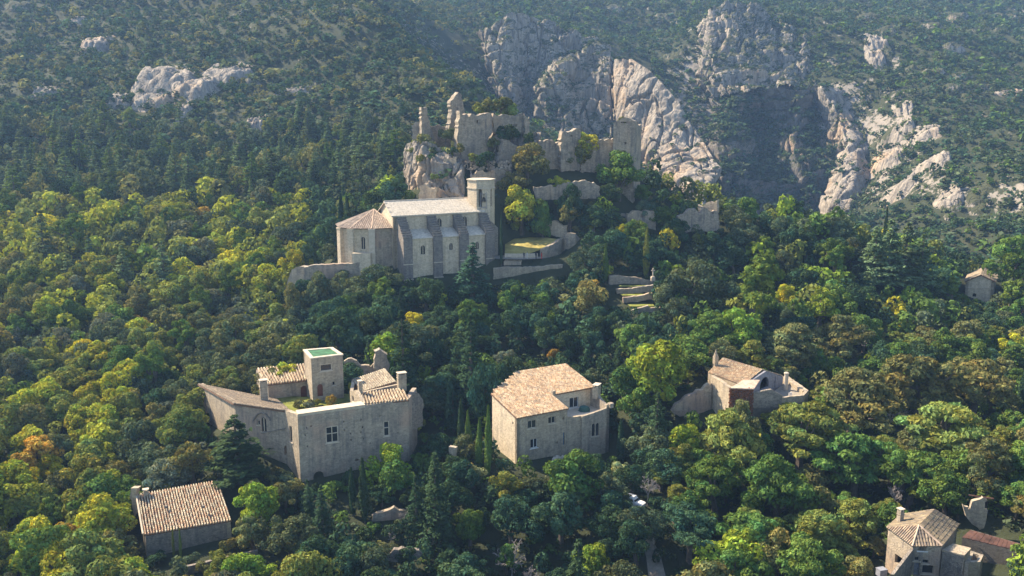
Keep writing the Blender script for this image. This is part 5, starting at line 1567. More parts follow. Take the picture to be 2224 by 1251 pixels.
W_('apse_terrace_wall', 'long low retaining wall below the apse', [(660, 582), (680, 576), (760, 572), (800, 568), (812, 600), (812, 650), (700, 640), (662, 620)], 222, 4, 1.2, 'wall_grey')
W_('apse_terrace_wall', 'end of the apse wall with a pale rounded buttress', [(634, 585), (650, 578), (664, 580), (664, 640), (640, 660), (622, 650), (624, 610)], 224, -25, 1.6, 'wall_cream')
W_('castle_wall', 'low retaining wall with dark base under the castle trees', zz([(1115, 840), (1200, 832), (1330, 812), (1430, 792), (1600, 786), (1640, 820), (1640, 930), (1400, 940), (1130, 940)]), 246, 6, 1.4, 'ruin')
W_('ruined_wall', 'ruined arch on the slope right of the castle', z8s([(1036, 110), (1050, 88), (1085, 80), (1112, 84), (1114, 150), (1085, 150), (1085, 105), (1062, 105), (1060, 160), (1040, 160)]), 246, 10, 0.9, 'ruin')
W_('ruined_wall', 'broken wall right of the ruined arch', z8s([(1120, 150), (1128, 82), (1200, 62), (1270, 60), (1342, 68), (1352, 240), (1220, 240), (1130, 200)]), 245, 12, 1.4, 'ruin', [('rect', *z8(1232, 102), *z8(1246, 120)), ('rect', *z8(1215, 160), *z8(1224, 172))])
W_('ruined_wall', 'long jagged wall with corner tower stub right of the castle', z8s([(1530, 112), (1560, 98), (1640, 50), (1675, 42), (1700, 70), (1740, 40), (1780, 66), (1850, 58), (1862, 130), (1866, 230), (1560, 240)]), 247, 8, 1.4, 'ruin', [('rect', *z8(1796, 76), *z8(1816, 92)), ('rect', *z8(1540, 130), *z8(1552, 142))])
W_('ruined_wall', 'bright sunlit stub of wall behind the jagged wall', z8s([(1690, 10), (1740, 0), (1790, -18), (1840, -22), (1844, 110), (1690, 120)]), 251, -35, 1.2, 'wall_cream')
# lawn and path on the church terrace
def sheet(name, pts, mat, label, lift=0.03, z=None, sub=14):
    c = sum((Vector(p) for p in pts), Vector()) / len(pts)
    V, Fs = [], []
    n = len(pts)
    for r in range(sub + 1):
        for p in pts:
            q = c + (Vector(p) - c) * (r / sub)
            zz_ = (g(q.x, q.y) if z is None else z(q.x, q.y)) + lift
            V.append((q.x, q.y, zz_))
    for r in range(sub):
        for i in range(n):
            j = (i + 1) % n
            Fs.append((r * n + i, (r + 1) * n + i, (r + 1) * n + j, r * n + j) if r else (r * n + i, (r + 1) * n + i, (r + 1) * n + j))
    o = obj(name, V, Fs, mat, smooth=True)
    return tag(o, label, None, None, 'structure')
def ringpx(pts, D): return [tuple(P(x, y, d)) for (x, y), d in zip(pts, D)]
def sheet3(name, pts, mat, label, swell=0.0, sub=10):
    q = [P(*p) for p in pts]
    c = sum(q, Vector()) / len(q)
    V, Fs, n = [], [], len(q)
    for r in range(sub + 1):
        for p in q:
            t = r / sub
            w = c + (p - c) * t
            V.append((w.x, w.y, w.z + swell * (1 - t * t)))
    for r in range(sub):
        for i in range(n):
            j = (i + 1) % n
            Fs.append((r * n + i, (r + 1) * n + i, (r + 1) * n + j, r * n + j) if r else (r * n + i, (r + 1) * n + i, (r + 1) * n + j))
    return tag(obj(name, V, Fs, mat, smooth=True), label, None, None, 'structure')
sheet3('lawn', [(1096, 553, 232.6), (1118, 554, 232.2), (1145, 552, 232.2), (1172, 543, 233.0), (1196, 532, 235.0), (1214, 520, 238.5), (1190, 516, 243), (1150, 515, 244.5), (1118, 518, 243.5), (1097, 530, 239)], 'grass_dry', 'dry rounded lawn on the church terrace', 0.35)
_pc = P(1125, 566, 231.5)
sheet('path', [(_pc.x + 7.6 * math.cos(a), _pc.y + 1.0 + 3.4 * math.sin(a), 0) for a in [k / 24 * 6.283 for k in range(24)]], 'path', 'pale gravel forecourt in front of the church', 0.06, lambda x, y: 61.95)
_st = thing('stone_steps', 'wide stone steps between church corner and dry lawn', 'steps', (_pc.x - 3, _pc.y - 1, 61))
for k in range(6):
    mb = MB(); p = P(1108 + k * 1.5, 578 - k * 2.6, 229.5 + k * 0.55)
    mb.box((p.x + 0.6, p.y, 61.5 + k * 0.12 - 0.5), (4.4, 0.62, 1.0), 0.15); mb.build('step', 'wall_grey', _st)
_kb = thing('kerb_wall', 'low pale kerb wall in front of the dry lawn', 'wall', P(1125, 562, 233))
W2 = [(1096, 558, 232.0), (1120, 559, 231.6), (1146, 557, 231.6), (1168, 549, 232.2)]
for k in range(3):
    a, b = plan(*W2[k]), plan(*W2[k + 1]); wall(_kb, a, b, 61.5, [(0, 63.0), (1, 63.0 + 0.02 * k)], 'trim', [], 0.4)
# terraced garden
for k, (pts, D, lab) in enumerate([([(975, 592), (1060, 588), (1200, 604), (1335, 630), (1335, 690), (975, 660)], 222, 'upper long wall of the terraced garden'), ([(1035, 700), (1180, 688), (1330, 662), (1330, 712), (1180, 730), (1040, 735)], 217, 'second wall of the terraced garden'), ([(1085, 765), (1200, 752), (1320, 728), (1320, 775), (1200, 800), (1090, 806)], 213, 'third wall of the terraced garden'), ([(1150, 868), (1220, 850), (1290, 832), (1300, 850), (1530, 838), (1530, 880), (1300, 900), (1160, 920)], 209, 'lowest wall of the terraced garden')]):
    W_('garden_terrace_wall', lab, z8s(pts), D, 6, 0.8, 'wall_grey')
sheet('lawn', ringpx([z8(1060, 668), z8(1300, 645), z8(1320, 668), z8(1050, 695)], [219.5, 219.5, 218, 218]), 'grass', 'upper grass strip of the terraced garden', 0.0, lambda x, y: P(*z8(1200, 672), 218.5).z + 0.0)
sheet('lawn', ringpx([z8(1060, 738), z8(1300, 715), z8(1320, 735), z8(1080, 770)], [216, 216, 214, 214]), 'grass', 'second grass strip of the terraced garden', 0.0, lambda x, y: P(*z8(1200, 745), 214.5).z)
sheet('lawn', ringpx([z8(1120, 808), z8(1330, 780), z8(1340, 830), z8(1140, 862)], [212.5, 212.5, 209.8, 209.8]), 'grass', 'lowest grass strip of the terraced garden', 0.0, lambda x, y: P(*z8(1200, 830), 210.5).z)
_s = P(*z8(1326, 625), 221.0)
_o = thing('stone_cross', 'small stone cross on a pedestal beside the terraced garden', 'cross', _s)
mb = MB(); mb.box((_s.x, _s.y, _s.z + 0.3), (1.0, 1.0, 0.9), 0.1); mb.box((_s.x, _s.y, _s.z + 0.85), (0.75, 0.75, 0.2), 0.1); mb.build('pedestal', 'trim', _o)
mb = MB(); mb.box((_s.x, _s.y, _s.z + 1.95), (0.24, 0.22, 2.1), 0.1); mb.box((_s.x, _s.y, _s.z + 2.4), (0.9, 0.2, 0.22), 0.1); mb.build('cross', 'trim', _o)
# garden walls, lane and ruins at the bottom of the picture
def z9(x, y): return (700 + 0.35971 * x, 930 + 0.35971 * y)
def z9s(p): return [z9(*q) for q in p]
W_('garden_wall', 'mossy retaining wall under the manor behind the bare sapling', z9s([(300, 510), (360, 480), (440, 470), (520, 480), (520, 560), (420, 580), (300, 590)]), 139, 10, 0.8, 'wall_grey')
W_('garden_wall', 'short pale wall end catching light right of the bare sapling', z9s([(556, 600), (590, 610), (640, 650), (668, 680), (655, 720), (620, 712), (560, 650)]), 134, -40, 0.7, 'wall_cream')
W_('garden_wall', 'broken garden wall with loose stones at the bottom', z9s([(90, 740), (250, 720), (380, 745), (560, 725), (600, 760), (560, 800), (300, 810), (90, 800)]), 127.5, 6, 0.8, 'wall_rubble')
W_('garden_wall', 'pale wall stub beside the cypresses between manor and terrace house', z9s([(762, 110), (806, 112), (808, 200), (780, 215), (764, 180)]), 150, -20, 0.8, 'wall_grey')
W_('lane_wall', 'rough stone wall running down beside the lane in front of the white car', z9s([(1850, 520), (1900, 560), (1960, 620), (1990, 660), (2010, 720), (2020, 860), (1940, 860), (1930, 720), (1880, 620)]), 132, -22, 0.8, 'wall_grey')

_ln = [P(x, y, d) for x, y, d in ((1372, 1108, 137), (1398, 1106, 137), (1412, 1140, 133.5), (1436, 1180, 129.5), (1452, 1225, 125), (1412, 1228, 125), (1404, 1182, 129.5), (1388, 1142, 133.5))]
sheet('lane', [tuple(p) for p in _ln], 'path', 'pale stony lane running down past the white car', 0.25)
# ------------------------------------------------------------------ people, the car, small things
def person(px, py, D, z, face, clothes, label, reach=0.0, hair='hair'):
    """a standing figure: one continuous skinned body, hair and jacket as its parts"""
    p = P(px, py, D)
    T = thing('person', label, 'person', (p.x, p.y, z))
    J = {'pel': (0, 0, .95), 'wai': (0, 0, 1.12), 'che': (0, .01, 1.32), 'nec': (0, .01, 1.50), 'hea': (0, -.01, 1.60), 'top': (0, -.01, 1.72),
         'hl': (.10, 0, .92), 'kl': (.11, -.03, .50), 'al': (.11, .02, .09), 'tl': (.12, -.14, .03), 'hr': (-.10, 0, .92), 'kr': (-.12, -.05 - reach * .1, .50), 'ar': (-.13, .04, .09), 'tr': (-.14, -.12, .03),
         'sl': (.19, .01, 1.42), 'el': (.25, .04, 1.13), 'wl': (.24, -.06, .88), 'fl': (.24, -.09, .78), 'sr': (-.19, .01, 1.42), 'er': (-.26, .02 - reach * .12, 1.14), 'wr': (-.22, -.10 - reach * .2, .92 + reach * .2), 'fr': (-.21, -.14 - reach * .22, .84 + reach * .22)}
    R = {'pel': .15, 'wai': .13, 'che': .16, 'nec': .065, 'hea': .095, 'top': .07, 'hl': .10, 'kl': .065, 'al': .05, 'tl': .04, 'hr': .10, 'kr': .065, 'ar': .05, 'tr': .04, 'sl': .075, 'el': .05, 'wl': .035, 'fl': .03, 'sr': .075, 'er': .05, 'wr': .035, 'fr': .03}
    names = list(J)
    E = [('pel', 'wai'), ('wai', 'che'), ('che', 'nec'), ('nec', 'hea'), ('hea', 'top'), ('pel', 'hl'), ('hl', 'kl'), ('kl', 'al'), ('al', 'tl'), ('pel', 'hr'), ('hr', 'kr'), ('kr', 'ar'), ('ar', 'tr'), ('che', 'sl'), ('sl', 'el'), ('el', 'wl'), ('wl', 'fl'), ('che', 'sr'), ('sr', 'er'), ('er', 'wr'), ('wr', 'fr')]
    me = bpy.data.meshes.new('body')
    me.from_pydata([J[n] for n in names], [(names.index(a), names.index(b)) for a, b in E], [])
    o = bpy.data.objects.new('body', me); COL.objects.link(o); o.parent = T
    o.rotation_euler = (0, 0, face)
    sk = o.modifiers.new('skin', 'SKIN'); o.modifiers.new('sub', 'SUBSURF').levels = 1
    o.modifiers['sub'].render_levels = 1
    for i, n in enumerate(names):
        me.skin_vertices[0].data[i].radius = (R[n], R[n])
        me.skin_vertices[0].data[i].use_root = (n == 'pel')
    me.materials.append(M[clothes])
    hb = MB(); hb.lathe((0, 0.0, 1.60), [(0.06, -0.08), (0.105, 0.0), (0.105, 0.08), (0.07, 0.14), (0.01, 0.16)], 8)
    h = hb.build('hair', hair); h.parent = T; h.rotation_euler = (0, 0, face)
    fb = MB(); fb.lathe((0, -0.05, 1.565), [(0.03, -0.08), (0.075, -0.02), (0.08, 0.05), (0.05, 0.1)], 8)
    fc = fb.build('face', 'skin'); fc.parent = T; fc.rotation_euler = (0, 0, face)
    return T
person(1138, 580, 230.2, 61.98, 0.3, 'cloth_dark', 'person in dark clothes standing at the steps beside the church', 0.3)
person(1145, 580, 230.4, 61.98, -1.2, 'cloth_pale', 'person in pale clothes beside the dark clothed person on the steps', 0.8)
person(1164, 580, 229.8, 61.98, 2.4, 'cloth_dark', 'person in black by the terrace wall right of the steps', 0.1)
person(1176, 580, 229.8, 61.98, 1.0, 'cloth_red', 'person in red at the edge of the church terrace', 0.5)

def car():
    p = hit(1376, 1100)
    c = Vector((p.x, p.y, p.z)); ang = math.radians(-38)
    T = thing('parked_car', 'small white off-road car parked in the lane among trees', 'car', c)
    ca, sa = math.cos(ang), math.sin(ang)
    def w(x, y, z): return (c.x + x * ca - y * sa, c.y + x * sa + y * ca, c.z + z)
    def loft(secs):                            # cross sections (x, half width, z bottom, z top)
        mb = MB()
        for x, hw, z0, z1 in secs:
            for y, z in ((-hw, z0), (hw, z0), (hw * 1.0, z0 + (z1 - z0) * .7), (hw * .93, z1), (-hw * .93, z1), (-hw, z0 + (z1 - z0) * .7)):
                mb.v.append(w(x, y, z))
        for i in range(len(secs) - 1):
            for k in range(6):
                mb.f.append((i * 6 + k, i * 6 + (k + 1) % 6, (i + 1) * 6 + (k + 1) % 6, (i + 1) * 6 + k))
        mb.f.append(tuple(range(5, -1, -1))); n = (len(secs) - 1) * 6; mb.f.append(tuple(n + k for k in range(6)))
        return mb
    loft([(-1.9, .78, .35, .85), (-1.8, .82, .3, 1.0), (-.2, .84, .3, 1.02), (.55, .84, .3, 1.02), (1.6, .80, .32, .96), (1.9, .74, .38, .85)]).build('body', 'white', T)
    loft([(-1.78, .70, 1.0, 1.55), (-1.6, .72, 1.0, 1.70), (.1, .72, 1.0, 1.70), (.62, .74, 1.0, 1.03)]).build('cabin', 'white', T)
    for s in (-1, 1):
        mb = MB(); mb.hexa([w(-1.5, s * .735, 1.08), w(-.75, s * .735, 1.08), w(-.75, s * .72, 1.08), w(-1.5, s * .72, 1.08)], [w(-1.45, s * .715, 1.52), w(-.75, s * .715, 1.52), w(-.75, s * .69, 1.52), w(-1.45, s * .69, 1.52)]); mb.build('window', 'glass', T)
        mb = MB(); mb.hexa([w(-.65, s * .735, 1.08), w(.35, s * .745, 1.08), w(.35, s * .72, 1.08), w(-.65, s * .72, 1.08)], [w(-.65, s * .715, 1.52), w(.12, s * .715, 1.52), w(.12, s * .69, 1.52), w(-.65, s * .69, 1.52)]); mb.build('window', 'glass', T)
        for x in (-1.2, 1.2):
            mb = MB(); pts = []
            for k in range(14):
                a = k / 14 * 6.283
                pts.append((x + .36 * math.cos(a), .36 + .36 * math.sin(a)))
            mb.add([w(a, s * .70, b) for a, b in pts] + [w(a, s * .88, b) for a, b in pts], [tuple(range(14)), tuple(range(27, 13, -1))] + [(i, (i + 1) % 14, (i + 1) % 14 + 14, i + 14) for i in range(14)])
            wh = mb.build('wheel', 'rubber', T)
            mb = MB(); mb.add([w(x + (a - x) * .55, s * .89, .36 + (b - .36) * .55) for a, b in pts], [tuple(range(14))]); mb.build('rim', 'wood_grey', wh)
        mb = MB(); mb.add([w(1.86, s * .55 - .12, .62), w(1.86, s * .55 + .12, .62), w(1.83, s * .55 + .12, .82), w(1.83, s * .55 - .12, .82), w(1.93, s * .55 - .1, .64), w(1.93, s * .55 + .1, .64), w(1.89, s * .55 + .1, .8), w(1.89, s * .55 - .1, .8)], [(4, 5, 6, 7), (0, 1, 5, 4), (1, 2, 6, 5), (2, 3, 7, 6), (3, 0, 4, 7)]); mb.build('headlight', 'glass', T)
    mb = MB(); mb.hexa([w(.16, -.62, 1.52), w(.16, .62, 1.52), w(.20, .62, 1.5), w(.20, -.62, 1.5)], [w(.58, -.66, 1.07), w(.58, .66, 1.07), w(.64, .66, 1.09), w(.64, -.66, 1.09)]); mb.build('windscreen', 'glass', T)
car()
# statue-like white post and a pole on the slope above the gabled house
for (px, py, D, h, lab) in ((1683, 758, 190, 2.0, 'small white post among trees above the gabled house'),):
    p = P(px, py, D); o = thing('white_post', lab, 'post', (p.x, p.y, g(p.x, p.y)))
    mb = MB(); z0 = g(p.x, p.y); mb.lathe((p.x, p.y, z0), [(0.3, 0), (0.22, 0.6), (0.2, p.z - z0 - 0.5), (0.3, p.z - z0 - 0.2), (0.12, p.z - z0 + 0.3)], 8); mb.build('shaft', 'white', o)
p = hit(295, 1020, 1.0)
o = thing('fallen_pole', 'pale fallen pole lying over the scrub above the low house', 'pole', (p.x, p.y, p.z))
mb = MB(); a_, b_ = P(279, 1029, p.y - 0.6), P(297, 1011, p.y + 0.6); mb.tube([a_, (a_ + b_) / 2 + Vector((0, 0, 0.04)), b_], [0.11, 0.1, 0.08], 6); mb.build('shaft', 'bark_pale', o)
# ------------------------------------------------------------------ trees
NPR = np.random.default_rng(11)
def leaf_cards(C, Nn, size, rng, jitter=0.5, aspect=1.5):
    """one small bent leaf spray (a quad) at each centre C, turned about its direction Nn"""
    n = len(C)
    d = Nn + rng.normal(0, jitter, (n, 3))
    d /= np.linalg.norm(d, axis=1, keepdims=True) + 1e-9
    t = rng.normal(0, 1, (n, 3))
    t -= d * (t * d).sum(1, keepdims=True)
    t /= np.linalg.norm(t, axis=1, keepdims=True) + 1e-9
    b = np.cross(d, t)
    s = size * rng.uniform(0.6, 1.35, (n, 1))
    V = np.empty((n, 4, 3))
    V[:, 0] = C - t * s * aspect * 0.5
    V[:, 1] = C - b * s * 0.42 + d * s * 0.12
    V[:, 2] = C + t * s * aspect * 0.5
    V[:, 3] = C + b * s * 0.42 + d * s * 0.12
    Fq = np.arange(n * 4).reshape(n, 4)
    return V.reshape(-1, 3), Fq
def tint_of(n, rng, lo=0.72, hi=1.25, hue=0.10):
    k = rng.uniform(lo, hi, (n, 1))
    h = rng.normal(0, hue, (n, 1))
    c = np.hstack([k * (1 + h), k, k * (1 - h * 0.6)])
    return np.repeat(np.clip(c, 0.2, 2), 4, axis=0)
def lobes_broad(R, H, z0, n, rng, rl=(0.26, 0.44), flat=0.85):
    c = []
    ph = rng.uniform(0, 6.283, 4)
    sx, sy = rng.uniform(0.78, 1.2), rng.uniform(0.78, 1.2)
    for i in range(n):
        a = rng.uniform(0, 6.283); t = rng.uniform(-0.6, 1.0)
        out = 0.74 + 0.32 * math.sin(2 * a + ph[0]) * math.cos(2 * t + ph[1]) + 0.26 * math.sin(3 * a + ph[2] + 2 * t)
        rr = math.sqrt(max(0.04, 1 - t * t * 0.95)) * rng.uniform(0.45, 1.0) * out
        top = 0.88 + 0.16 * math.sin(a + ph[3]) + rng.uniform(-0.06, 0.10)
        c.append((R * rr * math.cos(a) * sx, R * rr * math.sin(a) * sy, z0 + H * (0.46 + 0.42 * t * top), R * rng.uniform(*rl)))
    return np.array(c)
LOBE = [None]
def leaves_on_lobes(lobes, n, size, rng, up=0.35, flat=0.8, jitter=0.55, aspect=1.5):
    w = lobes[:, 3] ** 2
    k = rng.choice(len(lobes), n * 2, p=w / w.sum())
    d = rng.normal(0, 1, (n * 2, 3)); d[:, 2] += up
    d /= np.linalg.norm(d, axis=1, keepdims=True)
    r = lobes[k, 3:4] * rng.uniform(0.80, 1.06, (n * 2, 1))
    off = d * r; off[:, 2] *= flat
    C = lobes[k, :3] + off
    dist = np.linalg.norm((C[:, None, :] - lobes[None, :, :3]) / np.array([1, 1, flat]), axis=2) / lobes[None, :, 3]
    dist[np.arange(n * 2), k] = 9
    keep = dist.min(1) > 0.70
    C, d = C[keep][:n], d[keep][:n]
    LOBE[0] = k[keep][:n]
    return (*leaf_cards(C, d, size, rng, jitter, aspect), len(C))
def mesh_of(name, V, Fq, mat, tint=None):
    me = bpy.data.meshes.new(name)
    me.vertices.add(len(V)); me.vertices.foreach_set('co', V.ravel().astype(np.float32))
    me.loops.add(Fq.size); me.loops.foreach_set('vertex_index', Fq.ravel().astype(np.int32))
    me.polygons.add(len(Fq)); me.polygons.foreach_set('loop_start', np.arange(0, Fq.size, Fq.shape[1], dtype=np.int32))
    me.update(calc_edges=True)
    if tint is not None:
        ca = me.color_attributes.new('tint', 'FLOAT_COLOR', 'POINT')
        t4 = np.ones((len(V), 4), np.float32); t4[:, :3] = tint
        ca.data.foreach_set('color', t4.ravel())
    me.materials.append(M[mat])
    return me
def trunk_mesh(H, r, limbs, rng, mat='bark', n=6):
    mb = MB()
    top = H
    lean = rng.normal(0, 0.05, 2)
    pts = [(lean[0] * t * H, lean[1] * t * H, t * top - 0.6 * (t == 0)) for t in (0, 0.25, 0.55, 0.8, 1.0)]
    mb.tube(pts, [r * 1.3, r, r * 0.75, r * 0.5, r * 0.25], n)
    for (x, y, z) in limbs:
        t = rng.uniform(0.3, 0.7)
        p0 = Vector((lean[0] * t * H, lean[1] * t * H, t * top))
        p2 = Vector((x, y, z)); p1 = (p0 + p2) / 2 + Vector((0, 0, -0.2))
        mb.tube([p0, p1, p2], [r * 0.5, r * 0.33, r * 0.12], 5)
    me = bpy.data.meshes.new('trunk')
    me.from_pydata(mb.v, [], mb.f); me.update(); me.materials.append(M[mat])
    return me
KIND = {}                                     # kind -> list of (crown mesh, trunk mesh, height, crown radius)
def make_broad(kind, n, R, H, clear, nl, leaves, size, seed, up=0.35, flat=0.8, rl=(0.26, 0.44), aspect=1.5, lo=0.72, hi=1.25, hue=0.08):
    out = []
    for i in range(n):
        rng = np.random.default_rng(seed + i)
        r_, h_ = R * rng.uniform(0.9, 1.1), H * rng.uniform(0.92, 1.1)
        lb = lobes_broad(r_, h_ - clear, clear, nl, rng, rl, flat)
        V, Fq, m = leaves_on_lobes(lb, leaves, size, rng, up, flat, 0.55, aspect)
        # a lobe-wide change of tone, so that sprays read as clumps
        tn = tint_of(m, rng, lo, hi, hue)
        lk = rng.uniform(0.72, 1.28, (len(lb), 1)); lh = rng.normal(0, 0.09, (len(lb), 1))
        tn *= np.repeat(np.hstack([lk * (1 + lh), lk, lk * (1 - lh)])[LOBE[0]], 4, axis=0)
        c = mesh_of('crown', V, Fq, 'leaf', tn)
        pick = lb[rng.choice(len(lb), min(7, len(lb)), replace=False)]
        t = trunk_mesh(h_ * 0.7, 0.045 * h_, [tuple(p[:3]) for p in pick], rng)
        out.append((c, t, h_, r_))
    KIND[kind] = out
make_broad('oak_tree', 12, 3.3, 6.9, 1.1, 46, 4200, 0.29, 100, rl=(0.15, 0.32), hue=0.10)
make_broad('holm_oak', 12, 3.4, 6.2, 0.8, 50, 4600, 0.25, 200, rl=(0.14, 0.30))
make_broad('locust_tree', 8, 4.4, 8.4, 1.4, 64, 5600, 0.28, 300, up=0.8, flat=0.5, rl=(0.12, 0.26), aspect=1.9, lo=0.65, hi=1.3)
make_broad('pine_tree', 5, 2.6, 8.2, 2.2, 40, 3600, 0.26, 400, up=0.9, flat=0.7, rl=(0.15, 0.30), aspect=2.2)
make_broad('shrub', 5, 1.35, 1.9, 0.0, 10, 750, 0.24, 500, rl=(0.32, 0.5))
def make_cedar(kind, n, H, R, seed, tiers, droop, leaves, power=1.0, size=0.32):
    out = []
    for i in range(n):
        rng = np.random.default_rng(seed + i)
        C, Nn, limbs = [], [], []
        h = H * rng.uniform(0.92, 1.1)
        for k in range(tiers):
            t = (k + rng.uniform(0.2, 0.8)) / tiers
            z = h * (0.10 + 0.88 * t)
            rr = R * (1 - t) ** power * rng.uniform(0.8, 1.1) + 0.15
            nb = int(5 + 5 * (1 - t))
            for b in range(nb):
                a = rng.uniform(0, 6.283); L_ = rr * rng.uniform(0.65, 1.12)
                if b < 2: limbs.append((L_ * 0.8 * math.cos(a), L_ * 0.8 * math.sin(a), z - droop * L_ * 0.6))
                m = max(4, int(leaves / (tiers * 7.5) * (0.4 + 1.2 * (1 - t))))
                s = rng.uniform(0.15, 1.0, m) ** 0.7
                w = 0.28 * L_ * (0.35 + np.sin(math.pi * np.clip(s, 0, 1) * 0.85))
                lat = rng.uniform(-1, 1, m) * w
                x = s * L_ * math.cos(a) - lat * math.sin(a)
                y = s * L_ * math.sin(a) + lat * math.cos(a)
                zz_ = z + 0.12 * h / tiers * rng.normal(0, 1, m) - droop * s * s * L_ + 0.25 * rng.uniform(0, 1) * s * L_
                C.append(np.stack([x, y, zz_], 1)); nn = np.tile([0.25 * math.cos(a), 0.25 * math.sin(a), 1.0], (m, 1)); Nn.append(nn)
        C = np.concatenate(C); Nn = np.concatenate(Nn)
        V, Fq = leaf_cards(C, Nn, size, rng, 0.35, 1.9)
        c = mesh_of('crown', V, Fq, 'leaf', tint_of(len(C), rng, 0.65, 1.25, 0.05))
        mb = MB(); mb.tube([(0, 0, -0.6), (0, 0, h * 0.4), (0, 0, h * 0.98)], [0.028 * h, 0.018 * h, 0.02], 6)
        for (x, y, z) in limbs[:24]: mb.tube([(0, 0, z + 0.25), (x, y, z)], [0.06, 0.025], 4)
        tm = bpy.data.meshes.new('trunk'); tm.from_pydata(mb.v, [], mb.f); tm.update(); tm.materials.append(M['bark'])
        out.append((c, tm, h, R))
    KIND[kind] = out
make_cedar('cedar_tree', 8, 11.0, 3.4, 600, 17, 0.10, 3400, 0.85)
make_cedar('fir_tree', 3, 13.0, 3.3, 650, 26, 0.28, 3800, 0.95, 0.27)
def make_cypress(n, seed):
    out = []
    for i in range(n):
        rng = np.random.default_rng(seed + i); h = 10.0; m = 2200
        t = rng.uniform(0, 1, m); a = rng.uniform(0, 6.283, m)
        prof = 0.85 * np.clip(np.sin(math.pi * np.clip(t, 0, 1) ** 0.62), 0.02, 1) ** 0.8
        rr = prof * (0.85 + 0.18 * np.sin(3 * a + 9 * t + i)) * rng.uniform(0.8, 1.05, m)
        C = np.stack([rr * np.cos(a), rr * np.sin(a), 0.4 + t * (h - 0.4)], 1)
        Nn = np.stack([np.cos(a), np.sin(a), np.full(m, 0.5)], 1)
        V, Fq = leaf_cards(C, Nn, 0.26, rng, 0.4, 1.8)
        c = mesh_of('crown', V, Fq, 'leaf', tint_of(m, rng, 0.7, 1.2, 0.05))
        mb = MB(); mb.tube([(0, 0, -0.5), (0, 0, 5), (0, 0, 9.5)], [0.2, 0.12, 0.03], 6)
        tm = bpy.data.meshes.new('trunk'); tm.from_pydata(mb.v, [], mb.f); tm.update(); tm.materials.append(M['bark'])
        out.append((c, tm, h, 0.95))
    KIND['cypress_tree'] = out
make_cypress(3, 700)
def make_bare(n, seed):
    out = []
    for i in range(n):
        rng = random.Random(seed + i)
        mt, mc = MB(), MB()
        def grow(p, d, L_, r, lev, mb):
            q = p + d * L_
            m = (p + q) / 2 + Vector((rng.uniform(-1, 1), rng.uniform(-1, 1), 0)) * L_ * 0.08
            mb.tube([p, m, q], [r, r * 0.85, r * 0.65], 4 if lev > 1 else 6, False)
            if lev >= 5: return
            for k in range(3 if lev else 4):
                dd = (d + Vector((rng.uniform(-1, 1), rng.uniform(-1, 1), rng.uniform(-0.5, 0.5))) * 1.05).normalized()
                grow(q if k else (p + q * 2) / 3, dd, L_ * rng.uniform(0.55, 0.8), max(r * 0.58, 0.022), lev + 1, mc)
        grow(Vector((0, 0, -0.4)), Vector((rng.uniform(-.1, .1), 0, 1)).normalized(), 1.9, 0.14, 0, mt)
        ms = []
        for nm, mb in (('branches', mc), ('trunk', mt)):
            me = bpy.data.meshes.new(nm); me.from_pydata(mb.v, [], mb.f); me.update(); me.materials.append(M['bark_pale']); ms.append(me)
        hh = max(v[2] for v in mc.v); rr = max(math.hypot(v[0], v[1]) for v in mc.v)
        out.append((ms[0], ms[1], hh, rr))
    KIND['bare_tree'] = out
make_bare(3, 800)

COLORS = {                                    # reflectance of the foliage, and the word used for it
    'dark': ((0.043, 0.076, 0.036), 'dark green'), 'holm': ((0.087, 0.115, 0.061), 'grey green'), 'teal': ((0.049, 0.095, 0.052), 'deep green'), 'green': ((0.096, 0.157, 0.036), 'mid green'),
    'olive': ((0.178, 0.206, 0.050), 'olive green'), 'lime': ((0.181, 0.254, 0.033), 'lime green'), 'yellow': ((0.377, 0.353, 0.030), 'yellow'), 'ygreen': ((0.281, 0.308, 0.038), 'yellowish green'),
    'orange': ((0.377, 0.254, 0.049), 'orange tinted'), 'brown': ((0.155, 0.158, 0.059), 'brownish green'), 'pale': ((0.232, 0.254, 0.117), 'pale olive'), 'pine': ((0.109, 0.164, 0.033), 'bright green'),
    'cedar': ((0.125, 0.181, 0.085), 'bluish green'), 'bare': ((0.4, 0.37, 0.34), 'leafless'), 'grey': ((0.138, 0.156, 0.099), 'silvery grey')}
TREES = []                                    # (kind, x, y, z, scale_xy, scale_z, colour key, px, py)
KEEP_VIEW = []
def add_tree(kind, x, y, sxy, sz, ckey, z=None, sink=0.0):
    z = g(x, y) if z is None else z
    px, py = pix((x, y, z + sz * KIND[kind][0][2] * 0.55))
    TREES.append((kind, x, y, z - sink, sxy, sz, ckey, px, py))
def key_tree(kind, px, ptop, pbot, wpx, ckey, D=None, z=None):
    """a tree read off the photograph: top and base pixel rows, crown width in pixels; it stands where its base meets the ground"""
    K = KIND[kind][0]
    if D is None:
        q = hit(px, pbot)
    else:
        p = P(px, pbot, D); q = Vector((p.x, p.y, g(p.x, p.y) if z is None else z))
    if q is None: return
    s = q.y / F * 1.02
    h = max((pbot - ptop) * s, 1.0)
    add_tree(kind, q.x, q.y, wpx * s / (2 * K[3]), h / K[2] if kind != 'bare_tree' else min(h / K[2], 1.5 * wpx * s / (2 * K[3])), ckey, q.z if z is None else z)
    m = pbot - (pbot - ptop) * (0.12 if kind == 'fir_tree' else 0.22)
    KEEP_VIEW.append(([(px - wpx * 0.42, m), (px - wpx * 0.12, ptop), (px + wpx * 0.12, ptop), (px + wpx * 0.42, m)], q.y))
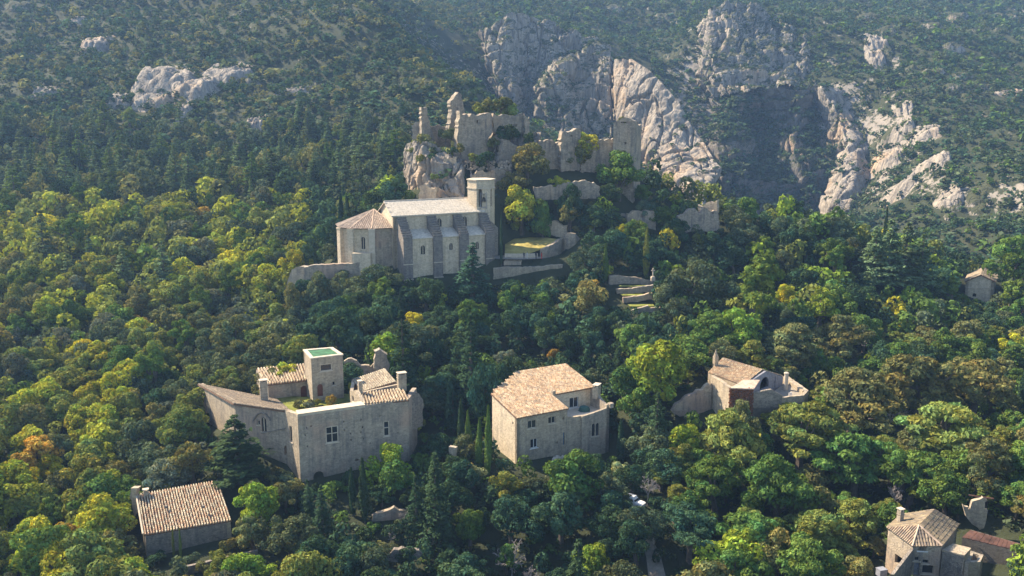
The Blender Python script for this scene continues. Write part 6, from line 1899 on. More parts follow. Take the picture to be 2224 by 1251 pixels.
def crown_tree(kind, px, py, wpx, ckey, hr=None, z=None, D=None):
    """a tree whose crown alone is seen: crown centre and width in pixels; height follows from the kind"""
    K = KIND[kind][0]
    d = 150.0 if D is None else D
    for _ in range(4):
        s = wpx * d / F / (2 * K[3])
        sz = s if hr is None else s * hr
        up = K[2] * sz * 0.58
        q = hit(px, py, up) if D is None else Vector((P(px, py, D).x, D, P(px, py, D).z - up))
        if q is None: return
        d = q.y
    if D is not None:                         # standing on the ground, its top where the photograph shows it
        zt = P(px, py - wpx * 0.5, D).z; zg = g(q.x, q.y)
        sz = min(max((zt - zg) / K[2], 0.5 * s), 2.2 * s)
        q.z = zg
    add_tree(kind, q.x, q.y, s, sz, ckey, q.z if z is None else z)

# --- single trees that the photograph shows plainly
for a in [('fir_tree', 1026, 512, 672, 112, 'teal'), ('cypress_tree', 1402, 495, 606, 17, 'olive'), ('cypress_tree', 1315, 530, 616, 15, 'green'), ('cypress_tree', 1060, 868, 1036, 20, 'green'), ('cypress_tree', 1018, 885, 985, 17, 'green'),
          ('cypress_tree', 793, 984, 1140, 25, 'dark'), ('cypress_tree', 378, 1138, 1216, 7, 'olive'), ('cypress_tree', 393, 1140, 1218, 8, 'olive'), ('cypress_tree', 1089, 465, 580, 8, 'dark'), ('cypress_tree', 1916, 452, 590, 13, 'dark'),
          ('cypress_tree', 2215, 800, 905, 22, 'dark'), ('cypress_tree', 1848, 800, 880, 16, 'green'), ('cypress_tree', 980, 818, 930, 30, 'teal'),
          ('fir_tree', 703, 1035, 1175, 70, 'teal'), ('fir_tree', 672, 1028, 1130, 46, 'teal'), ('fir_tree', 945, 960, 1185, 125, 'dark'), ('fir_tree', 1655, 530, 630, 40, 'dark'),
          ('cedar_tree', 1925, 470, 640, 110, 'cedar'), ('cedar_tree', 1960, 480, 640, 100, 'cedar'), ('cedar_tree', 1995, 500, 650, 95, 'cedar'), ('cedar_tree', 1895, 490, 630, 90, 'cedar'),
          ('fir_tree', 985, 828, 940, 58, 'teal'), ('cypress_tree', 1001, 858, 965, 19, 'dark'), ('cypress_tree', 1040, 898, 1025, 19, 'green'), ('cypress_tree', 768, 1008, 1125, 20, 'dark'), ('fir_tree', 906, 1015, 1175, 74, 'dark'), ('cypress_tree', 1348, 905, 1000, 20, 'dark'),
          ('bare_tree', 1405, 965, 1100, 80, 'bare'), ('bare_tree', 1110, 1150, 1265, 100, 'bare'), ('bare_tree', 848, 1072, 1190, 40, 'bare'), ('bare_tree', 1420, 1225, 1275, 50, 'bare'), ('bare_tree', 1850, 690, 780, 90, 'bare'), ('bare_tree', 1940, 960, 1120, 90, 'bare'),
          ('bare_tree', 1760, 900, 1010, 90, 'bare'), ('bare_tree', 1930, 850, 940, 90, 'bare'), ('bare_tree', 880, 1065, 1150, 60, 'bare'), ('bare_tree', 1150, 1215, 1290, 90, 'bare')]:
    key_tree(*a)
key_tree('cedar_tree', 518, 882, 1030, 175, 'dark', 145.5)
for a in [('oak_tree', 1132, 448, 100, 'ygreen'), ('holm_oak', 1145, 350, 96, 'brown'), ('holm_oak', 1120, 395, 70, 'brown'), ('oak_tree', 1258, 335, 62, 'brown'), ('oak_tree', 1270, 318, 44, 'ygreen'), ('oak_tree', 1345, 372, 105, 'green'), ('oak_tree', 1310, 335, 44, 'green'), ('oak_tree', 1392, 418, 52, 'green'), ('oak_tree', 1325, 425, 60, 'dark'), ('oak_tree', 1215, 402, 48, 'ygreen'),
          ('oak_tree', 905, 702, 62, 'yellow'), ('oak_tree', 1352, 502, 36, 'yellow'), ('oak_tree', 1380, 505, 60, 'green'), ('oak_tree', 655, 748, 50, 'yellow'), ('oak_tree', 840, 1005, 95, 'lime'), ('oak_tree', 1205, 772, 46, 'orange'), ('oak_tree', 305, 705, 50, 'orange'), ('oak_tree', 560, 1095, 120, 'lime'), ('oak_tree', 528, 1232, 120, 'lime'), ('holm_oak', 620, 1075, 90, 'brown'),
          ('holm_oak', 1030, 1030, 72, 'pale'), ('holm_oak', 1110, 1062, 105, 'olive'), ('oak_tree', 1240, 1035, 165, 'green'), ('oak_tree', 1345, 1025, 60, 'pale'), ('oak_tree', 1283, 1222, 105, 'lime'), ('oak_tree', 1110, 1120, 130, 'teal'), ('oak_tree', 1220, 1120, 140, 'teal'), ('oak_tree', 1320, 1140, 110, 'dark'),
          ('pine_tree', 1640, 620, 125, 'pine'), ('oak_tree', 1712, 640, 58, 'yellow'), ('holm_oak', 1510, 615, 150, 'holm'), ('holm_oak', 1445, 640, 85, 'holm'), ('holm_oak', 1290, 640, 112, 'brown'), ('holm_oak', 1275, 572, 82, 'holm'), ('holm_oak', 825, 610, 100, 'holm'), ('holm_oak', 925, 632, 100, 'dark'), ('holm_oak', 690, 660, 90, 'holm'), ('holm_oak', 745, 610, 70, 'holm'), ('holm_oak', 780, 660, 90, 'dark'), ('holm_oak', 1120, 640, 90, 'dark'), ('oak_tree', 1180, 660, 70, 'green'),
          ('oak_tree', 1425, 800, 170, 'lime'), ('oak_tree', 1370, 830, 110, 'green'), ('oak_tree', 1951, 712, 36, 'yellow'), ('oak_tree', 1984, 735, 30, 'yellow'), ('pine_tree', 2205, 572, 100, 'pine'), ('pine_tree', 2190, 640, 60, 'pine'), ('oak_tree', 2200, 760, 90, 'yellow'), ('holm_oak', 890, 745, 130, 'holm'), ('holm_oak', 990, 770, 120, 'dark'), ('holm_oak', 1095, 780, 60, 'grey'), ('oak_tree', 740, 720, 120, 'dark'), ('holm_oak', 520, 720, 110, 'grey'), ('holm_oak', 600, 740, 120, 'holm'), ('holm_oak', 480, 800, 110, 'holm'),
          ('locust_tree', 1600, 960, 200, 'olive'), ('locust_tree', 1740, 940, 210, 'olive'), ('locust_tree', 1690, 1060, 220, 'green'), ('locust_tree', 1560, 1050, 180, 'green'), ('locust_tree', 1850, 870, 200, 'brown'), ('locust_tree', 2000, 830, 220, 'brown'), ('locust_tree', 1860, 1000, 210, 'green'), ('locust_tree', 2060, 930, 220, 'olive'), ('locust_tree', 1640, 1160, 190, 'green'), ('locust_tree', 1790, 1150, 180, 'olive'), ('locust_tree', 2110, 840, 170, 'brown'), ('locust_tree', 1980, 1020, 180, 'green'), ('locust_tree', 1500, 1150, 150, 'teal'), ('oak_tree', 1490, 960, 110, 'lime'), ('locust_tree', 1720, 760, 150, 'brown'), ('locust_tree', 1830, 740, 150, 'brown'), ('oak_tree', 1610, 720, 120, 'lime'), ('locust_tree', 2140, 1010, 160, 'brown'),
          ('pine_tree', 430, 660, 60, 'pine'), ('pine_tree', 495, 620, 66, 'pine'), ('pine_tree', 560, 585, 60, 'pine'), ('pine_tree', 400, 740, 66, 'pine'), ('pine_tree', 335, 800, 80, 'pine'), ('pine_tree', 600, 560, 50, 'pine'), ('pine_tree', 80, 610, 60, 'pine'), ('pine_tree', 160, 500, 64, 'pine'), ('oak_tree', 385, 610, 50, 'yellow'), ('oak_tree', 425, 590, 40, 'yellow'), ('oak_tree', 495, 570, 55, 'yellow'), ('oak_tree', 555, 570, 46, 'orange'), ('oak_tree', 180, 770, 80, 'yellow'), ('oak_tree', 90, 870, 110, 'ygreen'), ('oak_tree', 235, 460, 60, 'ygreen'), ('oak_tree', 470, 530, 56, 'ygreen')]:
    crown_tree(*a)
crown_tree('holm_oak', 1058, 832, 92, 'teal', 1.25, None, 164.5)
crown_tree('holm_oak', 1088, 826, 76, 'dark', 1.2, None, 169.5)
crown_tree('oak_tree', 1612, 905, 92, 'brown', None, None, 156.0)
for a in [('holm_oak', 700, 632, 84, 'holm', 0.9, None, 216), ('holm_oak', 760, 636, 90, 'holm', 0.9, None, 215), ('holm_oak', 648, 650, 70, 'brown', 0.9, None, 214), ('holm_oak', 1235, 425, 60, 'dark', 0.9, None, 243), ('oak_tree', 1180, 432, 46, 'green', 0.9, None, 243), ('holm_oak', 1290, 470, 70, 'dark'), ('holm_oak', 1240, 470, 60, 'brown'), ('holm_oak', 1460, 500, 70, 'dark'), ('oak_tree', 1440, 470, 60, 'green'), ('holm_oak', 1400, 455, 50, 'holm')]:
    crown_tree(*a)
# bushes on the castle
for (px, py, D, w, c) in [(918, 308, 257, 46, 'brown'), (968, 288, 260, 36, 'brown'), (1062, 232, 266, 44, 'brown'), (1088, 230, 266, 50, 'brown'), (1110, 238, 266, 36, 'olive'), (1040, 238, 266, 34, 'olive'), (918, 344, 251, 22, 'olive'), (945, 382, 247, 20, 'olive'), (1000, 320, 254, 24, 'brown'), (985, 326, 252, 20, 'dark'), (895, 325, 256, 20, 'olive'), (1060, 345, 251, 40, 'dark'), (1028, 342, 251, 24, 'olive'), (1110, 290, 259, 44, 'dark'), (1075, 310, 258, 30, 'brown'), (1150, 300, 258, 30, 'dark'), (1355, 262, 256, 22, 'brown')]:
    K = KIND['shrub'][0]; s = w * D / F / (2 * K[3]); p = P(px, py, D)
    add_tree('shrub', p.x, p.y, s, s * 1.1, c, p.z - K[2] * s * 0.55)
# low bushes on the bank between castle and lawn
_r = random.Random(12)
for px, py in [(1300, 470), (1262, 482), (1232, 452), (1192, 468), (1330, 458), (1282, 500), (1250, 505), (1210, 448), (1170, 452), (1120, 500), (1160, 505), (1140, 490), (1310, 492), (1345, 480), (1285, 455), (1180, 500)]:
    q = hit(px, py, 0.6, 200)
    if q is not None and not (232 < q.y < 245 and 1095 < px < 1215 and py > 512):
        s = _r.uniform(0.8, 1.5)
        add_tree('shrub', q.x, q.y, s, s * _r.uniform(0.7, 1.1), _r.choice(['brown', 'olive', 'grey', 'green', 'dark']))
for px, py in [(455, 968), (475, 985), (500, 1002), (442, 950), (425, 930), (412, 955), (600, 1038), (640, 1062), (735, 1062), (765, 1052), (800, 1045), (430, 985), (460, 1000), (410, 915), (905, 1000), (920, 960), (910, 930), (925, 985), (1345, 1112), (1362, 1116), (1392, 1118), (1350, 1098), (620, 1052), (345, 1222), (420, 1225), (470, 1212), (510, 1190)]:
    q = hit(px, py, 0.4)
    s = _r.uniform(0.75, 1.35)
    add_tree('shrub', q.x, q.y, s, s * _r.uniform(0.7, 1.1), _r.choice(['brown', 'olive', 'holm', 'green', 'dark']))
# bushes in the manor courtyard and by its doors
for (px, py, D, w, c, hr) in [(722, 852, 160.5, 24, 'orange', 1.5), (668, 872, 158.5, 34, 'grey', 1.0), (650, 868, 160, 26, 'brown', 1.0), (690, 866, 161, 22, 'olive', 1.0), (762, 806, 166.5, 20, 'ygreen', 2.2), (700, 880, 156, 20, 'brown', 1.0), (735, 862, 160, 18, 'green', 0.8)]:
    K = KIND['shrub'][0]; s = w * D / F / (2 * K[3]); p = P(px, py, D)
    add_tree('shrub', p.x, p.y, s, s * hr, c, COURT_Z - 0.1)

# --- the wood around them
def in_poly(x, y, poly):
    c = False
    n = len(poly)
    for i in range(n):
        (x0, y0), (x1, y1) = poly[i], poly[(i + 1) % n]
        if (y0 > y) != (y1 > y) and x < (x1 - x0) * (y - y0) / (y1 - y0) + x0:
            c = not c
    return c
# what must stay in view: outline in the photograph and its depth
CLEAR = [([(438, 828), (560, 790), (655, 752), (750, 752), (770, 800), (850, 795), (892, 850), (892, 985), (790, 1000), (680, 1050), (640, 1040), (560, 1000), (452, 955)], 167),
         ([(1072, 850), (1232, 784), (1330, 850), (1338, 975), (1240, 985), (1180, 985), (1130, 960)], 160),
         ([(290, 1065), (480, 1040), (505, 1130), (498, 1195), (330, 1222), (300, 1170)], 135),
         ([(1535, 790), (1570, 770), (1665, 800), (1770, 855), (1700, 872), (1590, 885), (1470, 900), (1465, 880)], 170),
         ([(1925, 1145), (2030, 1100), (2085, 1135), (2140, 1210), (2140, 1260), (1930, 1260)], 122),
         ([(735, 490), (830, 435), (1015, 385), (1078, 385), (1092, 590), (1000, 615), (880, 600), (735, 570)], 240),
         ([(660, 572), (800, 566), (800, 592), (660, 598)], 226), ([(1092, 505), (1180, 470), (1265, 500), (1262, 560), (1200, 600), (1095, 600)], 242),
         ([(890, 190), (1130, 190), (1400, 250), (1396, 340), (1200, 345), (1090, 350), (1020, 430), (905, 430), (885, 330)], 268), ([(1340, 465), (1425, 455), (1560, 430), (1562, 490), (1350, 490)], 250),
         ([(1345, 605), (1415, 605), (1415, 670), (1400, 680), (1340, 640)], 222), ([(2095, 595), (2160, 598), (2160, 655), (2095, 640)], 252), ([(1358, 1074), (1398, 1074), (1398, 1105), (1362, 1108)], 139), ([(1382, 1118), (1406, 1118), (1425, 1165), (1405, 1170)], 131), ([(2095, 1060), (2224, 1150), (2224, 1210), (2060, 1190)], 132), ([(1180, 378), (1290, 388), (1290, 440), (1180, 430)], 250)]
CLEAR += KEEP_VIEW
def blocked(x, y, z, h, r):
    for t in (0.25, 0.6, 0.95):
        px, py = pix((x, y, z + h * t))
        wp = r / y * F * 0.55
        for poly, D in CLEAR:
            if y < D + 1 and (in_poly(px, py, poly) or in_poly(px - wp, py, poly) or in_poly(px + wp, py, poly)):
                return True
    return False
FOOT_CIRC = [(*plan(670, 930, 160), 13), (*plan(560, 900, 160), 8), (*plan(830, 880, 161), 12), (*plan(1200, 900, 161), 12), (*plan(400, 1130, 134), 9), (*plan(1600, 840, 170), 10), (*plan(1690, 850, 169), 8), (*plan(2010, 1180, 121), 8), (*plan(2120, 1180, 125), 8), (*plan(900, 540, 232), 13), (*plan(1010, 540, 236), 13), (*plan(790, 540, 232), 10), (*plan(1150, 545, 236), 9), (*plan(1205, 545, 237), 6), (*plan(2125, 640, 255), 8), (*plan(1375, 640, 216), 8), (*plan(1376, 1095, 138), 4), (*plan(960, 330, 259), 12), (*plan(1060, 320, 261), 14), (*plan(1180, 330, 261), 12), (*plan(1290, 340, 259), 10), (*plan(1365, 340, 255), 8)]
EX = [(t[1], t[2], 0.55 * t[4] * KIND[t[0]][0][3]) for t in TREES if t[0] not in ('shrub', 'cypress_tree', 'bare_tree')]
EXA = np.array(EX)
def mix_for(px, py, D):
    """which kinds and colours grow where, as the photograph shows it"""
    if D > 300 or (px < 900 and py < 400):
        return [('cedar_tree', 'cedar', 4), ('cedar_tree', 'green', 2), ('cedar_tree', 'dark', 1.5), ('holm_oak', 'holm', 4), ('pine_tree', 'olive', 2), ('fir_tree', 'cedar', 0.7), ('holm_oak', 'dark', 3), ('oak_tree', 'brown', 1.5)]
    if px < 660 and py > 380:
        b = (math.sin(px / 90.0) + math.sin(py / 70.0 + px / 160.0)) * 0.5
        r = [('oak_tree', 'olive', 5 + 2 * b), ('oak_tree', 'ygreen', 5.0 + 3 * b), ('oak_tree', 'yellow', 0.6), ('oak_tree', 'orange', 0.12), ('holm_oak', 'holm', 2.6 - b), ('holm_oak', 'grey', 1.6 - b), ('pine_tree', 'pine', 0.8), ('oak_tree', 'brown', 1.4), ('oak_tree', 'green', 1.2), ('cedar_tree', 'cedar', 0.6 if py < 700 else 0.1)]
        if px > 300 and py > 640: r = [('holm_oak', 'holm', 4), ('holm_oak', 'grey', 2), ('oak_tree', 'olive', 2), ('oak_tree', 'brown', 2), ('oak_tree', 'ygreen', 1), ('holm_oak', 'dark', 1)]
        return r
    if px < 1440:
        return [('holm_oak', 'dark', 4), ('holm_oak', 'teal', 3), ('holm_oak', 'holm', 2), ('oak_tree', 'teal', 3), ('oak_tree', 'green', 1.6), ('oak_tree', 'lime', 0.4), ('oak_tree', 'pale', 0.3), ('fir_tree', 'dark', 0.7), ('cypress_tree', 'dark', 0.35)]
    if py < 720:
        return [('holm_oak', 'teal', 3), ('holm_oak', 'holm', 3), ('oak_tree', 'green', 2.5), ('oak_tree', 'lime', 1.0), ('oak_tree', 'olive', 1.5), ('holm_oak', 'dark', 2), ('oak_tree', 'yellow', 0.25), ('pine_tree', 'pine', 0.5)]
    return [('locust_tree', 'olive', 2.5), ('locust_tree', 'green', 2.5), ('locust_tree', 'brown', 1.0), ('oak_tree', 'green', 2), ('holm_oak', 'teal', 2), ('oak_tree', 'lime', 0.6), ('oak_tree', 'brown', 1.2)]
def scatter():
    rng = random.Random(21)
    cand = []
    y = 100.0
    while y < 400:
        step = 4.3 if y < 300 else 5.6
        half = y * 0.66 + 14
        x = -half
        while x < half:
            cand.append((x + rng.uniform(-1.7, 1.7), y + rng.uniform(-1.7, 1.7)))
            x += step
        y += step * 0.95
    rng.shuffle(cand)
    out = []
    for x, y in cand:
        z = g(x, y)
        px, py = pix((x, y, z + 4))
        if not (-230 < px < 2450 and -60 < py < 1390): continue
        if y > 340 and (px > 900 or rng.random() < 0.25): continue
        if px > 1080 and y > 262 and z < 80 and y > 268: continue
        if px > 880 and y > 275 and px < 1100: continue
        if any((x - cx) ** 2 + (y - cy) ** 2 < r * r for cx, cy, r in FOOT_CIRC): continue
        d2 = np.hypot(EXA[:, 0] - x, EXA[:, 1] - y)
        if (d2 < EXA[:, 2] * 1.15).any(): continue
        mx = mix_for(px, py, y)
        kind, ck, _ = rng.choices(mx, [max(0.05, m[2]) for m in mx])[0]
        sc = rng.choice([0.5, 0.65, 0.8, 0.95, 1.1, 1.3]) * rng.uniform(0.88, 1.12) * (1.04 if px < 660 else 1.0) * (0.8 if kind == 'locust_tree' else 1.0)
        if y > 255 and px > 1000: sc *= 0.85
        K = KIND[kind][0]
        if blocked(x, y, z, K[2] * sc, K[3] * sc):
            sc *= 0.5
            kind = 'holm_oak' if kind in ('cedar_tree', 'fir_tree', 'locust_tree') else kind
            K = KIND[kind][0]
            if blocked(x, y, z, K[2] * sc, K[3] * sc):
                kind, sc = 'shrub', rng.uniform(0.7, 1.1); K = KIND[kind][0]
                if blocked(x, y, z, K[2] * sc, K[3] * sc): continue
        out.append((kind, x, y, z, sc, sc * rng.uniform(0.9, 1.15), ck, px, py))
    return out
WOOD = scatter()

# --- labels that say where a tree stands
MARKS = [('the castle tower', 1365, 320), ('the castle keep', 1050, 290), ('the castle pinnacle', 985, 250), ('the bell tower', 1045, 420), ('the church apse', 790, 520), ('the church buttresses', 960, 540), ('the dry lawn', 1150, 530), ('the church terrace', 1180, 580), ('the ruined wall', 1515, 465), ('the terraced garden', 1375, 640), ('the chapel', 2125, 630), ('the manor tower', 705, 800), ('the manor facade', 770, 950), ('the manor left wing', 520, 900), ('the terrace house', 1190, 840), ('the terrace house front', 1230, 950), ('the low house', 400, 1130), ('the gabled house', 1610, 820), ('the hipped house', 2010, 1170), ('the white car', 1376, 1088), ('the rusty shed', 2160, 1170), ('the ruined house', 2130, 1110), ('the apse wall', 700, 590),
         ('the hill outcrops', 430, 180), ('the cedar belt', 560, 330), ('the bottom corner', 40, 1200), ('the left edge', 20, 760), ('the bottom edge', 900, 1240), ('the right edge', 2200, 800), ('the bright rock fin', 1450, 330), ('the gorge mouth', 1700, 430), ('the boulder slope', 2000, 440), ('the left oak wood', 250, 620), ('the lower left wood', 170, 980), ('the right slope wood', 1850, 620), ('the locust grove', 1750, 1020)]
def where(px, py):
    best = min(MARKS, key=lambda m: math.hypot(m[1] - px, (m[2] - py) * 1.2))
    dx, dy = px - best[1], py - best[2]
    if math.hypot(dx, dy) < 45: return 'beside ' + best[0]
    if abs(dx) > abs(dy) * 1.3: return ('left of ' if dx < 0 else 'right of ') + best[0]
    if abs(dy) > abs(dx) * 1.3: return ('above ' if dy < 0 else 'below ') + best[0]
    return ('above ' if dy < 0 else 'below ') + ('left of ' if dx < 0 else 'right of ') + best[0]
NICE = {'oak_tree': 'oak', 'holm_oak': 'holm oak', 'locust_tree': 'feathery broad tree', 'pine_tree': 'pine', 'cedar_tree': 'cedar', 'fir_tree': 'conifer', 'cypress_tree': 'slim cypress', 'bare_tree': 'bare tree', 'shrub': 'bush'}
CATW = {'oak_tree': 'oak', 'holm_oak': 'holm oak', 'locust_tree': 'broadleaf tree', 'pine_tree': 'pine', 'cedar_tree': 'cedar', 'fir_tree': 'conifer', 'cypress_tree': 'cypress', 'bare_tree': 'bare tree', 'shrub': 'bush'}
def emit():
    LIM = {'oak_tree': 300, 'holm_oak': 300}
    allt = [(t, True) for t in TREES] + [(t, False) for t in WOOD]
    def show(t):
        k = KIND[t[0]][0]
        vis = -70 < t[7] < 2294 and -40 < t[8] < 1400
        return (k[3] * t[4] / t[2]) * (1 if vis else 0.1)
    chosen, rest, cnt = [], [], {}
    for t, key in sorted(allt, key=lambda a: (not a[1], -show(a[0]))):
        lim = LIM.get(t[0], 300)
        if cnt.get(t[0], 0) < lim and (key or show(t) > 0.004):
            cnt[t[0]] = cnt.get(t[0], 0) + 1; chosen.append(t)
        else:
            rest.append(t)
    lab = {}
    items = []
    for t in chosen:
        kind, x, y, z, sxy, sz, ck, px, py = t
        r = KIND[kind][0][3] * sxy / y * F * 2
        size = 'large ' if r > 105 else ('small ' if r < 40 else '')
        l = f"{size}{COLORS[ck][1]} {NICE[kind]} {where(px, py)}"
        if kind == 'bare_tree': l = f"{size}pale leafless tree {where(px, py)}"
        lab.setdefault(l, []).append(t)
    words_ = ['first', 'second', 'third', 'fourth', 'fifth', 'sixth']
    nums = {2: 'two', 3: 'three', 4: 'four', 5: 'five', 6: 'six'}
    rng = random.Random(9)
    for l, ts in lab.items():
        ts.sort(key=lambda t: t[7])
        for i, t in enumerate(ts):
            kind, x, y, z, sxy, sz, ck, px, py = t
            full, grp = l, None
            if 2 <= len(ts) <= 6:
                full = l + (', leftmost' if i == 0 else ', rightmost' if i == len(ts) - 1 else ', ' + words_[i] + ' from left') + f' of {nums[len(ts)]}'
            elif len(ts) > 6:
                order = sorted(ts, key=lambda q: q[8]); per = 5 if len(ts) <= 30 else 6
                ri = order.index(t) // per; row = sorted(order[ri * per:(ri + 1) * per], key=lambda q: q[7]); ci = row.index(t)
                rows_ = ['top', 'second', 'third', 'fourth', 'fifth', 'sixth', 'seventh', 'eighth']
                full = l + f', {rows_[min(ri, 7)]} row, ' + ('leftmost' if ci == 0 else words_[ci] + ' along')
            if len(ts) > 1: grp = l
            elif kind != 'bare_tree': grp = CATW[kind] + 's of the hillside'
            root = thing(kind, full, CATW[kind], (x, y, z), grp)
            tl = 0.02 if kind in ('cypress_tree', 'fir_tree', 'cedar_tree') else 0.13
            root.rotation_euler = (rng.uniform(-tl, tl), rng.uniform(-tl, tl), rng.uniform(0, 6.283))
            k1 = rng.uniform(0.85, 1.2) if kind not in ('cypress_tree',) else 1.0
            root.scale = (sxy * k1, sxy / k1, sz)
            cm, tm, _, _ = KIND[kind][rng.randrange(len(KIND[kind]))]
            base = COLORS[ck][0]
            k = rng.uniform(0.82, 1.22); hs = rng.uniform(-0.10, 0.10)
            col = (base[0] * k * (1 + hs), base[1] * k, base[2] * k * (1 - hs), 1)
            for nm, me in (('trunk', tm), ('branches' if kind == 'bare_tree' else 'crown', cm)):
                o = bpy.data.objects.new(nm, me); COL.objects.link(o); o.parent = root; o.color = col
    return rest
REST = emit()
print('TREES', len(TREES), len(WOOD), 'rest', len(REST))

# --- the wood and scrub too far or too many to single out: one mass each
def baked(name, spots, label, seed, quads=70, size=0.42):
    """spots: (x, y, z, radius, height, colour); one mesh of leaf sprays"""
    rng = np.random.default_rng(seed)
    Vs, Ts = [], []
    protos = []
    for i in range(10):
        lb = lobes_broad(1.0, 1.9, 0.0, 9, rng, (0.34, 0.55), 0.85)
        V, Fq, m = leaves_on_lobes(lb, quads, size, rng, 0.4, 0.85, 0.5, 1.3)
        protos.append(V)
    for (x, y, z, r, h, c) in spots:
        V = protos[rng.integers(10)]
        a = rng.uniform(0, 6.283); ca, sa = math.cos(a), math.sin(a)
        W2_ = np.empty_like(V)
        W2_[:, 0] = x + (V[:, 0] * ca - V[:, 1] * sa) * r
        W2_[:, 1] = y + (V[:, 0] * sa + V[:, 1] * ca) * r
        W2_[:, 2] = z + V[:, 2] * h / 1.9
        Vs.append(W2_)
        k = rng.uniform(0.8, 1.2, (len(V) // 4, 1)) * rng.uniform(0.75, 1.25)
        Ts.append(np.repeat(np.array(c)[None] * k, 4, axis=0))
    V = np.concatenate(Vs); T_ = np.concatenate(Ts)
    o = obj(name, V, np.arange(len(V)).reshape(-1, 4), 'leaf_far', tint=T_)
    return tag(o, label, None, None, 'stuff')
def far_scrub():
    rng = random.Random(33)
    spots = []
    def pick(cs):
        return COLORS[rng.choice(cs)][0]
    y = 300.0
    while y < 1100:
        step = 3.3 + (y - 300) * 0.0042
        half = y * 0.64 + 20
        x = -half
        while x < half:
            X_, Y_ = x + rng.uniform(-1, 1) * step * 0.45, y + rng.uniform(-1, 1) * step * 0.45
            x += step
            z = g(X_, Y_)
            px, py = pix((X_, Y_, z))
            if not (-150 < px < 2380 and -60 < py < 620): continue
            if px < 900 and Y_ < 345: continue
            if px >= 900 and Y_ < 300: continue
            n = float(fbm(X_ / 40, Y_ / 40, 0.0, 61, 3))
            rx = px > 1480 and Y_ > 320
            keep = 0.97 if Y_ > 700 else (0.80 + 0.5 * n if not rx else 0.84 + 0.55 * n)
            if px < 1060 and py < 240 and Y_ < 600: keep = 0.86 + 0.7 * n
            if rng.random() > keep: continue
            r = rng.uniform(1.2, 3.0) * (1 + max(0, Y_ - 600) / 900)
            if rng.random() < 0.10: r *= 1.5
            c = pick(['holm', 'dark', 'teal', 'holm', 'dark', 'green', 'teal'] if rx or px > 1060 else ['holm', 'brown', 'dark', 'holm', 'dark', 'teal', 'teal'])
            spots.append((X_, Y_, z - 0.3, r, r * rng.uniform(1.0, 1.7), c))
        y += step * 0.92
    for (x, y, z, r) in SHRUB_SPOTS:
        if 90 < x < 200 and 540 < y < 650 and z < 105: r *= 1.7
        spots.append((x, y, z - 0.4, r, r * rng.uniform(0.9, 1.4), pick(['holm', 'dark', 'dark', 'teal'])))
    return spots
_fs = far_scrub()
baked('scrub', _fs, 'low evergreen scrub covering the far hills and cliffs', 5, 29, 0.60)
if REST:
    baked('woodland', [(t[1], t[2], t[3], KIND[t[0]][0][3] * t[4], KIND[t[0]][0][2] * t[5], COLORS[t[6]][0]) for t in REST if -230 < t[7] < 2450 and t[8] < 1330], 'remaining trees of the dense wood, merged in one canopy', 8, 215, 0.24)
def undergrowth():
    rng = random.Random(44)
    spots = []
    y = 100.0
    while y < 340:
        half = y * 0.60 + 10; x = -half
        while x < half:
            X_, Y_ = x + rng.uniform(-1.3, 1.3), y + rng.uniform(-1.3, 1.3); x += 3.0
            if any((X_ - cx) ** 2 + (Y_ - cy) ** 2 < r * r for cx, cy, r in FOOT_CIRC): continue
            z = g(X_, Y_); px, py = pix((X_, Y_, z))
            if not (-120 < px < 2350 and 150 < py < 1300): continue
            if rng.random() < 0.15: continue
            r = rng.uniform(0.7, 1.5)
            qx, qy = pix((X_, Y_, z + r * 1.4))
            if any(Y_ < D + 1 and in_poly(qx, qy - (26 if qx < 520 else 14), poly) for poly, D in CLEAR): continue
            c = COLORS[rng.choice(['dark', 'teal', 'holm', 'green', 'brown'] if px > 660 else ['holm', 'brown', 'olive', 'dark', 'olive'])][0]
            spots.append((X_, Y_, z - 0.2, r, r * rng.uniform(0.9, 1.5), c))
        y += 3.0
    return spots
_ug = undergrowth()
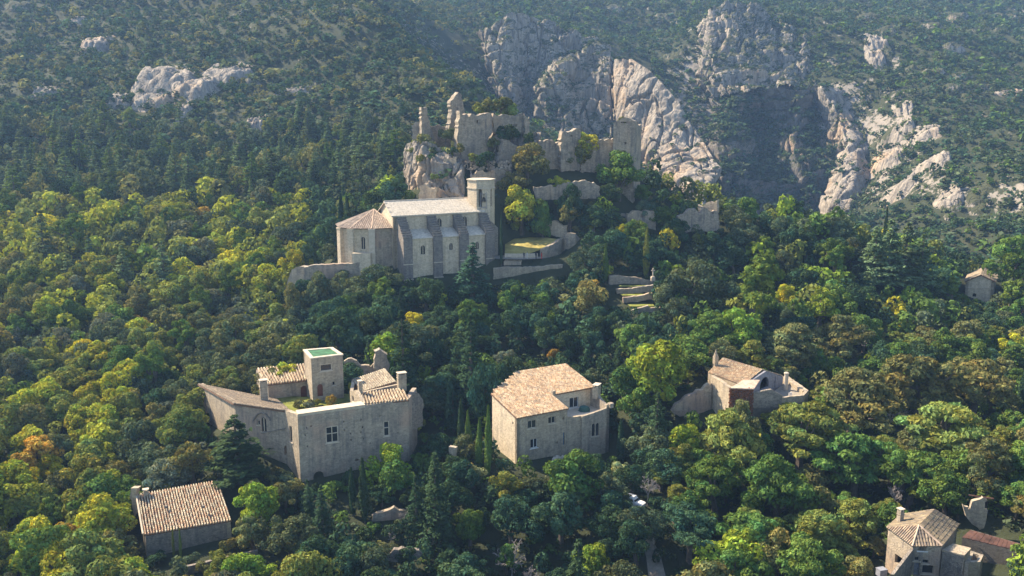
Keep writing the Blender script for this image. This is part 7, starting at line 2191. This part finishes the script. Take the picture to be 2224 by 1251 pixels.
baked('undergrowth', _ug, 'bushes and brambles between the trees of the wooded slope', 6, 36, 0.50)
print('SCRUB', len(_fs), 'UNDER', len(_ug))
# creepers on the gabled house
def creeper(name, a, b, z0, z1, col, label, n, seed):
    rng = np.random.default_rng(seed)
    A, u, nn, ln = wall_frame(a, b)
    s = rng.uniform(0, ln, n); t = rng.uniform(0, 1, n) ** 1.3
    keep = fbm(s / 1.4, t * 3, 0 * s, seed, 3) + 0.42 > t * 0.5
    s, t = s[keep], t[keep]; n = len(s)
    z = z1 + 0.1 - t * (z1 - z0)
    C = np.stack([A.x + u.x * s + nn.x * 0.15, A.y + u.y * s + nn.y * 0.15, z], 1) + rng.normal(0, 0.07, (n, 3))
    V, Fq = leaf_cards(C, np.tile([nn.x, nn.y, 0.4], (n, 1)), 0.24, rng, 0.6, 1.2)
    o = obj(name, V, Fq, 'leaf_far', tint=np.repeat(np.array(col)[None] * rng.uniform(0.6, 1.3, (n, 1)), 4, axis=0), loc=(a[0], a[1], z0))
    return tag(o, label, 'creeper', None, 'thing')
creeper('creeper', _c1, _c2, 40, _zc - 0.1, (0.24, 0.10, 0.055), 'red autumn creeper hanging on the front of the gabled house', 2600, 3)

# ------------------------------------------------------------------ the air between
def haze():
    x0, x1, y0, y1 = GX0 - 5, GX1 + 5, GY0 - 5, GY1 + 5
    z0, z1 = float(_Z.min()) - 1.0, float(_Z.max()) + 20
    mb = MB(); mb.hexa([(x0, y0, z0), (x1, y0, z0), (x1, y1, z0), (x0, y1, z0)], [(x0, y0, z1), (x1, y0, z1), (x1, y1, z1), (x0, y1, z1)])
    m, nt, out = new_mat('hazy_air')
    v = nt.nodes.new('ShaderNodeVolumePrincipled')
    v.inputs['Color'].default_value = (0.36, 0.60, 1.0, 1)
    v.inputs['Density'].default_value = 0.00017
    v.inputs['Anisotropy'].default_value = 0.2
    L(nt, v.outputs[0], out.inputs['Volume'])
    o = mb.build('haze', m)
    tag(o, 'thin blue haze filling the valley air', None, None, 'stuff')
haze()
